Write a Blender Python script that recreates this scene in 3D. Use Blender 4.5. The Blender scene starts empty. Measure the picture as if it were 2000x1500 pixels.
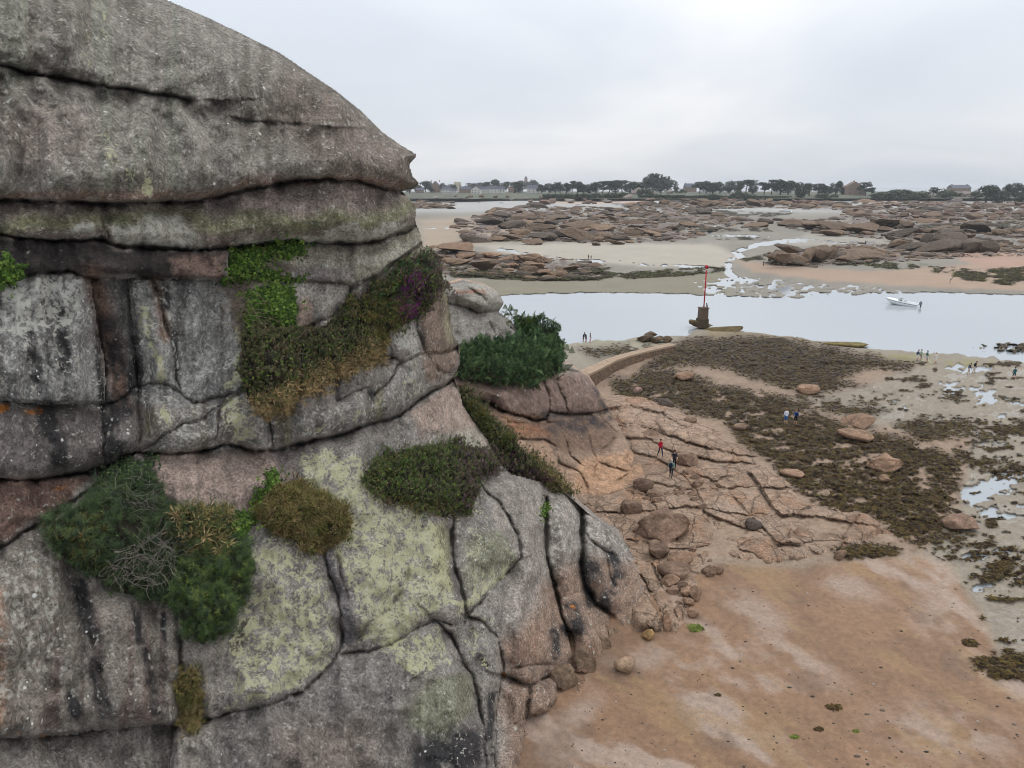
import bpy, math, random, time
import numpy as np
from mathutils import Vector, Matrix
T0 = time.time()
random.seed(7); rng = np.random.default_rng(7)
SC = bpy.context.scene; COL = SC.collection
# ------------------------------------------------------------------ camera
F = 1413.0; PITCH = math.radians(15.36); H = 25.0
CP, SP = math.cos(PITCH), math.sin(PITCH)
cd = bpy.data.cameras.new('camera'); cam = bpy.data.objects.new('camera', cd); COL.objects.link(cam)
cam.location = (0, 0, H); cam.rotation_euler = (math.pi / 2 - PITCH, 0, 0)
cd.sensor_fit = 'HORIZONTAL'; cd.sensor_width = 36; cd.lens = 36 * F / 2000
cd.clip_start = 0.1; cd.clip_end = 60000
SC.camera = cam
# ------------------------------------------------------------------ sky (overcast), sun, exposure
W = bpy.data.worlds.new('World'); SC.world = W; W.use_nodes = True
wn, wl = W.node_tree.nodes, W.node_tree.links
wn.clear()
SUN_EL, SUN_AZ = math.radians(58), math.radians(75)
sky = wn.new('ShaderNodeTexSky'); sky.sky_type = 'NISHITA'; sky.sun_disc = False
sky.sun_elevation = SUN_EL; sky.sun_rotation = SUN_AZ
tc = wn.new('ShaderNodeTexCoord')
sep = wn.new('ShaderNodeSeparateXYZ'); wl.new(tc.outputs['Generated'], sep.inputs[0])
# cloud deck: direction divided by (height + k), so clouds flatten toward the horizon
zz = wn.new('ShaderNodeMath'); zz.operation = 'ABSOLUTE'; wl.new(sep.outputs['Z'], zz.inputs[0])
za = wn.new('ShaderNodeMath'); za.operation = 'ADD'; za.inputs[1].default_value = 0.22; wl.new(zz.outputs[0], za.inputs[0])
dv = wn.new('ShaderNodeVectorMath'); dv.operation = 'DIVIDE'
cb = wn.new('ShaderNodeCombineXYZ'); 
for i in range(3): wl.new(za.outputs[0], cb.inputs[i])
wl.new(tc.outputs['Generated'], dv.inputs[0]); wl.new(cb.outputs[0], dv.inputs[1])
mp = wn.new('ShaderNodeMapping'); mp.inputs['Scale'].default_value = (0.75, 0.75, 0.0); mp.inputs['Location'].default_value = (3.1, 1.7, 0)
wl.new(dv.outputs[0], mp.inputs[0])
nz = wn.new('ShaderNodeTexNoise'); nz.inputs['Scale'].default_value = 1.0; nz.inputs['Detail'].default_value = 5; nz.inputs['Roughness'].default_value = 0.45
nz.inputs['Distortion'].default_value = 0.4
wl.new(mp.outputs[0], nz.inputs['Vector'])
cr = wn.new('ShaderNodeValToRGB')
cr.color_ramp.elements[0].position = 0.34; cr.color_ramp.elements[0].color = (0.69, 0.74, 0.815, 1)
cr.color_ramp.elements[1].position = 0.66; cr.color_ramp.elements[1].color = (0.92, 0.935, 0.96, 1)
e = cr.color_ramp.elements.new(0.5); e.color = (0.79, 0.825, 0.88, 1)
wl.new(nz.outputs['Fac'], cr.inputs[0])
# overcast sky: brighter toward the zenith, a pale band at the horizon
zr = wn.new('ShaderNodeMapRange'); zr.inputs[1].default_value = 0.0; zr.inputs[2].default_value = 1.0
zr.inputs[3].default_value = 0.90; zr.inputs[4].default_value = 2.3; wl.new(zz.outputs[0], zr.inputs[0])
ml = wn.new('ShaderNodeVectorMath'); ml.operation = 'SCALE'; wl.new(cr.outputs[0], ml.inputs[0]); wl.new(zr.outputs[0], ml.inputs['Scale'])
sk = wn.new('ShaderNodeVectorMath'); sk.operation = 'SCALE'; sk.inputs['Scale'].default_value = 0.06; wl.new(sky.outputs[0], sk.inputs[0])
mx = wn.new('ShaderNodeMix'); mx.data_type = 'RGBA'; mx.inputs[0].default_value = 0.93
wl.new(sk.outputs[0], mx.inputs[6]); wl.new(ml.outputs[0], mx.inputs[7])
bg = wn.new('ShaderNodeBackground'); bg.inputs['Strength'].default_value = 1.0; wl.new(mx.outputs[2], bg.inputs['Color'])
wo = wn.new('ShaderNodeOutputWorld'); wl.new(bg.outputs[0], wo.inputs['Surface'])
sd = bpy.data.lights.new('sun', 'SUN'); sd.energy = 0.9; sd.angle = math.radians(24); sd.color = (1, 0.97, 0.93)
so = bpy.data.objects.new('sun', sd); COL.objects.link(so)
# sky azimuth is measured from +Y toward +X; the lamp shines along its -Z
sdir = Vector((math.sin(SUN_AZ) * math.cos(SUN_EL), math.cos(SUN_AZ) * math.cos(SUN_EL), math.sin(SUN_EL)))
so.rotation_euler = sdir.to_track_quat('Z', 'Y').to_euler()
SC.view_settings.view_transform = 'Standard'; SC.view_settings.look = 'None'
SC.view_settings.exposure = 0.0; SC.view_settings.gamma = 1.0; SC.view_settings.use_curve_mapping = False
SC.cycles.max_bounces = 6; SC.cycles.filter_width = 1.0; SC.render.filter_size = 1.0; SC.cycles.volume_bounces = 0; SC.cycles.transparent_max_bounces = 8
# ------------------------------------------------------------------ helpers
def rays(px, py):
    xc = (np.asarray(px, float) - 1000) / F; yc = (np.asarray(py, float) - 750) / F
    return xc, CP - yc * SP, -(SP + yc * CP)
def at_y(px, py, Y):
    dx, dy, dz = rays(px, py); t = Y / dy
    return np.stack(np.broadcast_arrays(dx * t, Y + 0 * t, H + dz * t), -1)
def at_z(px, py, z):
    dx, dy, dz = rays(px, py); t = (z - H) / dz
    return np.stack(np.broadcast_arrays(dx * t, dy * t, z + 0 * t), -1)
def gy(px, py, z=0.0): return at_z(px, py, z)[..., 1]
def to_px(p):
    p = np.asarray(p, float); x, y, z = p[..., 0], p[..., 1], p[..., 2] - H
    d = y * CP - z * SP; u = y * SP + z * CP
    return 1000 + F * x / d, 750 - F * u / d
def ppm(Y): return F / (Y * 1.0 / 0.97)          # rough pixels per metre at forward distance Y
def lin(c, k=1.0):
    c = np.asarray(c, float) / 255
    return np.where(c <= 0.04045, c / 12.92, ((c + 0.055) / 1.055) ** 2.4) * k
def _hash(ix, iy, iz, s):
    h = (ix.astype(np.int64) * 374761393 + iy.astype(np.int64) * 668265263 + iz.astype(np.int64) * 1440662683 + s * 974634777) & 0xffffffff
    h = ((h ^ (h >> 13)) * 1274126177) & 0xffffffff
    h = ((h ^ (h >> 16)) * 2246822519) & 0xffffffff
    return ((h ^ (h >> 15)) & 0xffffff) / float(0xffffff)
def noise3(x, y, z, s=0):
    x, y, z = np.broadcast_arrays(np.asarray(x, float), y, z)
    fx, fy, fz = np.floor(x), np.floor(y), np.floor(z)
    ux, uy, uz = x - fx, y - fy, z - fz
    ux, uy, uz = [u * u * u * (u * (u * 6 - 15) + 10) for u in (ux, uy, uz)]
    r = 0
    for a in (0, 1):
        for b in (0, 1):
            for c in (0, 1):
                r = r + _hash(fx + a, fy + b, fz + c, s) * (ux if a else 1 - ux) * (uy if b else 1 - uy) * (uz if c else 1 - uz)
    return r * 2 - 1
def noise2(x, y, s=0):
    x, y = np.broadcast_arrays(np.asarray(x, float), y)
    fx, fy = np.floor(x), np.floor(y); ux, uy = x - fx, y - fy
    ux, uy = [u * u * u * (u * (u * 6 - 15) + 10) for u in (ux, uy)]
    z = np.zeros_like(fx); r = 0
    for a in (0, 1):
        for b in (0, 1):
            r = r + _hash(fx + a, fy + b, z, s) * (ux if a else 1 - ux) * (uy if b else 1 - uy)
    return r * 2 - 1
def fbm2(x, y, s=0, o=4, g=0.5):
    r = 0; a = 1; t = 0
    for i in range(o):
        r = r + a * noise2(x * 2 ** i + 17 * i, y * 2 ** i + 31 * i, s + i); t += a; a *= g
    return r / t
def fbm3(x, y, z, s=0, o=4, g=0.5):
    r = 0; a = 1; t = 0
    for i in range(o):
        r = r + a * noise3(x * 2 ** i + 17 * i, y * 2 ** i + 31 * i, z * 2 ** i, s + i); t += a; a *= g
    return r / t
def sstep(a, b, x):
    t = np.clip((x - a) / (b - a), 0, 1); return t * t * (3 - 2 * t)
def rbf(ctrl):
    c = np.array(ctrl, float); xy = c[:, :2] / 500; n = len(c)
    r = np.linalg.norm(xy[:, None] - xy[None], axis=2)
    K = np.where(r > 0, r * r * np.log(r + 1e-12), 0) + np.eye(n) * 0.002
    P_ = np.c_[np.ones(n), xy]; A = np.zeros((n + 3, n + 3)); A[:n, :n] = K; A[:n, n:] = P_; A[n:, :n] = P_.T
    w = np.linalg.solve(A, np.r_[c[:, 2], 0, 0, 0])
    def f(px, py):
        x = np.asarray(px, float) / 500; y = np.asarray(py, float) / 500
        v = w[n] + w[n + 1] * x + w[n + 2] * y
        for i in range(n):
            r2 = (x - xy[i, 0]) ** 2 + (y - xy[i, 1]) ** 2 + 1e-12
            v = v + w[i] * 0.5 * r2 * np.log(r2)
        return v
    return f
def seg_dist(PX, PY, pts):
    d = np.full(PX.shape, 1e9); pts = np.asarray(pts, float)
    for (ax, ay), (bx, by) in zip(pts[:-1], pts[1:]):
        vx, vy = bx - ax, by - ay; L = vx * vx + vy * vy + 1e-9
        t = np.clip(((PX - ax) * vx + (PY - ay) * vy) / L, 0, 1)
        d = np.minimum(d, (PX - ax - t * vx) ** 2 + (PY - ay - t * vy) ** 2)
    return np.sqrt(d)
def in_poly(PX, PY, pts):
    r = np.zeros(PX.shape, bool); n = len(pts)
    for i in range(n):
        (ax, ay), (bx, by) = pts[i], pts[(i + 1) % n]
        if ay == by: continue
        c = ((ay > PY) != (by > PY)) & (PX < (bx - ax) * (PY - ay) / (by - ay) + ax)
        r ^= c
    return r
class Paint:
    """masks in the coordinates of a grid; edges are broken up with noise"""
    def __init__(s, PX, PY, warp=6.0, wl=26.0, seed=0):
        s.PX, s.PY = PX, PY
        s.X = PX + warp * fbm2(PX / wl, PY / wl, 90 + seed, 4); s.Y = PY + warp * fbm2(PX / wl, PY / wl, 95 + seed, 4)
    def poly(s, pts, f=8.0):
        pts = [tuple(map(float, p)) for p in pts]
        a = np.array(pts); x0, y0 = a.min(0) - 3 * f - 8; x1, y1 = a.max(0) + 3 * f + 8
        out = np.zeros(s.X.shape); b = (s.X > x0) & (s.X < x1) & (s.Y > y0) & (s.Y < y1)
        if not b.any(): return out
        x, y = s.X[b], s.Y[b]; d = seg_dist(x, y, pts + [pts[0]]); d = np.where(in_poly(x, y, pts), d, -d)
        out[b] = sstep(-f, f, d); return out
    def line(s, pts, w):
        a = np.array(pts, float); x0, y0 = a.min(0) - 3 * w - 8; x1, y1 = a.max(0) + 3 * w + 8
        out = np.zeros(s.X.shape); b = (s.X > x0) & (s.X < x1) & (s.Y > y0) & (s.Y < y1)
        if not b.any(): return out
        out[b] = np.exp(-(seg_dist(s.X[b], s.Y[b], pts) / w) ** 2); return out
    def blob(s, cx, cy, rx, ry, rot=0.0, f=0.35):
        c, n = math.cos(rot), math.sin(rot); x, y = s.X - cx, s.Y - cy
        r = np.sqrt(((x * c + y * n) / rx) ** 2 + ((-x * n + y * c) / ry) ** 2)
        return 1 - sstep(1 - f, 1 + f, r)
def mixc(col, c, m): 
    return col * (1 - m[..., None]) + np.asarray(c) * m[..., None]
# ---- object helpers
def tag(o, label=None, cat=None, group=None, kind=None):
    if label: o['label'] = label
    if cat: o['category'] = cat
    if group: o['group'] = group
    if kind: o['kind'] = kind
    return o
def link(name, data, parent=None, loc=None):
    o = bpy.data.objects.new(name, data); COL.objects.link(o)
    if parent is not None: o.parent = parent
    if loc is not None: o.location = loc
    return o
def empty(name, loc=(0, 0, 0)):
    o = link(name, None, None, loc); o.empty_display_size = 0.3; return o
def mesh_np(name, V, polys, mat=None, smooth=True, attrs=None, midx=None):
    """polys: (n,3) or (n,4) int array or list of such"""
    V = np.ascontiguousarray(V, np.float32)
    if not isinstance(polys, (list, tuple)): polys = [polys]
    polys = [np.asarray(p, np.int32) for p in polys if len(p)]
    me = bpy.data.meshes.new(name)
    me.vertices.add(len(V)); me.vertices.foreach_set('co', V.ravel())
    loops = np.concatenate([p.ravel() for p in polys]); tot = np.concatenate([np.full(len(p), p.shape[1]) for p in polys])
    me.loops.add(len(loops)); me.loops.foreach_set('vertex_index', loops)
    st = np.concatenate([[0], np.cumsum(tot)[:-1]])
    me.polygons.add(len(tot)); me.polygons.foreach_set('loop_start', st.astype(np.int32)); 
    me.polygons.foreach_set('use_smooth', np.full(len(tot), smooth))
    if midx is not None: me.polygons.foreach_set('material_index', np.asarray(midx, np.int32))
    for k, a in (attrs or {}).items():
        at = me.attributes.new(k, 'FLOAT_COLOR', 'POINT'); a = np.asarray(a, np.float32)
        if a.shape[1] == 3: a = np.c_[a, np.ones(len(a), np.float32)]
        at.data.foreach_set('color', a.ravel())
    me.update(calc_edges=True); me.validate()
    if mat is not None:
        for m in (mat if isinstance(mat, (list, tuple)) else [mat]): me.materials.append(m)
    return me
# ---- materials
MATS = {}
class NT:
    def __init__(s, name):
        s.m = bpy.data.materials.new(name); s.m.use_nodes = True; s.n = s.m.node_tree.nodes; s.l = s.m.node_tree.links
        s.b = s.n['Principled BSDF']; s.out = s.n['Material Output']; MATS[name] = s.m
    def new(s, t, **kw):
        n = s.n.new(t)
        for k, v in kw.items(): setattr(n, k, v)
        return n
    def put(s, sock, v):
        if hasattr(v, 'is_output') or hasattr(v, 'links'): s.l.new(v, sock)
        else: sock.default_value = v
    def attr(s, name, out='Color'): n = s.new('ShaderNodeAttribute', attribute_name=name); return n.outputs[out]
    def coord(s, o='Object'): return s.new('ShaderNodeTexCoord').outputs[o]
    def pos(s): return s.new('ShaderNodeNewGeometry').outputs['Position']
    def map(s, v, sc): n = s.new('ShaderNodeMapping'); s.l.new(v, n.inputs[0]); n.inputs['Scale'].default_value = sc; return n.outputs[0]
    def noise(s, v, scale, detail=4, rough=0.55, out='Fac', dist=0):
        n = s.new('ShaderNodeTexNoise'); s.l.new(v, n.inputs['Vector']); n.inputs['Scale'].default_value = scale
        n.inputs['Detail'].default_value = detail; n.inputs['Roughness'].default_value = rough; n.inputs['Distortion'].default_value = dist
        return n.outputs[out]
    def voro(s, v, scale, out='Distance', feature='F1', rnd=1.0):
        n = s.new('ShaderNodeTexVoronoi', feature=feature); s.l.new(v, n.inputs['Vector']); n.inputs['Scale'].default_value = scale
        n.inputs['Randomness'].default_value = rnd; return n.outputs[out]
    def math(s, op, a, b=0.0, clamp=False):
        n = s.new('ShaderNodeMath', operation=op, use_clamp=clamp); s.put(n.inputs[0], a); s.put(n.inputs[1], b); return n.outputs[0]
    def ramp(s, f, a, b, lo=0.0, hi=1.0, smooth=True):
        n = s.new('ShaderNodeMapRange', interpolation_type='SMOOTHSTEP' if smooth else 'LINEAR'); s.put(n.inputs[0], f)
        s.put(n.inputs[1], a); s.put(n.inputs[2], b); s.put(n.inputs[3], lo); s.put(n.inputs[4], hi); return n.outputs[0]
    def mix(s, f, a, b, blend='MIX'):
        n = s.new('ShaderNodeMix', data_type='RGBA', blend_type=blend); s.put(n.inputs[0], f)
        for i, v in ((6, a), (7, b)):
            if isinstance(v, (tuple, list, np.ndarray)): n.inputs[i].default_value = (*[float(q) for q in v[:3]], 1)
            else: s.l.new(v, n.inputs[i])
        return n.outputs[2]
    def scale(s, c, f): 
        n = s.new('ShaderNodeVectorMath', operation='SCALE'); s.l.new(c, n.inputs[0]); s.put(n.inputs['Scale'], f); return n.outputs[0]
    def bump(s, h, strength=0.5, dist=0.05, prev=None):
        n = s.new('ShaderNodeBump'); s.l.new(h, n.inputs['Height']); n.inputs['Strength'].default_value = strength; n.inputs['Distance'].default_value = dist
        if prev is not None: s.l.new(prev, n.inputs['Normal'])
        return n.outputs[0]
    def xyz(s, v): n = s.new('ShaderNodeSeparateColor'); s.l.new(v, n.inputs[0]); return n.outputs
    def done(s, color=None, rough=0.85, normal=None, spec=0.3):
        if color is not None: s.put(s.b.inputs['Base Color'], color if not isinstance(color, (tuple, list, np.ndarray)) else (*[float(q) for q in color[:3]], 1))
        s.put(s.b.inputs['Roughness'], rough); s.b.inputs['Specular IOR Level'].default_value = spec
        if normal is not None: s.l.new(normal, s.b.inputs['Normal'])
        return s.m
def flat(name, rgb, rough=0.7, var=0.12, scale=6.0, spec=0.3):
    """plain paint/cloth/stone: base colour with slight procedural unevenness"""
    t = NT(name); v = t.coord(); n = t.noise(v, scale, 4)
    c = t.mix(n, np.clip(np.asarray(rgb) * (1 - var), 0, 1), np.clip(np.asarray(rgb) * (1 + var), 0, 1))
    return t.done(c, rough, None, spec)
# granite with painted macro colour ("Col") and growth masks ("Lich": yellow lichen, pale crust, white dots)
def granite_mat(name, fine=1.0, lichen=True):
    t = NT(name); v = t.pos(); col = t.attr('Col')
    g1 = t.noise(v, 9.0 * fine, 5, 0.75); g2 = t.noise(v, 38.0 * fine, 3, 0.7); g3 = t.noise(v, 1.6 * fine, 5, 0.6)
    f = t.math('ADD', t.ramp(g1, 0.36, 0.64, 0.5, 1.48, False), t.ramp(g2, 0.36, 0.64, -0.34, 0.34, False))
    f = t.math('MULTIPLY', f, t.ramp(g3, 0.35, 0.65, 0.74, 1.26, False))
    c = t.scale(col, f)
    dk = t.math('MULTIPLY', t.ramp(t.noise(v, 13.0 * fine, 7, .8), .51, .58), t.ramp(t.noise(v, 1.1 * fine, 6, .65), .40, .58))
    c = t.mix(t.math('MULTIPLY', dk, .66), c, t.scale(c, .28))
    if lichen:
        L = t.xyz(t.attr('Lich'))
        n1 = t.noise(v, 2.3, 9, 0.66, dist=0.6); n2 = t.noise(v, 8.5, 8, 0.74, dist=0.3)
        # yellow-green map lichen: crisp lobed patches whose cover follows the painted density
        m1 = t.ramp(t.math('ADD', t.math('ADD', t.math('MULTIPLY', n1, 0.5), t.math('MULTIPLY', n2, 0.5)), t.math('MULTIPLY', L[0], 0.36)), 0.665, 0.69)
        lc = t.mix(t.noise(v, 14, 4), lin((146, 145, 114), 1.1), lin((190, 187, 150), 1.15))
        c = t.mix(t.math('MULTIPLY', m1, t.ramp(t.noise(v, 22, 4, .7), .3, .6, .45, .95)), c, lc)
        m2 = t.ramp(t.math('ADD', t.noise(v, 4.2, 8, 0.72, dist=0.2), t.math('MULTIPLY', L[1], 0.34)), 0.63, 0.69)
        c = t.mix(t.math('MULTIPLY', m2, 0.7), c, lin((172, 170, 160), 1.2))
        # white dots: round crusts of several sizes
        for sc, r in ((1.7, 0.13), (4.5, 0.2)):
            n = t.new('ShaderNodeTexVoronoi'); t.l.new(v, n.inputs['Vector']); n.inputs['Scale'].default_value = sc
            wob = t.math('ADD', n.outputs['Distance'], t.math('MULTIPLY', t.math('SUBTRACT', g1, 0.5), 0.25))
            gate = t.math('GREATER_THAN', t.math('ADD', t.xyz(n.outputs['Color'])[0], L[2]), 1.0)
            m3 = t.math('MULTIPLY', t.ramp(wob, r, r * 0.7, 0, 1), gate)
            c = t.mix(m3, c, lin((196, 196, 192), 1.15))
    if not lichen:
        wv_ = t.new('ShaderNodeVectorMath', operation='ADD'); t.l.new(v, wv_.inputs[0]); ns = t.new('ShaderNodeTexNoise'); t.l.new(v, ns.inputs['Vector']); ns.inputs['Scale'].default_value = .7; ns.inputs['Detail'].default_value = 4; t.l.new(t.scale(ns.outputs['Color'], 1.6), wv_.inputs[1])
        ck = t.ramp(t.voro(t.map(wv_.outputs[0], (.9, .5, .5)), .55, 'Distance', 'DISTANCE_TO_EDGE'), .0, .035); c = t.mix(t.math('MULTIPLY', t.math('SUBTRACT', 1.0, ck), .55), c, t.scale(c, .35)); g3 = t.math('ADD', g3, t.math('MULTIPLY', ck, .8))
    h = t.math('ADD', t.math('MULTIPLY', g1, 0.6), t.math('ADD', t.math('MULTIPLY', g3, 1.2), t.math('MULTIPLY', g2, 0.25)))
    return t.done(c, 0.88, t.bump(h, 0.85, 0.16), 0.25)
GRAN = granite_mat('granite_lichen'); GRAN2 = granite_mat('granite_shore', 0.8, False)
# ------------------------------------------------------------------ terrain sheet (tidal flats, beach, far shore)
def A(r, g, b, k=0.70): return lin((r, g, b), k)
cols_ = np.unique(np.r_[np.arange(-1500, 740, 60), np.arange(740, 2012, 3), np.arange(2012, 2560, 6), np.arange(2560, 3500, 60)])
rows_ = np.unique(np.r_[np.arange(374, 424, 1.0), np.arange(424, 600, 1.5), np.arange(600, 1520, 3), np.arange(1520, 2400, 40)])
TX, TY = np.meshgrid(cols_, rows_)
Pt = Paint(TX, TY, 7, 30, 1)
Pf = Paint(TX, TY * 3.0, 9, 30, 2)             # far zone: perspective squeezes the vertical, so warp less there
def fpoly(pts, f=4): return Pf.poly([(x, y * 3.0) for x, y in pts], f)
def fline(pts, w): return Pf.line([(x, y * 3.0) for x, y in pts], w)
far = sstep(600, 520, TY)
nA = fbm2(TX / 90, TY / 30, 3, 5); nB = fbm2(TX / 22, TY / 8, 5, 4); nC = fbm2(TX / 9, TY / 3.2, 8, 3)
# heights: flats just above the water, rising slowly toward the far shore and the land behind it
Z = np.full(TX.shape, 0.16)
rise = np.interp(TY, [374, 376, 380, 384, 388, 392, 398, 412, 430], [13.0, 13.2, 12.0, 10.3, 8.3, 5.2, 3.6, 1.6, 0.0])
Z = Z + rise * np.where(TY < 391, 1 + .10 * fbm2(TX / 130, TY * 0, 401, 3), 1) + far * 0.05 * nA
tcol = np.broadcast_to(A(152, 142, 124), TX.shape + (3,)).copy()       # tidal sand and mud
tcol = tcol * (1 + 0.16 * nA + 0.10 * nB)[..., None]
wet = np.zeros(TX.shape) + 0.25
# far flats: pale, wet
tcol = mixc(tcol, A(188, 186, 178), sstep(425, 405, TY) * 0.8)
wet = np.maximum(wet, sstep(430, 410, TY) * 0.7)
m = fpoly([(820, 428), (1000, 420), (1000, 470), (930, 480), (820, 492)], 18); tcol = mixc(tcol, A(186, 160, 126), m * 0.85); wet *= 1 - m * .6
m = fpoly([(930, 478), (1130, 474), (1400, 478), (1440, 500), (1420, 522), (1230, 520), (1000, 500)], 14); tcol = mixc(tcol, A(200, 187, 164), m * 0.9); wet *= 1 - .6 * m
m = fpoly([(860, 548), (1200, 540), (1420, 528), (1420, 574), (1000, 578), (860, 580)], 14); tcol = mixc(tcol, A(146, 136, 104), m * 0.9)
m = fpoly([(1440, 508), (1560, 522), (1700, 530), (1850, 520), (2100, 490), (2400, 500), (2400, 570), (2000, 568), (1800, 560), (1600, 548), (1470, 530)], 12); tcol = mixc(tcol, A(190, 154, 120), m * .92); wet *= 1 - m * .8
m = fpoly([(1850, 495), (2100, 485), (2400, 490), (2400, 530), (1950, 532)], 8); tcol = mixc(tcol, A(196, 150, 120), m)
m = fpoly([(1060, 388), (1250, 384), (1260, 396), (1120, 399), (1050, 396)], 5); tcol = mixc(tcol, A(206, 172, 146), m)      # peach beach under the hedge
m = fpoly([(1690, 391), (1830, 389), (1840, 397), (1700, 399)], 4); tcol = mixc(tcol, A(205, 174, 150), m)
m = fpoly([(1580, 455), (1820, 470), (1700, 480), (1500, 478)], 10); tcol = mixc(tcol, A(186, 176, 156), m * .7)
# rock and weed covered ground of the far reefs
reefs = [[(890, 440), (960, 412), (1040, 404), (1200, 406), (1330, 410), (1480, 424), (1640, 432), (1640, 440), (1500, 436), (1400, 456), (1320, 470), (1180, 474), (1000, 470), (900, 470)],
         [(815, 396), (860, 393), (890, 402), (840, 408), (810, 406)],
         [(830, 486), (890, 478), (960, 498), (1080, 500), (1190, 520), (1160, 545), (1060, 546), (960, 540), (860, 535)],
         [(1500, 492), (1640, 478), (1960, 470), (2300, 468), (2300, 490), (1900, 502), (1700, 512), (1560, 522), (1490, 512)],
         [(1560, 436), (1700, 412), (1900, 408), (2400, 412), (2400, 470), (1900, 475), (1740, 470), (1640, 458), (1540, 448)],
         [(1200, 402), (1420, 390), (1700, 394), (2400, 396), (2400, 412), (1640, 410), (1480, 405), (1300, 412)]]
reef = np.zeros(TX.shape)
for i, r in enumerate(reefs):
    m = fpoly(r, 9); reef = np.maximum(reef, m)
rk = A(132, 108, 94)
tcol = mixc(tcol, rk * 0.85, reef * sstep(-.35, .1, nB + .5 * nC))
Z = Z + reef * (0.5 + 0.9 * nB + .5 * nC) * np.interp(TY, [390, 480, 560], [1.2, .8, .4]); wet *= 1 - .7 * reef
fweed = np.zeros(TX.shape)
for r in [[(870, 520), (960, 528), (1000, 514), (1060, 530), (1190, 522), (1220, 534), (1170, 547), (1030, 549), (880, 540)], [(1200, 536), (1320, 524), (1410, 521), (1420, 530), (1330, 538), (1230, 545)],
          [(1445, 506), (1500, 498), (1545, 514), (1500, 516)], [(1625, 515), (1700, 508), (1820, 520), (1900, 526), (2100, 520), (2300, 530), (2200, 552), (1960, 556), (1880, 545), (1800, 527), (1690, 521)],
          [(1290, 446), (1400, 436), (1600, 432), (1760, 444), (1700, 454), (1580, 450), (1450, 452), (1350, 456)], [(1390, 461), (1500, 463), (1500, 470), (1400, 468)], [(1760, 440), (2000, 432), (2400, 440), (2400, 470), (1900, 452)],
          [(1330, 408), (1430, 412), (1560, 418), (1500, 424), (1380, 418)], [(1180, 398), (1340, 399), (1340, 401), (1200, 403)]]:
    fweed = np.maximum(fweed, fpoly(r, 6))
fw = fweed * sstep(-.3, .05, nB + .4 * nC)
tcol = mixc(tcol, A(70, 64, 50), fw); Z += fw * .25; wet *= 1 - fw
gm = fpoly([(1630, 515), (1790, 512), (1840, 522), (1760, 527)], 8) * sstep(0.0, .25, nC + nB * .5); tcol = mixc(tcol, A(104, 116, 62), gm * .8)
# land behind the far shore: grass, hedge and garden ground
land = sstep(391.5, 389.5, TY + 1.2 * noise2(TX / 25, 0 * TX, 4) + np.interp(TX, [700, 1000, 1060, 1250, 1300, 1650, 1830, 2000], [6, 6, 0, -2, 1, 0, 1, 1]) * .5)
tcol = mixc(tcol, A(92, 98, 66) * (1 + .3 * nB)[..., None], land); wet *= 1 - land
# --- the channel and the near flats
chan_top = np.interp(TX, [700, 960, 1050, 1150, 1330, 1480, 1560, 1640, 1700, 1840, 1930, 2000, 2300, 3500], [590, 578, 574, 571, 574, 580, 582, 577, 573, 571, 575, 576, 575, 575])
chan_bot = np.interp(TX, [700, 1080, 1150, 1250, 1330, 1350, 1362, 1480, 1560, 1640, 1700, 1780, 1850, 1930, 2000, 2300, 3500], [672, 671, 667, 661, 655, 652, 641, 650, 662, 671, 681, 688, 690, 698, 708, 730, 740])
e1 = (TY - chan_top) + 2.2 * nB + 1.5 * nC; e2 = (chan_bot - TY) + 4.0 * nB + 2.5 * nC
chan = np.minimum(sstep(-1.5, 5, e1), sstep(-3, 9, e2))
rkw = Pt.poly([(1885, 677), (1935, 665), (2120, 658), (2120, 694), (1960, 693)], 6) * sstep(-.25, .15, nC + nB); chan = chan * (1 - rkw)
Z = Z - chan * 0.95
# winding streams on the flat behind the channel
st = np.maximum(fline([(1640, 578), (1560, 574), (1500, 560), (1440, 545), (1415, 530), (1425, 512), (1445, 500), (1440, 490), (1480, 478), (1560, 470), (1700, 476)], 12), fline([(1415, 528), (1330, 519), (1180, 511), (1080, 503), (980, 488)], 9))
st = np.maximum(st, fline([(1440, 545), (1400, 560), (1390, 572)], 14)); st = np.maximum(st, fline([(1500, 463), (1400, 462), (1330, 455)], 8))
st = np.maximum(st, fline([(1740, 455), (1880, 452), (2000, 443), (2200, 440)], 7)); st = np.maximum(st, fline([(960, 500), (1100, 508)], 9))
st = np.maximum(st, fline([(830, 447), (900, 446), (960, 447)], 5))
st = st * sstep(-.55, .1, nB + nC * .6); Z -= .45 * sstep(.25, .8, st)
sh = fpoly([(1340, 545), (1480, 540), (1600, 552), (1720, 560), (1780, 572), (1560, 580), (1380, 578)], 12) * sstep(-.1, .25, nC + .6 * nB); Z -= .2 * sh; wet = np.maximum(wet, sh)
# near flats on the right: sand with standing water films
nf = Pt.poly([(1500, 720), (1700, 690), (2300, 700), (2600, 1500), (2050, 1420), (1930, 1250), (1880, 1120), (1840, 1000), (1880, 900), (1700, 830), (1560, 780)], 20)
tcol = mixc(tcol, A(150, 138, 120) * (1 + .14 * nB + .10 * nC)[..., None], nf * .9)
pud = nf * sstep(.02, .34, fbm2(TX / 60, TY / 18, 41, 5) + .45 * nC) ; wet = np.maximum(wet, pud * .95)
pud2 = nf * sstep(.44, .56, fbm2(TX / 70, TY / 16, 43, 5) + .25 * nC + .25 * Pt.blob(1930, 760, 120, 60) + .3 * Pt.blob(1960, 960, 90, 70) + .35 * Pt.blob(1950, 1140, 70, 60))
Z -= .22 * pud2
m = Pt.poly([(1660, 690), (1790, 690), (1880, 702), (1960, 712), (1880, 722), (1760, 712)], 8) * sstep(-.2, .3, nC + nB); tcol = mixc(tcol, A(142, 136, 78), m * .8)      # green weed film by the waders
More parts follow.
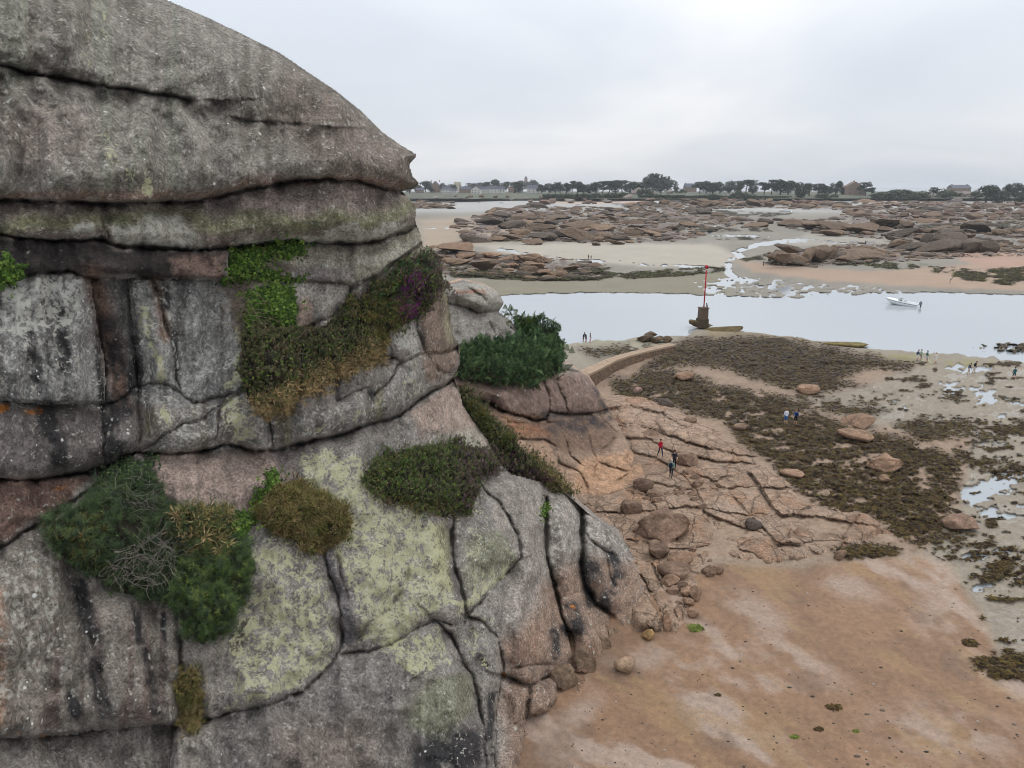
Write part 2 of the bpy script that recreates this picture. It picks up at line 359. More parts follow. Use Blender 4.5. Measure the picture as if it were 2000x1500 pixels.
m = Pt.poly([(1380, 640), (1470, 650), (1560, 656), (1640, 668), (1560, 668), (1380, 662)], 8); tcol = mixc(tcol, A(140, 124, 84), m * .8)
m = Pt.poly([(1100, 668), (1260, 656), (1330, 662), (1180, 684)], 6); tcol = mixc(tcol, A(158, 150, 126), m)
# near sand: orange-brown, combed by the tide into paler streaks running down the beach
bs = Pt.poly([(600, 1700), (850, 1500), (1060, 1240), (1250, 1160), (1330, 1120), (1400, 1095), (1540, 1105), (1640, 1092), (1780, 1078), (1860, 1105), (1905, 1190), (1960, 1290), (2100, 1420), (2400, 1600), (2400, 2400), (600, 2400)], 16)
u = (TX - 1300) * .86 + (TY - 1100) * .5; vv = -(TX - 1300) * .5 + (TY - 1100) * .86
stre = fbm2(u / 240, vv / 70, 51, 5); stre2 = fbm2(u / 60, vv / 22, 57, 4); st3 = fbm2(TX / 60, TY / 22, 58, 4)
sand = A(164, 128, 98) * (1 + .14 * stre + .16 * stre2 + .08 * nC + .12 * fbm2(u / 18, vv / 7, 67, 4))[..., None]
pale = sstep(.02, .42, stre + .35 * stre2 + .12 * st3)
for b in [(1480, 1200, 70, 26, .5), (1640, 1135, 80, 22, .4), (1830, 1190, 40, 70, -.2), (1240, 1290, 90, 24, -.3), (1850, 1430, 120, 45, .2), (1120, 1400, 60, 22, -.6), (1560, 1280, 90, 26, .6), (1480, 1440, 70, 25, .5)]:
    pale = np.maximum(pale, .85 * Pt.blob(*b, f=.8) * sstep(-.5, .2, stre2 + st3 * .5))
sand = mixc(sand, A(200, 180, 164), pale * .68)
sand = mixc(sand, A(130, 103, 82), .6 * sstep(.15, .5, fbm2(u / 120, vv / 60, 61, 4)))
ylw = sstep(.2, .55, fbm2(u / 160, vv / 30, 63, 3)); sand = mixc(sand, A(180, 146, 104), ylw * .5) * .80
tcol = mixc(tcol, sand, bs); Z += bs * (.22 + .05 * stre + .02 * stre2); wet = wet * (1 - bs) + bs * (.15 + .4 * sstep(.2, .5, fbm2(u / 120, vv / 60, 61, 4)))
# seabed rock floor under the weed, centre of the picture
rf = Pt.poly([(1130, 745), (1230, 700), (1330, 664), (1480, 655), (1640, 680), (1790, 716), (1660, 760), (1560, 775), (1700, 830), (1900, 850), (1870, 1000), (1800, 1090), (1640, 1095), (1400, 1110), (1290, 1220), (1150, 1000)], 14)
tcol = mixc(tcol, A(156, 132, 110) * (1 + .16 * nB + .14 * nC)[..., None], rf * (1 - bs)); Z += rf * (.18 + .16 * nB + .08 * nC); wet *= 1 - rf * .6
# weed: density polygons broken by noise
weedP = [([(1225, 738), (1330, 662), (1480, 655), (1570, 668), (1650, 682), (1790, 712), (1780, 722), (1690, 722), (1640, 742), (1690, 752), (1600, 768), (1500, 752), (1420, 722), (1330, 712)], 1.6),
         ([(1190, 745), (1300, 715), (1400, 745), (1500, 770), (1620, 785), (1740, 800), (1700, 812), (1560, 800), (1470, 835), (1380, 815), (1290, 790), (1210, 775)], 1.05),
         ([(1400, 800), (1500, 790), (1600, 805), (1660, 835), (1790, 860), (1880, 900), (1870, 960), (1840, 1040), (1760, 1050), (1700, 1000), (1620, 1005), (1560, 960), (1500, 900), (1440, 860)], .86),
         ([(1740, 828), (1830, 815), (1980, 820), (2100, 830), (2100, 850), (1960, 862), (1900, 852), (1800, 862)], .8), ([(1860, 880), (2000, 890), (2100, 900), (2100, 945), (1960, 940), (1880, 915)], .7),
         ([(1620, 1072), (1700, 1062), (1760, 1072), (1740, 1092), (1650, 1092)], .95), ([(1760, 1050), (1870, 1035), (1960, 1060), (2050, 1090), (2050, 1120), (1930, 1105), (1840, 1090)], .6),
         ([(1900, 1095), (2050, 1090), (2050, 1180), (1960, 1150)], .55), ([(1890, 1290), (1960, 1275), (2060, 1290), (2060, 1330), (1940, 1325)], .85),
         ([(1700, 765), (1760, 770), (1740, 800), (1600, 780)], .5), ([(1880, 670), (1940, 664), (2060, 662), (2060, 696), (1960, 694)], .62), ([(1130, 682), (1260, 668), (1330, 660), (1220, 692), (1150, 697)], .95),
         ([(1790, 765), (1880, 775), (1850, 785)], .7), ([(1530, 1085), (1590, 1100), (1550, 1112)], .5)]
weed = np.zeros(TX.shape); wn_ = fbm2(TX / 40, TY / 15, 71, 6, .6) * 1.0 + nC * .6 + .25 * fbm2(TX / 14, TY / 5, 73, 3)
for p, dn in weedP:
    weed = np.maximum(weed, Pt.poly(p, 14) * sstep(-.08, .24, wn_ + (dn - .56) * 1.1))
weed = np.maximum(weed, nf * sstep(.36, .46, fbm2(TX / 34, TY / 9, 77, 4) + .15 * nC))            # loose clumps strewn on the flat
weed *= (1 - chan) 
weed *= 1 - sstep(.5, .9, bs) * (1 - Pt.poly([(1880, 1250), (2100, 1250), (2100, 1360), (1890, 1340)], 8))
wcol = A(62, 51, 38) * (1 + .35 * nC)[..., None]; wcol = mixc(wcol, A(80, 70, 46), sstep(.1, .5, fbm2(TX / 30, TY / 12, 81, 3)) * .7)
tcol = mixc(tcol, wcol, weed); Z += weed * (.14 + .1 * nC); wet = wet * (1 - weed) + .08 * weed
Z[rows_ > 1520] = 0.3
fs = sstep(640, 590, TY)[..., None]; tcol = tcol * (1 - fs * .16); tcol = tcol * (1 - .22 * fs) + tcol.mean(-1, keepdims=True) * .22 * fs
tcol = tcol * (1 + .10 * fbm2(TX / 50, TY / 6, 411, 5) * sstep(640, 590, TY))[..., None]
def terr_z(px, py):
    i = np.clip(np.searchsorted(rows_, py) - 1, 0, len(rows_) - 2); j = np.clip(np.searchsorted(cols_, px) - 1, 0, len(cols_) - 2)
    a = np.clip((py - rows_[i]) / (rows_[i + 1] - rows_[i]), 0, 1); b = np.clip((px - cols_[j]) / (cols_[j + 1] - cols_[j]), 0, 1)
    return Z[i, j] * (1 - a) * (1 - b) + Z[i + 1, j] * a * (1 - b) + Z[i, j + 1] * (1 - a) * b + Z[i + 1, j + 1] * a * b
def ground(px, py): return at_z(px, py, terr_z(np.asarray(px, float), np.asarray(py, float)))
def grid_faces(R, C):
    i = np.arange(R * C).reshape(R, C); return np.stack([i[:-1, :-1], i[1:, :-1], i[1:, 1:], i[:-1, 1:]], -1).reshape(-1, 4)
TV = at_z(TX, TY, Z)
back = TV[0].copy(); back[:, 1] += 250; back[:, 0] *= (back[:, 1] / TV[0][:, 1]); back[:, 2] = -3
TVa = np.concatenate([back[None], TV]); ex = lambda a: np.concatenate([a[:1], a])
t = NT('tidal_ground'); v = t.pos(); c = t.attr('Col'); w = t.xyz(t.attr('Wet'))
g1 = t.noise(v, 3.0, 6, 0.7); g2 = t.noise(v, 14.0, 4, 0.7); g3 = t.noise(t.map(v, (1, .35, 1)), 0.8, 5, 0.6)
sp = t.voro(v, 2.2)
f = t.math('MULTIPLY', t.ramp(g1, .25, .75, .72, 1.28, False), t.ramp(g2, .25, .75, .8, 1.2, False))
cc = t.scale(c, f); cc = t.mix(t.math('MULTIPLY', t.ramp(sp, .10, .04), t.ramp(g1, .52, .6)), cc, lin((66, 56, 48)))
wf = t.math('ADD', w[0], t.math('MULTIPLY', t.math('SUBTRACT', g3, .5), .5))
ro = t.ramp(wf, .45, .95, .85, .26); h = t.math('ADD', t.math('MULTIPLY', g1, 1.0), t.math('MULTIPLY', g2, .3))
TERM = t.done(cc, ro, t.bump(h, .6, .09), .5)
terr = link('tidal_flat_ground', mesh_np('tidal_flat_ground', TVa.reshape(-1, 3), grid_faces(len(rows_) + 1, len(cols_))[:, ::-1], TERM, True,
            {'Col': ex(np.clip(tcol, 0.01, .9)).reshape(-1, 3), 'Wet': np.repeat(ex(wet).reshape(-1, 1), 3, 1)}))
tag(terr, kind='structure')
# ------------------------------------------------------------------ water: one level sheet for channel, pools and open sea
t = NT('sea_water'); v = t.pos()
n = t.noise(t.map(v, (.35, 1.0, 1)), 1.2, 5, .6); n2 = t.noise(t.map(v, (.02, .06, 1)), 1.0, 3, .5)
wm = t.done((.30, .32, .335), t.ramp(n2, .35, .65, .04, .10), t.bump(n, .16, .08), .5); t.b.inputs['IOR'].default_value = 1.33
S = 9000
sea = link('sea_water', mesh_np('sea_water', [(-S, -60, 0), (S, -60, 0), (S, S, 0), (-S, S, 0)], np.array([[0, 1, 2, 3]]), wm, False)); tag(sea, kind='structure')
# ------------------------------------------------------------------ jointed granite surfaces
def pillow(x):
    q = np.clip(1 - x, 0, 1); return .45 * (1 - np.sqrt(1 - .97 * q * q)) + .55 * q ** 2.2
def seg_side(PX, PY, pts):
    d = np.full(PX.shape, 1e18); sg = np.zeros(PX.shape); hz = np.zeros(PX.shape); pts = np.asarray(pts, float)
    for (ax, ay), (bx, by) in zip(pts[:-1], pts[1:]):
        if bx < ax: ax, ay, bx, by = bx, by, ax, ay
        vx, vy = bx - ax, by - ay; L = vx * vx + vy * vy + 1e-9
        t = np.clip(((PX - ax) * vx + (PY - ay) * vy) / L, 0, 1)
        q = (PX - ax - t * vx) ** 2 + (PY - ay - t * vy) ** 2; b = q < d
        d = np.where(b, q, d); sg = np.where(b, np.sign(vx * (PY - ay) - vy * (PX - ax)), sg); hz = np.where(b, vx / math.sqrt(L), hz)
    return np.sqrt(d), sg, hz
def back_sheet(root, sil, Ysil, mat, dirs, col, name='back_face'):
    s = np.array(sil, float); L = np.r_[0, np.cumsum(np.hypot(*np.diff(s, axis=0).T))]; q = np.arange(0, L[-1], 8.0)
    sx, sy = np.interp(q, L, s[:, 0]) - 2.0, np.interp(q, L, s[:, 1]) + 2.0; P0 = at_y(sx, sy, Ysil(sx, sy)); R = [P0]
    for k, d in enumerate(dirs):
        p = P0 + np.array(d); p = p + (0.3 + .25 * k) * np.stack([fbm2(q / 60, 0 * q + k, 3), fbm2(q / 60, 0 * q + k, 4), fbm2(q / 60, 0 * q + k, 5)], -1); p[:, 2] = np.maximum(p[:, 2], -1.0); R.append(p)
    V = np.array(R); n, mm = V.shape[:2]; cc = np.broadcast_to(col, (n * mm, 3)) * (1 + .2 * fbm2(V[..., 0].ravel() / 2, V[..., 2].ravel() / 2, 9))[:, None]
    o = link(name, mesh_np(name, V.reshape(-1, 3), grid_faces(n, mm), mat, True, {'Col': cc, 'Lich': np.zeros((n * mm, 3)) + .1}), root); return o
def rock_surface(root, box, step, inside, Yfun, cracks, offs, paint, mat, sil=None, silr=(60, 3.0), seed=0, und=(0.22, 90, 0.05, 22), minc=40, name='rock_block', rs=1.0, rm_k=1.0, dk=1.0, relief=None):
    x0, x1, y0, y1 = box; xs = np.arange(x0, x1 + .1, step); ys = np.arange(y0, y1 + .1, step); PX, PY = np.meshgrid(xs, ys); R, C = PX.shape
    ins = in_poly(PX, PY, inside)
    wx = PX + 4.2 * fbm2(PX / 20, PY / 20, 11 + seed, 4, .62) + 5 * fbm2(PX / 90, PY / 90, 14 + seed, 2); wy = PY + 4.2 * fbm2(PX / 20, PY / 20, 21 + seed, 4, .62) + 5 * fbm2(PX / 90, PY / 90, 24 + seed, 2)
    Yb = Yfun(PX, PY) + und[0] * fbm2(PX / und[1], PY / und[1], 31 + seed, 3) + und[2] * fbm2(PX / und[3], PY / und[3], 41 + seed, 4) + und[0] * .45 * fbm2(PX / (und[1] * .28), PY / (und[1] * 2.2), 47 + seed, 3)
    if relief is not None: Yb = Yb + relief(PX, PY)
    if sil is not None:
        d = seg_dist(PX, PY, sil); q = np.clip(1 - d / silr[0], 0, .94); Yb = Yb + silr[1] * (1 - np.sqrt(np.clip(1 - q * q, 0, 1)))
    dmin = np.full(PX.shape, 99.0); barrier = np.zeros(PX.shape, bool); groove = np.zeros(PX.shape); rnd = np.zeros(PX.shape)
    for ck in cracks:
        pts, wpx, dep, rad, rm, split = (list(ck) + [5, .5, 22, .3, True][len(ck) - 1:])[:6]
        a = np.array(pts, float); mg = 7 * rad + 14; rm = rm * rm_k * (1.25 if dep >= .9 else .85); dep = dep * dk; rad = rad * (1 + .25 * (rm_k > 1))
        i0, i1 = np.searchsorted(ys, [a[:, 1].min() - mg, a[:, 1].max() + mg]); j0, j1 = np.searchsorted(xs, [a[:, 0].min() - mg, a[:, 0].max() + mg])
        if i1 <= i0 or j1 <= j0: continue
        s = np.s_[i0:i1, j0:j1]; d, sg, hz = seg_side(wx[s], wy[s], pts)
        nn = fbm2(PX[s] / 40, PY[s] / 40, 77 + len(pts), 3); wv = wpx * (.40 + .30 * nn); low_ = (sg > 0) * hz
        up_ = (sg < 0) * hz; e0 = np.hypot(wx[s] - pts[0][0], wy[s] - pts[0][1]); e1_ = np.hypot(wx[s] - pts[-1][0], wy[s] - pts[-1][1]); tp = 1.0 if split else sstep(0, 34, np.minimum(e0, e1_)) * .85 + .15
        if dep < .9: dep = dep * .62
        groove[s] = np.maximum(groove[s], tp * dep * (1 + .7 * nn if dep >= .9 else np.clip(.6 + 1.5 * nn, .08, 1.8)) * np.exp(-(d / wv) ** 2))
        rr = rad * (1.25 + 1.0 * low_); rnd[s] = np.maximum(rnd[s], tp * rm * (1.35 + .5 * low_) * (.85 + .55 * nn) * pillow(d / (rr * 1.9)))
        if split: barrier[s] |= d < step * .8; dmin[s] = np.minimum(dmin[s], d)
    lab = np.zeros(PX.shape, np.int32); openm = ins & ~barrier; nl = 0; comps = []
    op = openm.ravel().tolist(); lb = [0] * (R * C)
    for s0 in np.flatnonzero(openm.ravel()).tolist():
        if lb[s0]: continue
        nl += 1; lb[s0] = nl; stack = [s0]; cnt = 0
        while stack:
            k = stack.pop(); cnt += 1; j = k % C
            for k2 in ((k - 1) if j > 0 else -1, (k + 1) if j < C - 1 else -1, k - C, k + C):
                if 0 <= k2 < R * C and op[k2] and not lb[k2]: lb[k2] = nl; stack.append(k2)
        comps.append(cnt)
    lab = np.array(lb).reshape(R, C); r_ = np.random.default_rng(50 + seed)
    coff = r_.uniform(-.22, .26, nl + 1) * rs; tlx = np.array([0.0] + [r_.uniform(-.28, .28) * min(1, (6000 / (cn * step * step + 1)) ** .5 + .25) for cn in comps]) * rs; tly = np.array([0.0] + [r_.uniform(-.3, .3) * min(1, (6000 / (cn * step * step + 1)) ** .5 + .25) for cn in comps]) * rs
    for (ox, oy, ov) in offs:
        i, j = int(round((oy - y0) / step)), int(round((ox - x0) / step))
        if 0 <= i < R and 0 <= j < C and lab[i, j]: coff[lab[i, j]] = ov
    Yf = Yb + groove + rnd; COLR, LICH = paint(PX, PY, lab)
    blocks = []
    idx = np.arange(R * C).reshape(R, C)
    Ysurf = Yf.copy()
    for c_ in range(1, nl + 1):
        if comps[c_ - 1] < minc: continue
        m = lab == c_; ii, jj = np.nonzero(m); a0, a1, b0, b1 = max(ii.min() - 3, 0), min(ii.max() + 4, R), max(jj.min() - 3, 0), min(jj.max() + 4, C)
        sub = m[a0:a1, b0:b1]; ring = np.where(sub, 0, 9)
        for k in (1, 2, 3):
            g = ring < k; dl = g.copy(); dl[1:] |= g[:-1]; dl[:-1] |= g[1:]; dl[:, 1:] |= g[:, :-1]; dl[:, :-1] |= g[:, 1:]; ring = np.where(dl & (ring > k), k, ring)
        ring = np.where(ins[a0:a1, b0:b1] | (ring == 0), ring, 9)
        ok = ring < 9; Yc = Yf[a0:a1, b0:b1] - coff[c_] + np.where(ring > 0, .03 + .75 * np.clip(dmin[a0:a1, b0:b1] / (2.6 * step), 0, 1) ** 1.3, 0) * rs + tlx[c_] * (PX[a0:a1, b0:b1] - jj.mean() * step - x0) / 100 + tly[c_] * (PY[a0:a1, b0:b1] - ii.mean() * step - y0) / 100
        Ysurf[a0:a1, b0:b1] = np.where(sub, Yc, Ysurf[a0:a1, b0:b1])
        q = ok[:-1, :-1] & ok[1:, :-1] & ok[1:, 1:] & ok[:-1, 1:]
        loc = np.full(ok.shape, -1); used = np.zeros(ok.shape, bool); used[:-1, :-1] |= q; used[1:, :-1] |= q; used[1:, 1:] |= q; used[:-1, 1:] |= q
        if used.sum() < 20: continue
        loc[used] = np.arange(used.sum()); qi, qj = np.nonzero(q)
        fc = np.stack([loc[qi, qj], loc[qi + 1, qj], loc[qi + 1, qj + 1], loc[qi, qj + 1]], -1)
        V = at_y(PX[a0:a1, b0:b1], PY[a0:a1, b0:b1], Yc)[used]
        me = mesh_np(name, V, fc, mat, True, {'Col': COLR[a0:a1, b0:b1][used], 'Lich': LICH[a0:a1, b0:b1][used]})
        blocks.append(link(name, me, root))
    # bedrock behind the joints
    k = 3; s = np.s_[::k, ::k]; Yk = (Yb + rnd + .55 * rs + 1.0 * groove)[s]; mk = ins[s]; Vk = at_y(PX[s], PY[s], Yk); Rk, Ck = mk.shape
    q = (mk[:-1, :-1] & mk[1:, :-1] & mk[1:, 1:] & mk[:-1, 1:]).ravel()
    link('bedrock', mesh_np('bedrock', Vk.reshape(-1, 3), grid_faces(Rk, Ck)[q], mat, True, {'Col': COLR[s].reshape(-1, 3) * .8, 'Lich': LICH[s].reshape(-1, 3) * .3}), root)
    def surf(px, py):
        px = np.asarray(px, float); py = np.asarray(py, float); j = np.clip(((px - x0) / step), 0, C - 1.001); i = np.clip(((py - y0) / step), 0, R - 1.001)
        a, b = i.astype(int), j.astype(int); fi, fj = i - a, j - b; G = Ysurf
        return G[a, b] * (1 - fi) * (1 - fj) + G[a + 1, b] * fi * (1 - fj) + G[a, b + 1] * (1 - fi) * fj + G[a + 1, b + 1] * fi * fj
    return surf
# ------------------------------------------------------------------ the big cliff on the left
SIL = [(-460, -170), (-200, -140), (0, -105), (150, -62), (330, 0), (400, 30), (480, 68), (545, 100), (600, 138), (660, 178), (710, 218), (750, 258), (785, 283), (817, 302), (800, 320), (808, 345), (820, 357), (808, 368), (785, 372),
       (800, 385), (815, 410), (812, 430), (822, 455), (828, 480), (845, 500), (862, 530), (872, 565), (880, 610), (884, 650), (898, 675), (898, 715), (888, 735), (898, 760), (905, 790), (925, 820), (955, 860), (975, 900), (1000, 925), (1040, 935), (1100, 955),
       (1150, 1000), (1190, 1030), (1225, 1065), (1245, 1095), (1252, 1130), (1266, 1170), (1285, 1222)]
INS = SIL + [(1285, 1236), (1205, 1262), (1190, 1340), (1110, 1420), (1060, 1520), (1040, 1700), (-460, 1700)]
def gyz(px, py, z): return float(gy(px, py, z))
CC = [(0, -100, 30), (0, 0, 27), (0, 200, 24.5), (0, 400, 23.6), (0, 600, 23.4), (0, 800, 22.4), (0, 1000, 21.4), (0, 1250, 19.6), (0, 1500, 18.0), (0, 1700, 17.0), (-460, 0, 27), (-460, 400, 23), (-460, 900, 21), (-460, 1500, 17.5),
      (330, 0, 34), (300, 200, 28.5), (300, 400, 27), (300, 600, 27), (300, 800, 26.2), (300, 1000, 25), (300, 1250, 22.8), (300, 1500, 20.6), (300, 1700, 19),
      (600, 160, 34), (600, 300, 31.5), (600, 450, 31), (600, 620, 31.5), (600, 800, 30.2), (600, 1000, 28), (600, 1250, 25.2), (600, 1500, 22.8), (600, 1700, 21),
      (800, 320, 35), (800, 450, 35), (860, 600, 36), (800, 700, 34.6), (890, 700, 37.5), (800, 850, 33.6), (900, 800, 37.6), (950, 870, 38.4), (830, 1000, 31.2), (830, 1250, 27.9), (830, 1500, 24.6), (830, 1700, 22.5),
      (1000, 930, 38.3), (1000, 1100, 33.8), (1000, 1300, 30.3), (1100, 960, 39.6), (1150, 1050, 38.4), (1100, 1200, 34.6), (1220, 1080, 39.4), (1250, 1160, 38.4),
      (1280, 1225, gyz(1280, 1225, -.2)), (1205, 1245, gyz(1205, 1255, 0)), (1180, 1330, gyz(1180, 1330, 0) ), (1100, 1410, gyz(1100, 1410, 0)), (1045, 1500, gyz(1045, 1500, 0)), (1020, 1600, gyz(1020, 1600, -.2)), (1000, 1500, gyz(1000, 1500, .7)), (1000, 1700, gyz(1000, 1700, 0))]
YC = rbf(CC)
X_, S_ = True, False
CR = [([(-460, 75), (-200, 105), (0, 127), (80, 145), (160, 157), (240, 172), (310, 185), (375, 198), (388, 197)], 8, .9, 34, .75, S_), ([(388, 207), (430, 220), (490, 236), (550, 240), (606, 244)], 6, .7, 28, .55, S_),
      ([(-460, 375), (0, 388), (100, 393), (200, 397), (300, 397), (390, 390), (450, 377), (513, 366), (560, 356), (640, 352), (700, 355), (740, 366), (790, 374), (830, 372)], 7, 1.1, 24, .55),
      ([(-460, 440), (0, 457), (100, 471), (200, 470), (222, 480), (300, 489), (400, 487), (500, 479), (560, 471), (700, 475), (745, 469), (790, 452), (840, 425)], 6, 1.0, 22, .55),
      ([(198, 398), (197, 440), (205, 474)], 4, .5, 12, .4), ([(440, 548), (470, 541), (560, 543), (600, 546), (670, 549), (692, 557), (740, 540), (780, 506), (840, 462)], 4, .5, 16, .3),
      ([(692, 557), (680, 592), (650, 617), (600, 640), (572, 642), (572, 610)], 5, .5, 18, .35), ([(440, 480), (438, 548)], 3, .3, 12, .2),
      ([(-460, 535), (0, 546), (70, 531), (130, 530), (168, 545), (255, 540), (300, 538), (330, 540), (440, 546)], 6, .6, 26, .45), ([(168, 545), (184, 600), (194, 680), (200, 780), (202, 905)], 9, .55, 22, .35, X_),
      ([(255, 540), (262, 600), (270, 680), (274, 760), (280, 850), (268, 887)], 7, .5, 18, .35, X_), ([(300, 538), (318, 600), (333, 660), (343, 740), (352, 760)], 8, .35, 18, .22, X_),
      ([(-460, 772), (0, 781), (100, 786), (200, 791), (235, 781), (265, 757), (290, 751), (320, 746), (352, 762), (380, 785), (402, 779), (440, 771), (480, 755)], 4, .45, 16, .3),
      ([(268, 884), (300, 868), (320, 850), (350, 831), (400, 815), (420, 802), (450, 782), (480, 760)], 4, .4, 14, .25), ([(440, 778), (426, 810), (424, 876)], 3.5, .4, 14, .3), ([(524, 800), (529, 832), (531, 876)], 4, .4, 12, .3),
      ([(-460, 965), (0, 936), (80, 938), (170, 921), (220, 906), (265, 886), (320, 886), (400, 879), (440, 871), (500, 879), (540, 873), (600, 861), (660, 851), (720, 831), (780, 811), (830, 776), (860, 757), (900, 735)], 5, 1.0, 20, .5),
      ([(740, 688), (790, 709), (830, 691), (862, 690), (905, 672)], 4, .5, 14, .4), ([(812, 590), (822, 650), (831, 691)], 6, .6, 14, .4), ([(831, 691), (850, 722), (878, 733), (905, 731)], 4, .4, 12, .35), ([(730, 772), (760, 747), (775, 717), (790, 709)], 3, .3, 10, .2),
      ([(640, 795), (700, 760), (732, 750)], 3, .25, 10, .15, S_), ([(848, 690), (856, 722), (848, 760)], 4, .35, 12, .3, S_), ([(745, 628), (752, 660), (742, 690)], 3, .3, 10, .25),
      ([(-460, 1230), (-200, 1160), (0, 1066), (60, 1031), (120, 996), (180, 951), (215, 915)], 5, .55, 18, .35), ([(412, 885), (415, 940), (412, 995)], 2, .25, 8, .12, S_),
      ([(620, 1040), (635, 1085), (642, 1122), (660, 1180), (669, 1250), (650, 1292), (620, 1322), (590, 1350), (540, 1366), (480, 1386), (430, 1397), (352, 1412)], 5, .6, 24, .5),
      ([(669, 1275), (720, 1269), (760, 1256), (800, 1231), (850, 1211), (882, 1218)], 4.5, .5, 18, .35), ([(655, 1062), (668, 1130), (684, 1200), (694, 1246), (720, 1216), (760, 1190), (790, 1150), (805, 1100)], 7, .35, 16, .25, S_), ([(660, 1262), (694, 1250)], 5, .4, 14, .2, S_),
      ([(884, 1000), (884, 1060), (890, 1112), (905, 1160), (911, 1196), (906, 1222)], 7, .55, 20, .4), ([(911, 1200), (950, 1161), (990, 1121), (1016, 1088), (1010, 1040), (985, 990), (940, 950)], 4, .4, 20, .4),
      ([(850, 1211), (872, 1231), (886, 1242), (901, 1282), (921, 1322), (936, 1372), (946, 1422), (950, 1500), (952, 1700)], 5, .7, 18, .45), ([(886, 1242), (860, 1272), (830, 1311), (785, 1345)], 4, .35, 14, .25, S_),
      ([(911, 1200), (945, 1215), (975, 1240), (984, 1300), (975, 1345), (968, 1382), (965, 1432), (963, 1500), (962, 1700)], 4, .6, 16, .4), ([(1066, 975), (1062, 1040), (1067, 1092), (1082, 1150), (1100, 1205), (1115, 1242), (1123, 1300)], 6, 1.0, 20, .6),
      ([(1135, 972), (1140, 1022), (1150, 1052), (1182, 1076), (1212, 1086)], 4, .5, 14, .3, S_), ([(1138, 965), (1140, 1030), (1135, 1095), (1148, 1148), (1165, 1182), (1196, 1202), (1204, 1262)], 8, 1.1, 20, .6), ([(1175, 1060), (1190, 1110), (1205, 1150)], 5, .4, 12, .25, S_),
      ([(-460, 1430), (0, 1436), (80, 1441), (200, 1421), (352, 1410)], 4, .4, 16, .3), ([(352, 1240), (353, 1330), (358, 1402), (345, 1452), (335, 1500), (330, 1700)], 5, .6, 16, .4), ([(982, 1316), (1012, 1302), (1062, 1296), (1123, 1300), (1150, 1310)], 3, .3, 12, .2, S_),
      ([(980, 1318), (1040, 1338), (1095, 1312), (1150, 1318), (1215, 1285)], 4, .7, 14, .5), ([(1040, 1338), (1030, 1400), (1022, 1480), (1010, 1600)], 4, .7, 14, .5), ([(1095, 1312), (1088, 1362), (1112, 1430)], 4, .7, 12, .5), ([(1150, 1318), (1136, 1372), (1160, 1400)], 4, .7, 12, .5), ([(1030, 1402), (1068, 1392), (1088, 1362), (1136, 1372)], 4, .6, 12, .4), ([(1022, 1470), (1060, 1462), (1090, 1440)], 4, .6, 12, .4), ([(1100, 1010), (1110, 1060), (1100, 1095)], 3, .25, 10, .2, S_),
      ([(150, 1140), (180, 1250), (205, 1390)], 12, .2, 20, .1, S_), ([(262, 1180), (285, 1290), (305, 1400)], 12, .16, 20, .1, S_), ([(60, 200), (40, 300), (20, 380)], 16, .2, 30, .0, S_), ([(250, 230), (270, 300), (310, 370)], 18, .25, 30, .0, S_), ([(430, 240), (445, 290), (480, 330)], 10, .2, 20, 0, S_),
      ([(530, 255), (505, 290), (495, 345)], 10, .16, 20, 0, S_), ([(700, 215), (740, 280), (770, 360)], 7, .15, 14, 0, S_), ([(50, 0), (25, 80), (10, 125)], 10, .3, 20, .1, S_), ([(200, -40), (208, 60), (190, 130)], 12, .14, 20, 0, S_), ([(560, 700), (570, 840)], 8, .14, 16, .0, S_), ([(690, 720), (700, 800)], 8, .14, 16, .0, S_)]
OFF = [(400, 100, .8), (200, 60, .8), (300, 300, .8), (100, 430, .45), (400, 440, .45), (200, 510, -2.3), (380, 515, -1.9), (100, 510, -2.3), (600, 510, .1), (640, 590, .0), (80, 650, .35), (235, 700, -.6), (290, 620, .2), (320, 560, -.1), (400, 650, .25), (120, 860, .55), (235, 850, .1),
       (480, 840, .3), (650, 800, .45), (350, 930, -1.0), (470, 940, -.9), (90, 985, -.35), (700, 1000, 0), (540, 1200, .55), (200, 1250, .15), (770, 1350, .05), (780, 1150, .1), (950, 1080, .25), (860, 610, .2), (790, 660, .15), (930, 1290, -.2), (1030, 1200, .05), (1060, 1360, .35), (1120, 1345, .1), (1050, 1430, .3), (1180, 1300, .25), (1000, 1400, -.15), (1170, 1150, .1), (1100, 1080, .35), (1040, 1050, -.1), (1220, 1150, .3), (1090, 1250, .2)]
def vstreak(PX, PY, s, wx=16, wy=160): return fbm2(PX / wx, PY / wy, s, 4)
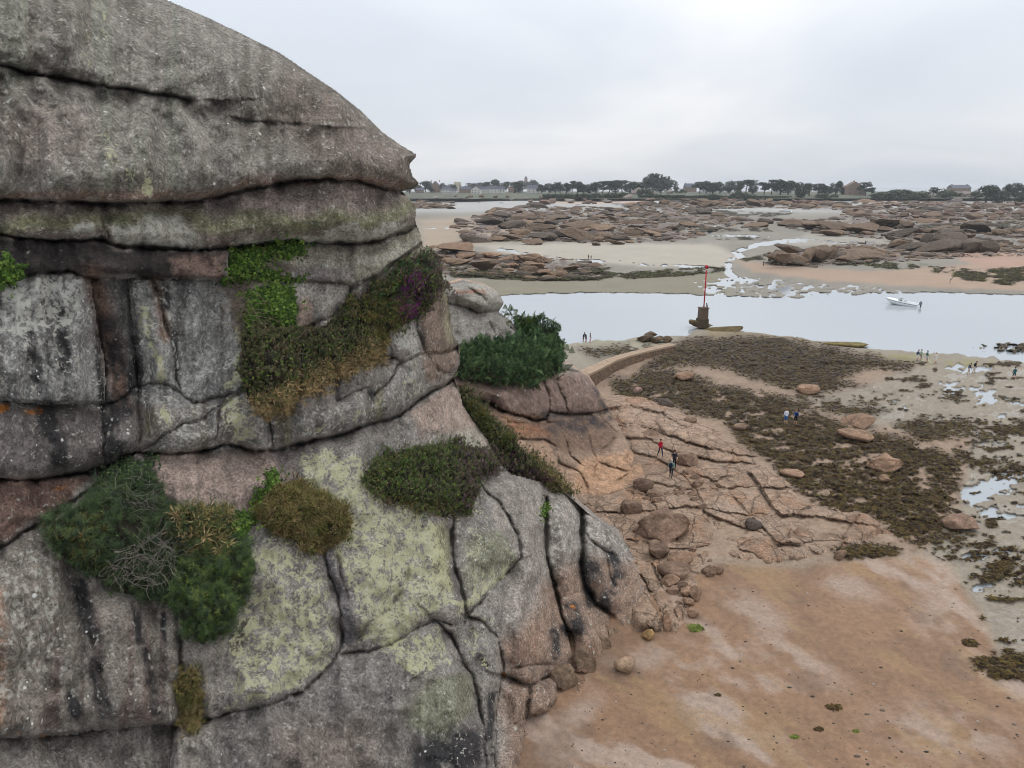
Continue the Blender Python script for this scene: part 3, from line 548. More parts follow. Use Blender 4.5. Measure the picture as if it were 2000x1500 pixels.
def paint_cliff(PX, PY, lab):
    P = Paint(PX, PY, 17, 60, 5); Q = Paint(PX, PY, 6, 20, 6); K = 1.2
    B = lambda r, g, b: lin((r, g, b), K)
    n0 = fbm2(PX / 120, PY / 120, 101, 5); n1 = fbm2(PX / 30, PY / 30, 105, 4); vs = vstreak(PX, PY, 111); vs2 = vstreak(PX, PY, 117, 34, 300)
    c = np.broadcast_to(B(122, 115, 108), PX.shape + (3,)).copy()
    L = np.zeros(PX.shape + (3,)); L[..., 0] = .02; L[..., 1] = .17; L[..., 2] = .006
    dome = sstep(400, 380, PY)
    c = mixc(c, B(120, 114, 106), dome); c = mixc(c, B(96, 90, 82), dome * sstep(0, .45, n0 + .5 * vs)); c = mixc(c, B(104, 94, 85), P.poly([(560, 120), (820, 300), (820, 370), (620, 340), (520, 230)], 40) * .9)
    c = mixc(c, B(115, 114, 102), dome * sstep(.05, .4, vs2) * sstep(500, 300, PX) * .8); c = mixc(c, B(116, 96, 84), P.line([(-400, 372), (0, 383), (200, 388), (400, 380), (520, 352), (780, 362)], 10) * .9)
    c = mixc(c, B(122, 110, 102), P.blob(90, 260, 90, 70, 0, .6) * .6); L[..., 2] += dome * .03; L[..., 0] += P.line([(150, 20), (170, 90), (180, 130)], 14) * .3 + P.line([(190, 240), (230, 310), (270, 370)], 24) * .35 + P.line([(285, 330), (300, 380)], 12) * .4 + P.line([(205, 10), (205, 120)], 7) * .35
    belt = P.poly([(-460, 385), (0, 395), (300, 400), (520, 366), (790, 375), (830, 430), (745, 470), (560, 472), (300, 489), (0, 457), (-460, 440)], 5)
    c = mixc(c, B(118, 106, 99), belt); c = mixc(c, B(112, 112, 84), P.line([(-400, 425), (0, 440), (180, 430), (300, 425), (420, 435), (560, 440), (640, 425), (730, 440), (800, 400)], 17) * .85)
    for p in ([(130, 458), (160, 434), (180, 438), (190, 465)], [(204, 432), (250, 438), (300, 422), (350, 426), (385, 455), (400, 480), (300, 484), (225, 472)], [(600, 455), (690, 432), (720, 450), (775, 425), (790, 440), (745, 466), (640, 470)], [(450, 470), (600, 455), (640, 468), (500, 477)]):
        m = P.poly(p, 7); c = mixc(c, B(152, 148, 136), m); L[..., 1] += m * .25
    rec = P.poly([(-460, 455), (0, 462), (220, 482), (440, 488), (440, 545), (170, 540), (0, 540), (-460, 530)], 6); c = mixc(c, B(50, 45, 43), rec); c = mixc(c, B(116, 96, 86), P.poly([(330, 500), (438, 492), (440, 560), (380, 545), (335, 540)], 8) * .8)  # recess under the belt: shade painted into the rock colour, along with dark staining
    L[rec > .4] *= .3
    sl = P.poly([(450, 545), (470, 500), (560, 474), (745, 472), (825, 432), (840, 480), (740, 540), (690, 556), (560, 543)], 5); c = mixc(c, B(128, 122, 108), sl); c = mixc(c, B(112, 104, 100), P.poly([(540, 525), (620, 505), (680, 515), (690, 548), (570, 542)], 8) * .9)
    c = mixc(c, B(150, 145, 132), P.line([(540, 510), (620, 500), (690, 515), (760, 505), (820, 470)], 9) * .8); c = mixc(c, B(134, 128, 120), P.poly([(480, 550), (670, 552), (680, 590), (580, 640), (500, 600)], 6)); c = mixc(c, B(150, 132, 118), P.blob(590, 615, 18, 30, .3))
    # grey pillars with pale crust, rain streaks and black seeps
    pil = P.poly([(-460, 540), (440, 545), (475, 700), (475, 770), (380, 790), (200, 795), (-460, 775)], 8); c = mixc(c, B(126, 124, 120), pil); L[..., 1] += pil * .12 + P.poly([(0, 545), (150, 535), (180, 590), (150, 640), (0, 660)], 14) * .22
    c = mixc(c, B(74, 70, 68), pil * sstep(.05, .42, vs) * .75); L[..., 2] += pil * .05 + P.blob(40, 740, 60, 40) * .35
    L[..., 0] += P.line([(285, 600), (305, 680), (315, 740)], 20) * .55 + P.line([(465, 640), (470, 740)], 14) * .5 + P.line([(455, 790), (480, 850)], 26) * .42 + P.line([(430, 760), (460, 740)], 10) * .5 + P.line([(320, 790), (330, 820)], 10) * .5
    gul = Q.line([(185, 545), (205, 620), (225, 720), (240, 790)], 22); c = mixc(c, B(118, 92, 76), gul * .9); c = mixc(c, B(118, 92, 76), P.line([(300, 545), (320, 600), (332, 660)], 10) * .8); L[..., 0] *= 1 - .8 * gul; L[..., 1] *= 1 - .8 * gul
    c = mixc(c, B(104, 97, 93), P.poly([(-460, 790), (0, 790), (260, 800), (262, 880), (170, 920), (0, 935), (-460, 955)], 6)); L[..., 2] += P.poly([(-100, 790), (260, 800), (250, 890), (0, 930)], 10) * .15
    low = P.poly([(280, 800), (480, 770), (530, 800), (640, 800), (760, 740), (830, 700), (850, 760), (700, 840), (530, 875), (300, 885)], 6); c = mixc(c, B(122, 118, 112), low); c = mixc(c, B(96, 90, 84), low * sstep(.05, .4, vs)); c = mixc(c, B(112, 106, 84), low * sstep(.1, .4, vstreak(PX, PY, 131, 20, 200)) * .8)
    L[..., 0] += low * .13 + P.poly([(560, 830), (700, 790), (830, 720), (830, 760), (700, 830), (560, 865)], 10) * .18; L[..., 1] += low * .12
    # bare pink granite under the long ledge
    c = mixc(c, B(142, 126, 116), P.poly([(290, 890), (420, 882), (540, 878), (560, 930), (510, 1000), (400, 1010), (320, 980)], 10)); c = mixc(c, B(112, 90, 80), P.poly([(-460, 970), (0, 942), (180, 925), (130, 985), (0, 1060), (-460, 1220)], 8)); L[..., :] *= (1 - .9 * P.poly([(290, 885), (560, 880), (510, 1000), (320, 990)], 8))[..., None]
    c = mixc(c, B(100, 90, 86), P.poly([(545, 875), (610, 865), (600, 960), (560, 950)], 10) * .8)
    c = mixc(c, B(122, 114, 105), P.poly([(-460, 1240), (0, 1075), (80, 1040), (200, 1150), (350, 1200), (352, 1400), (0, 1430), (-460, 1430)], 8)); L[..., 1] += P.poly([(0, 1090), (90, 1050), (130, 1130), (130, 1300), (0, 1380)], 20) * .2; L[..., 2] += P.poly([(0, 1060), (350, 1200), (350, 1400), (0, 1430)], 10) * .09; c = mixc(c, B(150, 120, 98), P.line([(0, 1150), (4, 1400)], 12) * .7); c = mixc(c, B(100, 86, 80), P.poly([(-100, 1200), (350, 1200), (350, 1410), (-100, 1430)], 8) * sstep(.05, .4, vs) * .8)
    # lichen-covered lobes in the lower middle
    for p, a in (([(430, 1390), (450, 1250), (500, 1130), (480, 1050), (540, 1035), (625, 1085), (668, 1240), (640, 1300), (560, 1360)], .46), ([(580, 900), (640, 870), (700, 890), (760, 960), (850, 1010), (880, 1100), (900, 1180), (850, 1205), (770, 1250), (700, 1262), (680, 1150), (640, 1060), (600, 990)], .52), ([(890, 1180), (940, 1150), (1000, 1100), (1000, 1120), (910, 1200)], .6),
                 ([(900, 1020), (960, 950), (1000, 1000), (1010, 1090), (930, 1160), (895, 1100)], .30), ([(720, 1260), (860, 1215), (900, 1300), (800, 1330)], .36), ([(890, 1200), (960, 1200), (980, 1300), (940, 1330)], .36), ([(600, 1290), (700, 1280), (860, 1230), (930, 1400), (860, 1450), (600, 1500), (450, 1420)], .14), ([(720, 870), (830, 810), (900, 770), (900, 830), (820, 860), (740, 900)], .1)):
        m = P.poly(p, 14); L[..., 0] += m * a; c = mixc(c, B(118, 114, 109), m * .7)
    c = mixc(c, B(122, 118, 90), P.poly([(830, 1030), (880, 1020), (885, 1100), (900, 1150), (860, 1150)], 10) * .8); c = mixc(c, B(114, 116, 90), P.poly([(900, 1060), (1000, 1030), (1005, 1100), (920, 1150)], 12) * .6); c = mixc(c, B(108, 110, 86), P.poly([(800, 1320), (920, 1330), (930, 1390), (850, 1450), (780, 1400)], 12) * .7)
    c = mixc(c, B(108, 103, 98), P.poly([(430, 1410), (700, 1290), (860, 1300), (780, 1420), (820, 1700), (330, 1700)], 20) * .8); c = mixc(c, B(116, 104, 95), P.blob(640, 1460, 120, 60, 0, .6) * .6); c = mixc(c, B(96, 92, 94), P.line([(640, 1080), (668, 1170), (690, 1250)], 9) * .9); c = mixc(c, B(92, 86, 84), P.line([(880, 1020), (888, 1110), (905, 1190), (930, 1240)], 8) * .9); c = mixc(c, B(70, 60, 56), P.blob(470, 1250, 16, 40, .4) * .8)
    # right flank: pale rim, brown lower part, ochre foot
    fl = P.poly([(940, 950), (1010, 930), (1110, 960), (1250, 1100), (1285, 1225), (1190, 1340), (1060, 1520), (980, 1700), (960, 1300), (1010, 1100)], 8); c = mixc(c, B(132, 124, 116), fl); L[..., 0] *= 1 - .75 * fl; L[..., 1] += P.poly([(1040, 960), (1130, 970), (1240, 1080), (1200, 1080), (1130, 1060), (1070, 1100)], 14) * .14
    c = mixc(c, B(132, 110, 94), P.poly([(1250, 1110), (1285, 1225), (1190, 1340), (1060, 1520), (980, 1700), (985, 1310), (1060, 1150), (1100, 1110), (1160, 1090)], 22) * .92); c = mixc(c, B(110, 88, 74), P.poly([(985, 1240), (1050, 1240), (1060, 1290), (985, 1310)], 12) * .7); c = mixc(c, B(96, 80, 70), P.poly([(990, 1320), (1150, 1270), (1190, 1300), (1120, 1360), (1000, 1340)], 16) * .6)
    c = mixc(c, B(164, 126, 88), P.line([(1290, 1232), (1205, 1262), (1190, 1330), (1110, 1410), (1050, 1500), (1030, 1600)], 26) * .5); c = mixc(c, B(128, 92, 68), P.line([(1150, 1270), (1130, 1340)], 16) * .45)
    c = mixc(c, B(148, 130, 118), P.poly([(800, 800), (880, 740), (905, 780), (960, 870), (900, 850), (830, 860)], 12) * .9); c = mixc(c, B(142, 136, 124), P.poly([(840, 860), (930, 840), (975, 900), (940, 900)], 10) * .8); c = mixc(c, B(124, 108, 96), P.poly([(820, 560), (872, 540), (884, 660), (898, 720), (840, 740), (830, 690)], 8)); c = mixc(c, B(128, 124, 98), P.line([(866, 560), (880, 660)], 8) * .7); c = mixc(c, B(150, 146, 138), P.poly([(750, 640), (812, 610), (826, 690), (760, 695)], 8) * .8); L[..., 1] += P.poly([(750, 640), (812, 610), (826, 690), (760, 695)], 8) * .3
    c = mixc(c, B(120, 112, 96), P.poly([(800, 430), (840, 500), (820, 500), (780, 470)], 8) * .6)
    blk = B(44, 42, 43)
    for p, w in (([(213, 635), (225, 690), (245, 760), (250, 800)], 17), ([(186, 680), (196, 760), (204, 800)], 6), ([(215, 800), (222, 850), (228, 905)], 20), ([(262, 660), (270, 760)], 7), ([(322, 560), (328, 600)], 6), ([(338, 650), (348, 720)], 5), ([(155, 1145), (178, 1240), (196, 1330), (210, 1400)], 17), ([(262, 1180), (272, 1250)], 9), ([(285, 1280), (305, 1390)], 9), ([(320, 1200), (322, 1250)], 5),
                 ([(140, 1360), (150, 1400)], 12), ([(60, 650), (70, 740)], 10), ([(120, 600), (128, 720)], 14), ([(90, 800), (120, 900)], 20), ([(1158, 1105), (1172, 1140), (1186, 1185)], 12), ([(1118, 1190), (1122, 1210), (1130, 1228)], 15), ([(1082, 1235), (1088, 1280)], 9), ([(1195, 1085), (1206, 1110), (1202, 1150)], 11), ([(1140, 1095), (1146, 1150), (1155, 1180)], 10), ([(1100, 1225), (1112, 1240)], 7), ([(960, 1360), (955, 1440)], 7),
                 ([(840, 1480), (880, 1460), (915, 1455)], 34), ([(900, 1500), (905, 1600)], 40), ([(850, 1560), (900, 1640)], 40), ([(935, 1280), (950, 1300)], 5), ([(625, 755), (632, 800)], 8), ([(655, 730), (660, 780)], 7), ([(720, 740), (730, 780)], 6)):
        c = mixc(c, blk, np.clip(Q.line(p, w) * 1.5, 0, 1) * sstep(-.7, .0, n1) * .95)
    for (x, y, r1, r2) in ((62, 800, 20, 9), (8, 797, 9, 8), (105, 952, 24, 8), (85, 1440, 9, 4), (1118, 1188, 6, 5), (1240, 1098, 5, 6), (985, 1318, 4, 6), (28, 1432, 16, 4)): c = mixc(c, lin((170, 108, 48), 1.0), Q.blob(x, y, r1, r2) * sstep(-.2, .2, n1))
    c = c * (1 + .12 * n0 + .10 * n1 + .10 * vs + .20 * vstreak(PX, PY, 141, 9, 130))[..., None]
    return np.clip(c, .008, .8), np.clip(L, 0, .7)
def cliff_relief(PX, PY):
    w = PX + 30 * fbm2(PX / 120, PY / 120, 501, 3)
    fold = .6 * fbm2(w / 75, PY / 190, 503, 3) * sstep(180, 240, PY) * sstep(400, 360, PY) * sstep(720, 500, PX)      # curtain folds under the brow
    flute = .20 * fbm2(w / 34, PY / 260, 507, 3) * (sstep(530, 570, PY) * sstep(800, 760, PY) + sstep(1060, 1100, PY) * sstep(520, 380, PX))
    lump = .35 * fbm2(PX / 70, PY / 70, 509, 3) * sstep(880, 980, PY) + .5 * fbm2(w / 46, PY / 150, 511, 3) * sstep(930, 1020, PX) * sstep(950, 1010, PY)
    return fold + flute + lump
cliff = empty('granite_cliff', at_y(600, 1500, 23.0).tolist())
tag(cliff, 'towering grey granite cliff of rounded blocks crusted with lichen, filling the left side', 'cliff')
def fix_parent(root):
    root.matrix_world; M = Matrix.Translation(root.location).inverted()
    for ch in root.children: ch.matrix_parent_inverse = M
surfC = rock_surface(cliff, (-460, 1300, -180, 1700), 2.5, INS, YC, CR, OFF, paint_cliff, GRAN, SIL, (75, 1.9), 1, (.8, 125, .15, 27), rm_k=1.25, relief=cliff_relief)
back_sheet(cliff, SIL, lambda x, y: YC(x, y) + 1.5, GRAN, [(-.6, 2, .2), (-3, 6, -.5), (-9, 14, -4), (-16, 20, -14)], lin((118, 110, 102), 1.5))
fix_parent(cliff)
# ------------------------------------------------------------------ lower outcrop behind it, running down to the jetty
OS = [(870, 556), (905, 545), (950, 556), (975, 570), (985, 592), (975, 608), (1000, 625), (1018, 655), (1060, 660), (1092, 680), (1100, 705), (1150, 730), (1172, 765), (1186, 790), (1200, 815), (1215, 840), (1230, 870), (1262, 905), (1275, 925)]
OI = OS + [(1240, 950), (1190, 965), (1150, 985), (1000, 1000), (840, 1000), (840, 540)]
OCt = [(870, 540, 62), (940, 550, 63), (985, 590, 65), (890, 660, 61), (1000, 660, 65), (1090, 690, 69), (900, 740, 58), (1000, 740, 61), (1080, 760, 66), (1165, 765, 72), (950, 800, 57), (1060, 812, 62), (1160, 815, 69.5), (1000, 860, 55), (1100, 870, 60), (1200, 850, 67), (860, 900, 50), (1000, 930, 52), (1060, 920, 55.5), (1150, 930, gyz(1150, 930, .8)), (1190, 965, gyz(1190, 965, .2)), (1260, 915, gyz(1260, 915, .6)), (1150, 985, gyz(1150, 985, -.2)), (1000, 1000, 50)]
YO = rbf(OCt)
OC = [([(870, 590), (900, 600), (930, 608), (965, 606), (990, 600)], 4, .9, 10, .8), ([(905, 560), (940, 575), (960, 600)], 3, .5, 8, .5, S_), ([(945, 606), (965, 640), (975, 665)], 4, .5, 12, .6, S_), ([(860, 720), (900, 735), (960, 750), (1060, 735), (1110, 720), (1170, 735)], 5, .8, 10, .6),
      ([(900, 765), (930, 780), (960, 790), (1000, 805), (1045, 818), (1062, 816), (1070, 802), (1100, 808), (1165, 810), (1200, 800)], 4, 1.4, 12, 1.1), ([(1062, 740), (1072, 765), (1070, 802)], 3.5, 1.0, 9, .8), ([(1090, 740), (1098, 770), (1106, 808)], 3.5, 1.0, 9, .8), ([(1150, 728), (1170, 762), (1168, 800)], 3.5, .6, 9, .6),
      ([(990, 822), (1050, 826), (1090, 822), (1100, 850), (1115, 890), (1135, 905)], 3, .5, 9, .4), ([(1135, 825), (1150, 850), (1160, 885), (1167, 905)], 3, .5, 9, .4), ([(1165, 812), (1200, 845), (1240, 870), (1275, 900)], 3, .5, 9, .4), ([(1010, 858), (1060, 858), (1085, 875), (1090, 905), (1130, 920), (1150, 960)], 3, .6, 10, .5), ([(1167, 905), (1175, 880), (1200, 858)], 3, .5, 9, .4), ([(1088, 880), (1090, 905)], 2.5, .4, 7, .4),
      ([(1167, 905), (1200, 915), (1230, 920)], 2.5, .4, 7, .3), ([(1167, 905), (1160, 935)], 2.5, .3, 7, .3), ([(900, 830), (960, 845), (1020, 860)], 3, .5, 9, .4), ([(1060, 835), (1090, 838)], 3, .4, 8, .3, S_), ([(1115, 840), (1130, 875)], 2.5, .3, 7, .2, S_), ([(1205, 945), (1235, 915), (1258, 900)], 2.5, .4, 7, .3), ([(1230, 870), (1220, 900), (1235, 915)], 2.5, .4, 7, .3)]
def paint_out(PX, PY, lab):
    P = Paint(PX, PY, 6, 22, 9); B = lambda r, g, b: lin((r, g, b), .92)
    n0 = fbm2(PX / 50, PY / 30, 201, 5); n1 = fbm2(PX / 14, PY / 9, 205, 4)
    c = np.broadcast_to(B(144, 122, 104), PX.shape + (3,)).copy(); L = np.zeros(PX.shape + (3,)); L[..., 2] = .05
    up = sstep(770, 700, PY); c = mixc(c, B(140, 134, 126), up); L[..., 1] += up * .12; L[..., 2] += up * .3
    c = mixc(c, B(160, 154, 144), P.poly([(870, 550), (985, 555), (985, 606), (900, 598)], 5)); c = mixc(c, B(160, 112, 88), P.line([(890, 568), (930, 566), (945, 572)], 3) * .8)
    c = mixc(c, B(126, 106, 96), P.poly([(860, 730), (1170, 730), (1170, 812), (1000, 812), (860, 770)], 6)); L[..., 2] += P.poly([(1095, 735), (1160, 735), (1168, 770), (1110, 780)], 6) * .4
    c = mixc(c, B(118, 96, 80), P.poly([(880, 780), (1060, 815), (1170, 812), (1215, 850), (1170, 890), (1010, 860), (900, 830)], 8)); dk = B(52, 48, 50)
    for p, w in (([(1062, 812), (1090, 812), (1160, 818)], 9), ([(1165, 760), (1178, 790), (1190, 815)], 9), ([(1040, 838), (1085, 845)], 8), ([(1150, 822), (1180, 830)], 9), ([(1090, 826), (1140, 840)], 10)): c = mixc(c, dk, P.line(p, w) * .85 * sstep(-.6, .1, n1))
    c = mixc(c, B(142, 100, 72), P.poly([(980, 815), (1050, 830), (1080, 850), (1010, 855)], 6) * .7); c = mixc(c, B(158, 130, 108), P.poly([(1000, 862), (1070, 865), (1085, 900), (1140, 925), (1150, 960), (1050, 930)], 6)); c = mixc(c, B(168, 134, 106), P.poly([(1130, 900), (1230, 880), (1275, 915), (1190, 970), (1120, 960)], 8)); c = mixc(c, B(168, 142, 122), P.poly([(1100, 700), (1150, 728), (1185, 790), (1150, 735)], 5))
    c = c * (1 + .14 * n0 + .14 * n1)[..., None]; return np.clip(c, .008, .8), np.clip(L, 0, .7)
outc = empty('granite_outcrop', at_z(1100, 960, 0.0).tolist())
tag(outc, 'brown and grey granite outcrop with perched slabs, stepping down behind the cliff to the jetty', 'outcrop')
surfO = rock_surface(outc, (840, 1280, 540, 1000), 2.0, OI, YO, OC, [(930, 575, 1.0), (950, 640, .1), (1000, 780, .9), (1085, 770, .6), (1135, 775, 1.1)], paint_out, GRAN, OS, (26, 3.5), 2, (0.5, 60, .16, 14), 30, rs=1.4, rm_k=1.1, dk=.75)
back_sheet(outc, OS, lambda x, y: YO(x, y) + 3.4, GRAN, [(-.6, 3, -.2), (-4, 9, -2), (-9, 16, -9)], lin((140, 118, 100), 1.4))
fix_parent(outc)
# ------------------------------------------------------------------ pink rock platform at its foot
PI_ = [(1130, 965), (1190, 930), (1225, 880), (1195, 830), (1175, 778), (1215, 766), (1265, 775), (1320, 800), (1400, 838), (1480, 868), (1520, 892), (1500, 905), (1575, 945), (1570, 965), (1640, 985), (1720, 1012), (1758, 1042), (1700, 1060), (1640, 1090), (1560, 1108), (1480, 1122), (1420, 1100), (1395, 1105), (1370, 1180), (1320, 1240), (1240, 1240), (1150, 1060)]
def zplat(px, py):
    d = seg_dist(px, py, PI_ + [PI_[0]]); d = np.where(in_poly(px, py, PI_), d, -d)
    z = .12 + .5 * sstep(0, 26, d) + .28 * fbm2(px / 120, py / 45, 301, 3) + .5 * Ppl(px, py)
    return np.where(d < 0, .1, z) - .6 * sstep(3, -3, d)
def Ppl(px, py):
    r = 0
    for (x, y, a, b, h) in ((1250, 800, 70, 26, .9), (1330, 838, 90, 22, .8), (1390, 880, 80, 22, .6), (1300, 905, 60, 30, .5), (1420, 925, 70, 26, .3), (1250, 990, 90, 40, .25)):
        r = r + h * np.exp(-((px - x) / a) ** 2 - ((py - y) / b) ** 2)
    return r
def YP(px, py): return at_z(px, py, zplat(px, py))[..., 1]
PCk = [([(1180, 800), (1230, 795), (1290, 808), (1330, 830), (1400, 850), (1470, 880)], 3.5, 1.0, 9, .7), ([(1195, 830), (1250, 835), (1300, 848), (1370, 868), (1440, 890), (1520, 905)], 3.5, 1.1, 9, .8), ([(1225, 860), (1270, 862), (1310, 880), (1360, 892), (1430, 905), (1480, 912)], 3.5, 1.0, 9, .7),
       ([(1230, 880), (1280, 895), (1330, 925), (1360, 960), (1385, 1010), (1400, 1060), (1415, 1090)], 3, .8, 8, .5), ([(1360, 925), (1420, 955), (1470, 1010), (1520, 1060), (1545, 1105)], 3, .7, 8, .5), ([(1440, 900), (1480, 940), (1510, 990), (1560, 1050), (1600, 1095)], 2.5, .7, 7, .5),
       ([(1130, 960), (1200, 950), (1280, 945), (1360, 960), (1450, 950), (1570, 955)], 2.5, .6, 7, .4), ([(1150, 1005), (1250, 1000), (1370, 990), (1470, 1005), (1600, 1010), (1740, 1030)], 2.5, .6, 7, .4), ([(1380, 1000), (1450, 1030), (1530, 1060), (1650, 1060)], 2.5, .6, 7, .4), ([(1220, 1050), (1300, 1070), (1400, 1065), (1470, 1085), (1500, 1110)], 2.5, .6, 7, .4),
       ([(1240, 930), (1260, 960), (1290, 1010), (1320, 1050)], 2.5, .5, 7, .4), ([(1500, 905), (1450, 925), (1390, 940)], 2.5, .5, 7, .4), ([(1600, 975), (1560, 1010), (1540, 1050)], 2.5, .5, 7, .35), ([(1680, 1005), (1650, 1040), (1640, 1090)], 2.5, .5, 7, .35), ([(1270, 1100), (1290, 1150), (1320, 1200)], 3, .5, 7, .4), ([(1250, 1120), (1275, 1170), (1300, 1225)], 3, .5, 7, .4), ([(1290, 1120), (1330, 1170), (1345, 1200)], 3, .4, 7, .3), ([(1470, 1020), (1440, 1045), (1430, 1075)], 2.5, .5, 7, .3), ([(1290, 808), (1280, 822), (1300, 848)], 2.5, .5, 7, .3), ([(1400, 850), (1390, 872)], 2.5, .5, 7, .3)]
def paint_plat(PX, PY, lab):
    P = Paint(PX, PY, 5, 20, 12); B = lambda r, g, b: lin((r, g, b), .73); n0 = fbm2(PX / 60, PY / 26, 311, 5); n1 = fbm2(PX / 12, PY / 5, 315, 4)
    c = np.broadcast_to(B(164, 138, 116), PX.shape + (3,)).copy(); c = mixc(c, B(178, 150, 128), sstep(900, 800, PY) * .7); c = mixc(c, B(158, 140, 124), sstep(.1, .5, n0) * .5); c = mixc(c, B(160, 112, 76), sstep(.05, .45, fbm2(PX / 40, PY / 20, 319, 4)) * .35)
    r_ = np.random.default_rng(3).uniform(-.09, .09, lab.max() + 1); c = c * (1 + .14 * n0 + .14 * n1 + r_[lab])[..., None]
    L = np.zeros(PX.shape + (3,)); return np.clip(c, .01, .8), L
plat = empty('rock_platform', at_z(1400, 1000, 0.0).tolist()); tag(plat, 'low pinkish granite rock platform split by joints between the cliff foot and the seaweed', 'rock platform')
surfP = rock_surface(plat, (1120, 1770, 750, 1250), 2.0, PI_, YP, PCk, [], paint_plat, GRAN2, None, (0, 0), 3, (.25, 60, .15, 16), 24, 'rock_slab', rs=1.8, rm_k=.8, dk=.6)
fix_parent(plat)
# ------------------------------------------------------------------ loose boulders
import bmesh
def ico(sub):
    bm = bmesh.new(); bmesh.ops.create_icosphere(bm, subdivisions=sub, radius=1.0); bm.verts.ensure_lookup_table()
    V = np.array([v.co[:] for v in bm.verts]); Fc = np.array([[v.index for v in f.verts] for f in bm.faces]); bm.free(); return V, Fc
ICO = {k: ico(k) for k in (2, 3, 4)}
t = NT('boulder_granite'); oi = t.new('ShaderNodeObjectInfo'); v = t.pos()
g1 = t.noise(v, 5.0, 6, .72); g2 = t.noise(v, 1.1, 5, .6); g3 = t.noise(t.map(v, (1, 1, 2.5)), .6, 4, .6)
f = t.math('MULTIPLY', t.ramp(g1, .35, .65, .6, 1.4, False), t.ramp(g2, .35, .65, .72, 1.28, False))
cB = t.scale(oi.outputs['Color'], f); cB = t.mix(t.math('MULTIPLY', t.ramp(g3, .5, .68), .5), cB, t.scale(oi.outputs['Color'], .55))
BOULD = t.done(cB, .9, t.bump(t.math('ADD', g1, t.math('MULTIPLY', g2, 1.5)), .8, .12), .2)
def boulder_mesh(seed, sub=3, cuts=7, rough=.08, smooth=True, lo=.45):
    r = np.random.default_rng(seed); V, Fc = ICO[sub]; p = V.copy()
    for _ in range(cuts):
        n = r.normal(size=3); n /= np.linalg.norm(n); d = r.uniform(lo, .85); s = p @ n - d
        p -= n * (np.maximum(0, s) * .88)[:, None]
    n_ = fbm3(V[:, 0] * 1.6 + seed, V[:, 1] * 1.6, V[:, 2] * 1.6, seed, 4); p = p * (1 + rough * 2 * n_ + rough * .5 * noise3(V[:, 0] * 6, V[:, 1] * 6, V[:, 2] * 6, seed + 9))[:, None]
    mn, mx_ = p.min(0), p.max(0); p = (p - (mn + mx_) / 2) / ((mx_ - mn) / 2)
    return mesh_np('boulder', p, Fc, BOULD, smooth)
BM_near = [boulder_mesh(100 + i, 4, 9 + i % 4, .06, lo=.52) for i in range(7)]       # rounded sea-worn boulders
BM_ang = [boulder_mesh(200 + i, 4, 13, .06, lo=.34) for i in range(6)]              # jointed blocks
BM_rag = [boulder_mesh(250 + i, 4, 14, .16, lo=.4) for i in range(4)]
BM_far = [boulder_mesh(300 + i, 3, 18, .10, False, lo=.28) for i in range(16)]
RB = random.Random(5)
def put_boulder(px, py, w, h, meshes, col, label=None, group=None, z=None, rz=None, dep=None, name='boulder', k=1.0):
    g = at_z(px, py, float(terr_z(np.array(float(px)), np.array(float(py)))) if z is None else z)
    dist = math.sqrt(g[1] ** 2 + (H - g[2]) ** 2); m = dist / F; W_ = w * m / 2; ang = math.atan2(H - g[2], g[1])
    D_ = W_ * (dep or RB.uniform(.7, 1.0)); hp = h * m
    Hh = max(.28 * W_, (hp * .5 / math.cos(ang)) ** 2 - (D_ * math.tan(ang)) ** 2 * .8); Hh = math.sqrt(Hh) if (hp * .5 / math.cos(ang)) ** 2 > (D_ * math.tan(ang)) ** 2 * .8 else .3 * W_
    Hh = max(Hh, .28 * W_) * k
    o = link(name, RB.choice(meshes)); o.rotation_euler = (RB.uniform(-.14, .14), RB.uniform(-.16, .16), RB.uniform(-.25, .25) + RB.choice((0, math.pi)) if rz is None else rz)
    o.scale = (W_, D_, Hh); o.location = (g[0], g[1] + D_ * .85, g[2] + Hh * .72); o.color = (*[float(q) for q in np.clip(np.asarray(col) * RB.uniform(.78, 1.18), .01, .9)], 1)
    tag(o, label, 'boulder', group); return o
def fill(poly, n, wr, hr, seed, ymin=0):
    r = np.random.default_rng(seed); a = np.array(poly, float); out = []
    while len(out) < n:
        x, y = r.uniform(a[:, 0].min(), a[:, 0].max()), r.uniform(a[:, 1].min(), a[:, 1].max())
        if in_poly(np.array([x]), np.array([y]), poly)[0]:
            w = r.uniform(*wr) * (.6 + .8 * (y - a[:, 1].min()) / (np.ptp(a[:, 1]) + 1)); out.append((x, y, w, w * r.uniform(*hr)))
    return out
cb_, cp_, cg_ = A(138, 113, 95), A(164, 133, 109), A(112, 98, 88)
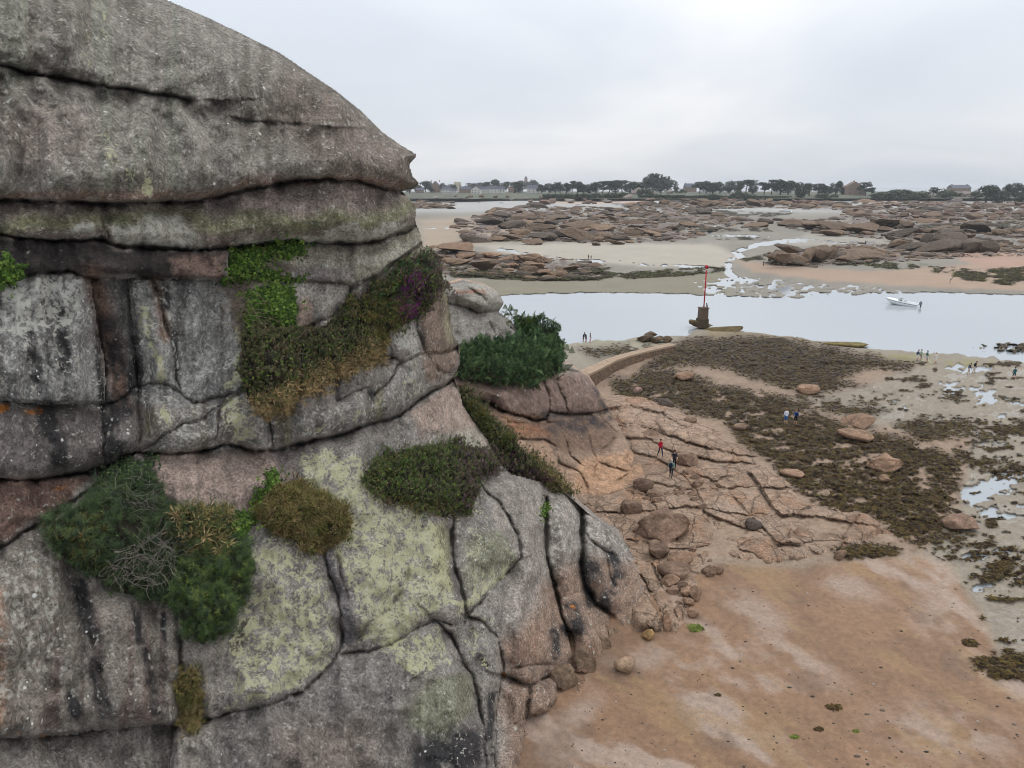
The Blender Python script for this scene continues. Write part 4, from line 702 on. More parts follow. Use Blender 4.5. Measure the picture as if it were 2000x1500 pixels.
NEAR = [(1345, 919, 47, 37, cb_, 'big round brown boulder beside the two walkers on the rock platform'), (1347, 934, 25, 12, cb_, 'flat stone lying just below the big round boulder by the walkers'), (1259, 965, 40, 32, cb_, 'rounded boulder at the upper left of the string of small stones'),
        (1235, 1012, 44, 35, cb_, 'smooth dark egg-shaped boulder just above the biggest beach boulder'), (1297, 1062, 104, 64, cb_ * 1.05, 'largest brown boulder with fissured front at the cliff foot'), (1245, 1048, 18, 20, cb_, 'small dark stone wedged left of the largest boulder'),
        (1288, 1101, 43, 36, cb_, 'slanting wedge-shaped boulder below the largest boulder'), (1333, 1116, 50, 34, cp_, 'pale pointed boulder right of the slanting wedge boulder'), (1320, 1137, 64, 30, cb_, 'long double-humped boulder in the pile at the beach edge'),
        (1312, 1149, 36, 21, cp_ * .9, 'reddish blocky stone under the double-humped boulder'), (1336, 1157, 20, 19, cb_, 'small round stone right of the reddish blocky stone'), (1359, 1175, 28, 28, cp_, 'tilted pale slab at the lower end of the boulder pile'),
        (1343, 1170, 24, 14, cp_ * .9, 'low stone tucked left of the tilted pale slab'), (1347, 1188, 24, 19, cp_ * .85, 'brown angular stone at the very bottom of the boulder pile'), (1385, 1126, 27, 21, cb_ * 1.1, 'oval stone on sand right of the boulder pile'), (1404, 1123, 22, 16, cb_ * 1.1, 'smaller stone leaning beside the oval stone on the sand'),
        (1355, 1208, 22, 10, cp_, 'flat pinkish stone lying alone below the boulder pile'), (1303, 1232, 19, 38, cp_, 'upright narrow slab standing at the cliff corner on the sand'), (1222, 1318, 40, 29, A(168, 142, 116), 'pale lone rock on the sand beside the cliff foot'), (1268, 1252, 24, 18, A(160, 130, 88), 'ochre stone half buried against the cliff foot'),
        (1475, 1038, 33, 14, cg_ * .85, 'dark flat stone lying on the cracked rock platform'), (1885, 1042, 66, 34, cb_ * 1.05, 'big smooth egg-shaped boulder alone on the wet flat at right'), (1447, 844, 28, 15, cb_, 'round brown boulder left of the couple in blue'), (1735, 922, 64, 33, cp_ * .95, 'broad pale boulder rising from the seaweed bed'),
        (1645, 1094, 26, 13, cb_, 'oval stone at the edge of the weed patch on the sand'), (1552, 936, 48, 13, cp_ * .9, 'long flat stone at the platform edge by the seaweed'), (1731, 944, 24, 10, cp_ * .9, 'low tan stone below the broad boulder in seaweed'), (1614, 972, 17, 10, A(190, 166, 140), 'pale pointed stone in the seaweed beside a pool'),
        (1272, 864, 40, 15, cb_, 'overhanging brown slab above the woman in red'), (1302, 795, 32, 14, cg_ * .9, 'dark triangular rock in seaweed above the platform'), (1247, 768, 18, 12, A(160, 130, 118), 'small pink rock in seaweed below the jetty'), (1358, 943, 22, 10, cb_, 'upper of two dark stones below the big round boulder'), (1365, 956, 26, 14, cb_, 'lower of two dark stones below the big round boulder'),
        (1680, 865, 70, 12, cp_ * .95, 'long low pink rock lying among the seaweed'), (1690, 838, 66, 13, cp_ * .9, 'undercut pink ledge in the seaweed right of the couple'), (1585, 772, 44, 12, cp_ * .92, 'flat tan rock between the upper seaweed beds'), (1340, 745, 40, 16, cp_, 'smooth pink rock hump in seaweed below the jetty wall'), (1350, 830, 26, 11, cb_, 'small brown slab at the top of the rock platform')]
for i, (x, y, w, h, c, lab) in enumerate(NEAR):
    put_boulder(x, y, w, h, BM_rag if 'fissured' in lab or 'broad' in lab else BM_ang if any(q in lab for q in ('slab', 'angular', 'blocky', 'triangular', 'ledge', 'wedge')) else BM_near, c, lab, None, rz=RB.uniform(-.2, .2), z=.35 if y < 1100 and x < 1560 and y > 800 else None)
ORDN = 'first second third fourth fifth sixth seventh eighth ninth tenth eleventh twelfth thirteenth fourteenth'.split()
for i_, (x, y, w, h) in enumerate(sorted([(1242, 973, 18, 17), (1256, 975, 15, 12), (1279, 978, 31, 17), (1263, 984, 17, 11), (1285, 988, 22, 12), (1304, 976, 18, 11), (1328, 978, 28, 14), (1353, 977, 20, 15), (1320, 967, 12, 9), (1334, 965, 16, 9), (1357, 989, 24, 12), (1374, 1000, 21, 12), (1393, 981, 13, 9), (1228, 966, 12, 8)])):
    put_boulder(x, y, w, h, BM_near, cb_, ORDN[i_] + ' from left of the small rounded stones lined across the rock platform', 'line of small stones on the rock platform', z=.35, name='stone')
pl_ = [(1258, 1078), (1330, 1066), (1400, 1098), (1382, 1150), (1330, 1200), (1292, 1150)]
for i_, (x, y, w, h) in enumerate(sorted(fill(pl_, 14, (9, 24), (.5, .75), 12))): put_boulder(x, y, w, h, BM_near + BM_ang, cb_, ORDN[i_] + ' from left of the small loose stones among the boulder pile', 'small loose stones in the boulder pile', z=.25, name='stone')
oc_ = A(138, 116, 96)
for (x, y, w, h, lab) in [(1062, 1408, 74, 62, 'large ochre block at the cliff foot nearest the camera'), (1110, 1372, 56, 58, 'angular ochre block leaning on the cliff foot'), (1150, 1338, 44, 62, 'rust-stained upright block where cliff meets sand'), (1182, 1292, 40, 44, 'yellowish broken block at the cliff foot above the lone pale rock'), (1036, 1468, 52, 34, 'small split ochre stone at the bottom edge by the cliff'), (1206, 1262, 34, 30, 'pale ochre lump at the corner of the cliff foot')]:
    put_boulder(x - 10, y - 4, w, h, BM_rag, oc_, lab, z=-.15, dep=1.1, k=1.0)
# ---- far reefs and islands
def cluster(items, label, group, cols, meshes=None, k=1.0):
    xs_ = [i[0] for i in items]; x0_, x1_ = min(xs_), max(xs_); ys_ = sorted(i[1] for i in items); ws_ = sorted(i[2] for i in items); n_ = len(items); seen = {}
    def place(x, y, w):
        q = (x - x0_) / (x1_ - x0_ + 1e-6); hor = ('far left', 'left', 'middle left', 'middle', 'middle right', 'right', 'far right')[min(6, int(q * 7))]
        ver = 'front' if y > ys_[int(n_ * .66)] else 'back' if y < ys_[int(n_ * .33)] else 'central'
        sz_ = 'large' if w > ws_[int(n_ * .7)] else 'small' if w < ws_[int(n_ * .3)] else 'mid-sized'
        return f'{sz_} {label}, {ver} row, {hor}'
    items = sorted(items); labs = [place(x, y, w) if n_ > 4 else label for (x, y, w, h) in items]
    for i_, (x, y, w, h) in enumerate(items):
        lb_ = labs[i_]
        if labs.count(lb_) > 1: seen[lb_] = seen.get(lb_, 0) + 1; lb_ = lb_ + ', ' + ('first', 'second', 'third', 'fourth', 'fifth', 'sixth', 'seventh', 'eighth')[seen[lb_] - 1] + ' from left'
        put_boulder(x, y, w, h, meshes or BM_far, RB.choice(cols), lb_, group, k=k)
far1, far2, far3, far4 = A(122, 103, 86), A(102, 90, 79), A(136, 114, 94), A(132, 110, 96)
cluster([(885, 497, 80, 18), (866, 508, 42, 12), (910, 508, 50, 12), (945, 530, 52, 24), (890, 520, 60, 14), (1037, 516, 54, 26), (1011, 512, 22, 15), (1064, 514, 28, 14), (1030, 535, 44, 17), (1064, 540, 32, 14), (1086, 541, 36, 13), (1118, 530, 34, 12), (1050, 526, 34, 13), (1002, 524, 24, 12), (985, 512, 40, 10), (960, 505, 44, 9), (1100, 535, 24, 9), (1095, 528, 22, 9)], 'brown boulder of the nearest reef', 'boulders of the reef nearest the channel', [far3, far1, cp_ * .85])
cluster([(930, 474, 66, 19), (970, 472, 40, 14), (1000, 470, 46, 15), (1060, 470, 62, 16), (1130, 471, 68, 28), (1095, 464, 60, 20), (1185, 468, 48, 16), (1215, 470, 40, 13), (1165, 472, 30, 14), (1015, 462, 44, 16), (1060, 452, 64, 18), (1130, 450, 70, 15), (1000, 446, 60, 14), (955, 440, 60, 12), (1180, 452, 50, 14), (1240, 460, 46, 12), (1280, 462, 40, 12), (1300, 470, 30, 9), (960, 417, 18, 12), (950, 424, 40, 10), (980, 425, 36, 12), (1020, 428, 50, 12), (1090, 430, 44, 12), (1060, 440, 40, 12), (1130, 438, 36, 10), (900, 434, 30, 6), (1165, 480, 18, 8), (1040, 479, 44, 9), (1205, 478, 34, 6), (1230, 475, 20, 7)] +
        fill([(920, 436), (1000, 414), (1180, 412), (1330, 420), (1420, 436), (1320, 462), (1100, 462), (950, 456)], 46, (12, 30), (.28, .45), 1), 'rock of the long island', 'rocks of the long low island', [far1, far2, far3], k=.95)
cluster([(1545, 518, 78, 30), (1606, 514, 52, 36), (1530, 516, 34, 26), (1566, 521, 38, 13), (1580, 515, 40, 34), (1640, 508, 40, 18), (1660, 512, 50, 10), (1624, 506, 30, 30)], 'block of the split tor', 'blocks of the split tor', [far1, far2], BM_ang)
o = put_boulder(1547, 494, 62, 19, BM_ang, far2, 'dark slab capping the split tor right of the red beacon', z=5.0); o.rotation_euler = (0, .04, .1)
cluster([(1690, 498, 30, 20), (1722, 498, 30, 13), (1672, 490, 24, 11), (1702, 490, 26, 10), (1690, 508, 80, 8)], 'stone between the tors', 'small boulders between the two tors', [far1, far3])
cluster([(1820, 486, 46, 34), (1869, 490, 66, 40), (1908, 492, 56, 28), (1937, 492, 36, 27), (1766, 484, 42, 18), (1790, 490, 60, 10), (1850, 494, 90, 8)], 'block of the right-hand tor', 'blocks of the right-hand tor', [far2 * 1.08, far2, far1], BM_near)
cluster([(1746, 447, 68, 22), (1722, 444, 30, 14), (1775, 446, 30, 16), (1920, 456, 56, 24), (1895, 456, 30, 10), (1960, 460, 40, 13), (1840, 454, 50, 14), (1800, 456, 40, 12), (1770, 464, 60, 10), (1870, 462, 60, 9), (1600, 447, 60, 12), (1560, 443, 60, 10), (1640, 452, 70, 10), (1690, 456, 70, 10), (1985, 455, 40, 12), (1630, 462, 50, 8)] + fill([(1560, 440), (1700, 430), (2060, 440), (2060, 470), (1760, 474), (1600, 456)], 22, (14, 32), (.28, .45), 2), 'rock of the right-hand reef', 'rocks of the right-hand reef', [far1, far2, far3 * .9])
cluster([(1378, 419, 32, 13), (1354, 419, 20, 7), (1398, 419, 18, 5)], 'squarish brown rock alone on the wet flat in mid bay', 'lone squarish rock and its fragments', [far2], BM_ang)
cluster(fill([(1600, 420), (1680, 400), (1830, 398), (2060, 396), (2060, 432), (1800, 430), (1640, 428)], 58, (9, 24), (.35, .6), 3), 'pink rubble-field boulder', 'boulders of the pink rubble field', [far4, far4 * 1.1, far1])
cluster(fill([(1230, 396), (1420, 392), (1620, 394), (1620, 404), (1450, 404), (1330, 406), (1240, 401)], 40, (10, 26), (.35, .55), 4), 'rock of the far beach strip', 'rocks of the far beach strip', [far4, far3])
cluster([(830, 407, 24, 7), (850, 407, 26, 9), (840, 402, 30, 8), (865, 407, 28, 7), (815, 407, 20, 7), (880, 408, 20, 5)], 'rock of the village reef', 'rocks of the reef off the village', [far1])
cluster(fill([(780, 385), (900, 384), (1000, 386), (1180, 392), (1240, 397), (1060, 400), (990, 392), (790, 392)], 34, (8, 18), (.35, .6), 6), 'shore rock below the village', 'shore rocks below the village', [A(150, 138, 128), far4])
for (x, y, w, h, lab) in [(1288, 374, 28, 16, 'pale giant boulder under the tallest pines on the headland'), (1243, 380, 20, 14, 'square pale boulder left of the tallest pines'), (1225, 389, 19, 11, 'rounded pale boulder on the far beach below the hedge'), (1275, 382, 12, 8, 'small pale boulder below the giant headland boulder'), (1311, 378, 16, 8, 'low pale boulder right of the giant headland boulder'), (1419, 373, 15, 6, 'pale flat boulder among pines right of the brick house'),
                          (1873, 396, 26, 12, 'big grey block at the base of the balanced rocks'), (1890, 384, 24, 12, 'upper grey boulder of the balanced rocks by the right-hand trees'), (1900, 391, 22, 14, 'grey boulder behind the balanced rocks'), (1868, 384, 30, 6, 'flat capstone of the balanced rocks on the far shore'), (1510, 391, 14, 7, 'pale rock at the hedge foot left of the white gable')]:
    put_boulder(x, y, w, h, BM_far[:6], A(152, 140, 132), lab)
# rubble too fine to count, filling the reefs between the boulders
rr_ = np.random.default_rng(77); pm = (reef > .35) & (TX > 800) & (TX < 2011); wi = rr_.choice(np.flatnonzero(pm.ravel()), 3800, replace=False); x, y = TX.ravel()[wi] + rr_.uniform(-1.5, 1.5, 3800), TY.ravel()[wi] + rr_.uniform(-.5, .5, 3800); P = ground(x, y); V0, F0 = ICO[2]; ss_ = (P[:, 1] / F * rr_.gamma(2.2, 2.0, 3800))[:, None, None]
sh_ = [np.array(boulder_mesh(900 + i, 2, 10, .1, False, .3).vertices.foreach_get('co', (bb := np.empty(len(V0) * 3))) or bb).reshape(-1, 3) for i in range(6)]
kk = rr_.integers(0, 6, 3800); V = P[:, None] + np.array(sh_)[kk] * ss_ * np.array([1.3, .9, .42]) * rr_.uniform(.6, 1.3, (3800, 1, 3)); c_ = np.asarray([far1, far2, far3, far2 * .8])[rr_.integers(0, 4, 3800)] * rr_.uniform(.7, 1.2, (3800, 1))
t = NT('rubble'); RUB = t.done(t.scale(t.attr('Col'), t.ramp(t.noise(t.pos(), 2.5, 5, .7), .25, .75, .7, 1.3, False)), .9, None, .2)
rb_ = link('reef_rubble', mesh_np('reef_rubble', V.reshape(-1, 3), (F0[None] + (np.arange(3800) * len(V0))[:, None, None]).reshape(-1, 3), RUB, False, {'Col': np.repeat(c_, len(V0), 0)})); tag(rb_, 'brown broken rubble filling the reefs between the larger rocks', 'rubble', kind='stuff')
# ------------------------------------------------------------------ jetty
jm = NT('jetty_stone'); v = jm.pos(); br = jm.new('ShaderNodeTexVoronoi', feature='DISTANCE_TO_EDGE'); jm.l.new(jm.map(v, (1, 1, 1.8)), br.inputs['Vector']); br.inputs['Scale'].default_value = 2.2
cell = jm.voro(jm.map(v, (1, 1, 1.8)), 2.2, 'Color'); cc = jm.mix(jm.xyz(cell)[0], A(112, 92, 76), A(150, 124, 102)); cc = jm.mix(jm.ramp(br.outputs['Distance'], .06, .0), cc, A(66, 54, 46))
JW = jm.done(cc, .9, jm.bump(jm.ramp(br.outputs['Distance'], 0, .12), .8, .08), .2); JT = flat('jetty_coping', A(176, 152, 128), .9, .18, 1.5)
jet = empty('stone_jetty', at_z(1150, 745, 0.2).tolist()); tag(jet, 'low stone jetty with pale paved top bending out across the seaweed', 'jetty')
JR = [(1138, 737, 2.2), (1168, 723, 2.1), (1204, 704, 1.9), (1230, 695, 1.75), (1269, 685, 1.5), (1321, 673.5, 1.25)]; JL = [(1124, 727, 2.2), (1157, 713, 2.1), (1193, 698, 1.9), (1220, 690, 1.75), (1257, 681.5, 1.5), (1306, 670.5, 1.25)]
R3 = [at_z(*q) for q in JR]; L3 = [at_z(*q) for q in JL]
def samp(P3, n):
    P3 = np.array(P3); L = np.r_[0, np.cumsum(np.linalg.norm(np.diff(P3, axis=0), axis=1))]; q = np.linspace(0, L[-1], n); return np.stack([np.interp(q, L, P3[:, i]) for i in range(3)], -1)
nJ = 46; Rs, Ls = samp(R3, nJ + 1), samp(L3, nJ + 1)
def box_between(a, b, c, d, top, bot, inset=.03):   # prism on quad a,b,c,d
    q = np.array([a, b, c, d]); ce = q.mean(0); q = ce + (q - ce) * (1 - inset); up = q.copy(); lo = q.copy(); up[:, 2] += top; lo[:, 2] += bot
    return np.concatenate([lo, up]), np.array([[0, 3, 2, 1], [4, 5, 6, 7], [0, 1, 5, 4], [1, 2, 6, 5], [2, 3, 7, 6], [3, 0, 4, 7]])
rj = np.random.default_rng(4)
for i in range(nJ):
    cut = rj.uniform(.35, .65); a, b, c2, d = Rs[i], Rs[i + 1], Ls[i + 1], Ls[i]; ab, dc = a + (d - a) * cut, b + (c2 - b) * cut
    for quad in ((a, b, dc, ab), (ab, dc, c2, d)):
        V, Fc = box_between(*quad, rj.uniform(0, .05), -.25); link('coping_slab', mesh_np('coping_slab', V, Fc, JT, False), jet)
Wv = []; 
for P_, s in ((Rs, 1), (Ls, -1)):
    for k, (dz, o_) in enumerate(((-.05, -.08), (-1.2, .06), (-3.4, .22))):
        dirv = (Rs - Ls); dirv /= np.linalg.norm(dirv[:, :2], axis=1)[:, None]; p = P_ + dirv * s * o_; p[:, 2] += dz; Wv.append(p)
Wv = np.array(Wv); n = nJ + 1; fR = grid_faces(3, n); fL = grid_faces(3, n) + 3 * n
cap = np.array([[nJ, n + nJ, 4 * n + nJ, 3 * n + nJ], [n + nJ, 2 * n + nJ, 5 * n + nJ, 4 * n + nJ], [0, 3 * n, 4 * n, n], [n, 4 * n, 5 * n, 2 * n]])
link('wall_face', mesh_np('wall_face', Wv.reshape(-1, 3), [fR[:, ::-1], fL, cap], JW, False), jet); fix_parent(jet)
for (x, y, w, h, q_) in ((1262, 668, 32, 16, 'leftmost'), (1285, 670, 30, 13, 'middle'), (1304, 669, 24, 8, 'rightmost'), (1272, 660, 26, 10, 'rearmost')): put_boulder(x, y, w, h, BM_ang, A(96, 80, 62), q_ + ' weed-stained dark rock of the broken crag at the jetty end', 'rocks of the broken crag at the jetty end', z=.3)
# ------------------------------------------------------------------ beacon
def tube(P3, r, seg=10, cap=True):
    P3 = np.array(P3, float); r = np.broadcast_to(r, len(P3)); V = []
    for i, p in enumerate(P3):
        tv = P3[min(i + 1, len(P3) - 1)] - P3[max(i - 1, 0)]; tv /= np.linalg.norm(tv) + 1e-9; a = np.cross(tv, (0, 0, 1)) if abs(tv[2]) < .9 else np.cross(tv, (0, 1, 0)); a /= np.linalg.norm(a); b = np.cross(tv, a)
        th = np.linspace(0, 2 * np.pi, seg, endpoint=False); V.append(p + r[i] * (np.cos(th)[:, None] * a + np.sin(th)[:, None] * b))
    V = np.concatenate(V); f = []
    for i in range(len(P3) - 1):
        for k in range(seg): f.append([i * seg + k, i * seg + (k + 1) % seg, (i + 1) * seg + (k + 1) % seg, (i + 1) * seg + k])
    f = np.array(f); n0 = len(V); 
    if cap:
        V = np.concatenate([V, [P3[0], P3[-1]]]); e = [[n0, (k + 1) % seg, k, k] for k in range(seg)]; l0 = (len(P3) - 1) * seg
        tri = np.array([[n0, (k + 1) % seg, k] for k in range(seg)] + [[n0 + 1, l0 + k, l0 + (k + 1) % seg] for k in range(seg)]); return V, [f, tri]
    return V, [f]
def merge(parts):
    V = []; q = []; t_ = []; n = 0
    for v, fs in parts:
        V.append(np.asarray(v, float))
        for f in (fs if isinstance(fs, list) else [fs]):
            (q if np.asarray(f).shape[1] == 4 else t_).append(np.asarray(f) + n)
        n += len(v)
    r = []
    if q: r.append(np.concatenate(q))
    if t_: r.append(np.concatenate(t_))
    return np.concatenate(V), r
def boxv(cx, cy, cz, sx, sy, sz, rz=0.0, taper=1.0):
    x = np.array([-1, 1, 1, -1]) * sx / 2; y = np.array([-1, -1, 1, 1]) * sy / 2; c, s = math.cos(rz), math.sin(rz)
    lo = np.stack([x * c - y * s + cx, x * s + y * c + cy, np.full(4, cz - sz / 2)], -1); hi = np.stack([(x * c - y * s) * taper + cx, (x * s + y * c) * taper + cy, np.full(4, cz + sz / 2)], -1)
    return np.concatenate([lo, hi]), np.array([[0, 3, 2, 1], [4, 5, 6, 7], [0, 1, 5, 4], [1, 2, 6, 5], [2, 3, 7, 6], [3, 0, 4, 7]])
def child(root, name, parts, mat, smooth=False, bevel=0):
    V, fs = merge(parts) if isinstance(parts, list) else parts
    o = link(name, mesh_np(name, V, fs, mat, smooth), root)
    if bevel: m = o.modifiers.new('bevel', 'BEVEL'); m.width = bevel; m.segments = 2; m.limit_method = 'ANGLE'
    return o
RED = flat('beacon_red_paint', lin((176, 22, 34), .9), .45, .1); MAS = flat('beacon_masonry', A(104, 88, 74), .92, .35, 2.2); MASD = flat('weedy_stone', A(82, 70, 54), .95, .35, 1.5)
g = at_z(1371, 637, .5); bc = empty('channel_beacon', g.tolist()); tag(bc, 'slender red beacon pole on a stepped dark stone plinth at the channel edge', 'beacon')
hs = 36 * (g[1] / CP) / F / math.cos(.17)
child(bc, 'plinth_base', boxv(0, 0, hs * .18, 1.75, 1.75, hs * .46, .25, .95), MASD, False, .06); child(bc, 'plinth', boxv(0.05, 0, hs * .66, 1.45, 1.45, hs * .56, .25, .93), MAS, False, .05)
child(bc, 'plinth_cap', boxv(0.05, 0, hs * .97, 1.55, 1.55, .16, .25), MAS, False, .03)
pt = hs * 1.0 + 78 * (g[1] / CP) / F / math.cos(.14); child(bc, 'pole', tube([(.1, 0, hs * .9), (.1, 0, pt)], .11, 14), RED, True); child(bc, 'topmark', tube([(.1, 0, pt - .55), (.1, 0, pt - .5), (.1, 0, pt), (.1, 0, pt + .03)], [.12, .27, .27, .2], 16), RED, True)
child(bc, 'reflector', boxv(.1, -.13, pt - .72, .16, .04, .2), flat('reflector_white', (.8, .8, .8), .4, .05)); child(bc, 'pole_brace', tube([(.7, 0, hs * 1.0), (.55, 0, hs * 1.22)], [.14, .09], 6), MAS)
put_boulder(1372, 642, 44, 8, BM_far[:6], A(110, 94, 68), 'low weedy rock ledge carrying the red beacon', z=.1, dep=.8); put_boulder(1415, 652, 80, 9, BM_far[:6], A(116, 100, 70), 'long olive mudbank hump right of the red beacon', z=-.2, dep=.6, k=.6)
put_boulder(1530, 678, 78, 15, BM_near, A(70, 60, 44), 'dark weed-covered hump at the channel edge left of the waders', z=-.1, dep=.6, k=.6); put_boulder(1660, 682, 86, 13, BM_near, A(124, 110, 70), 'yellowish weedy hump at the channel edge left of the waders', z=-.15, dep=.5, k=.5)
# ------------------------------------------------------------------ speedboat
def boat(root_name, loc, L, rz, label, detail=True, group=None):
    r = empty(root_name, loc); r.rotation_euler = (0, math.radians(-3.5) if detail else 0, rz); tag(r, label, 'boat', group)
    n = 15; xs = np.linspace(-.5, .5, n) * L; s = np.linspace(0, 1, n); bw = L * .175 * np.where(s < .55, 1 - .08 * (1 - s / .55), np.sqrt(np.clip(1 - ((s - .55) / .452) ** 2.3, 0, 1))); gz = .62 + .34 * s ** 2; kz = -.28 + .75 * np.clip((s - .62) / .38, 0, 1) ** 2.2; cz = .05 + .42 * np.clip((s - .4) / .6, 0, 1) ** 1.6
    gz, kz, cz = gz * L / 5.8, kz * L / 5.8, cz * L / 5.8
    rows = [np.stack([xs, -bw, gz], -1), np.stack([xs, -bw * .97, gz - .16], -1), np.stack([xs, -bw * .86, cz], -1), np.stack([xs, 0 * bw, kz], -1), np.stack([xs, bw * .86, cz], -1), np.stack([xs, bw * .97, gz - .16], -1), np.stack([xs, bw, gz], -1)]
    V = np.array(rows).reshape(-1, 3); f = grid_faces(7, n); tr = [[0, n, 2 * n, 2 * n], [0, 2 * n, 3 * n, 3 * n]]
    tf = np.array([[0, n, 5 * n, 6 * n], [n, 2 * n, 4 * n, 5 * n]]); tt = np.array([[2 * n, 3 * n, 4 * n]])
    child(r, 'hull', (V, [np.r_[f, tf], tt]), M_HULL, True)
    st_ = np.array([np.stack([xs, -bw * 1.012, gz - .15], -1), np.stack([xs, -bw * 1.012, gz - .22], -1)]).reshape(-1, 3); st2 = st_ * (1, -1, 1); child(r, 'rub_rail', merge([(st_, grid_faces(2, n)), (st2, grid_faces(2, n)[:, ::-1])]), M_DARK)
    i0 = 8; k = n - i0; dk = np.array([np.stack([xs[i0:], -bw[i0:] * .99, gz[i0:] + .01], -1), np.stack([xs[i0:], 0 * bw[i0:], gz[i0:] + .09], -1), np.stack([xs[i0:], bw[i0:] * .99, gz[i0:] + .01], -1)]); child(r, 'foredeck', (dk.reshape(-1, 3), grid_faces(3, k)[:, ::-1]), M_HULL, True)
    fl = np.array([np.stack([xs[:i0 + 1], -bw[:i0 + 1] * .8, gz[:i0 + 1] - .42], -1), np.stack([xs[:i0 + 1], bw[:i0 + 1] * .8, gz[:i0 + 1] - .42], -1)]); child(r, 'cockpit_floor', (fl.reshape(-1, 3), grid_faces(2, i0 + 1)[:, ::-1]), M_FLOOR)
    sd_ = []
    for sg in (-1, 1):
        a = np.array([np.stack([xs[:i0 + 1], sg * bw[:i0 + 1] * .99, gz[:i0 + 1] + .01], -1), np.stack([xs[:i0 + 1], sg * bw[:i0 + 1] * .8, gz[:i0 + 1] + .01], -1), np.stack([xs[:i0 + 1], sg * bw[:i0 + 1] * .8, gz[:i0 + 1] - .42], -1)]); sd_.append((a.reshape(-1, 3), grid_faces(3, i0 + 1) if sg > 0 else grid_faces(3, i0 + 1)[:, ::-1]))
    child(r, 'side_deck', sd_, M_HULL)
    if detail:
        g0 = gz[i0]; ww = bw[i0] * .8; a = np.array([(xs[i0] + .05, -ww, g0), (xs[i0] + .45, -ww * .5, g0 + .05), (xs[i0] + .45, ww * .5, g0 + .05), (xs[i0] + .05, ww, g0)]); b = a + np.array([-.3, 0, .36]); child(r, 'windscreen', (np.r_[a, b], np.array([[0, 1, 5, 4], [1, 2, 6, 5], [2, 3, 7, 6]])), M_GLASS); child(r, 'windscreen_frame', tube(b, .025, 6), M_DARK)
        for sy in (-.45, .45): child(r, 'seat', [boxv(xs[i0] - .75, sy, g0 - .2, .5, .5, .35), boxv(xs[i0] - 1.0, sy, g0 + .08, .12, .5, .45)], M_FLOOR, False, .04)
        mo = child(r, 'outboard_motor', [boxv(-L * .5 - .32, 0, gz[0] + .35, .62, .42, .62, 0, .72), boxv(-L * .5 - .3, 0, gz[0] + .02, .34, .26, .3)], M_MOTOR, False, .08); child(mo, 'leg', [boxv(-L * .5 - .42, 0, gz[0] - .38, .22, .12, .75), boxv(-L * .5 - .55, 0, gz[0] - .7, .5, .1, .12)], M_DARK); child(r, 'bow_rail', tube([(xs[-1] - .1, 0, gz[-1] + .1), (xs[-3], -bw[-3] * .7, gz[-3] + .25), (xs[-5], -bw[-5] * .8, gz[-5] + .2)], .015, 5), M_DARK)
    return r
M_HULL = flat('boat_gelcoat', (.82, .84, .85), .3, .04, 2, .5); M_DARK = flat('boat_dark_trim', (.03, .035, .05), .5, .1); M_FLOOR = flat('boat_vinyl', (.55, .55, .54), .6, .1); M_MOTOR = flat('outboard_cowl', (.12, .14, .16), .35, .1, 4, .5); t = NT('tinted_glass'); t.b.inputs['Transmission Weight'].default_value = .7; M_GLASS = t.done((.25, .3, .33), .05)
a_, b_ = at_z(1737, 593, 0), at_z(1786, 598.5, 0); ce = (a_ + b_) / 2; boat('speedboat', (ce[0], ce[1], .05), 6.7, math.atan2(a_[1] - b_[1], a_[0] - b_[0]), 'white speedboat with dark outboard motor afloat in the channel')
for i, (x, y, L, lab) in enumerate([(979, 397, 7, 'white boat aground before the village, second from left'), (935, 396.5, 5, 'white boat aground nearest the village rocks'), (1043, 399.5, 5, 'tiny white boat aground left of the peach beach'), (1129, 400.5, 8, 'white boat lying on the wet flat below the peach beach'), (1341, 409, 8, 'white boat aground left of the squarish rock'), (1396, 407.5, 6, 'white boat aground just right of the squarish rock'), (1533, 414, 11, 'larger white boat aground on the wet flat in mid bay'), (1445, 412.5, 7, 'dark-shadowed small boat aground in mid bay'), (1215, 409.5, 7, 'pale dinghy on the flat behind the long island')]):
    gg = at_z(x, y, float(terr_z(np.array(float(x)), np.array(float(y))))); boat('moored_boat', (gg[0], gg[1], gg[2] + .25), L, RB.uniform(-.6, .6) + RB.choice((0, math.pi)), lab, False, 'boats aground in the bay')
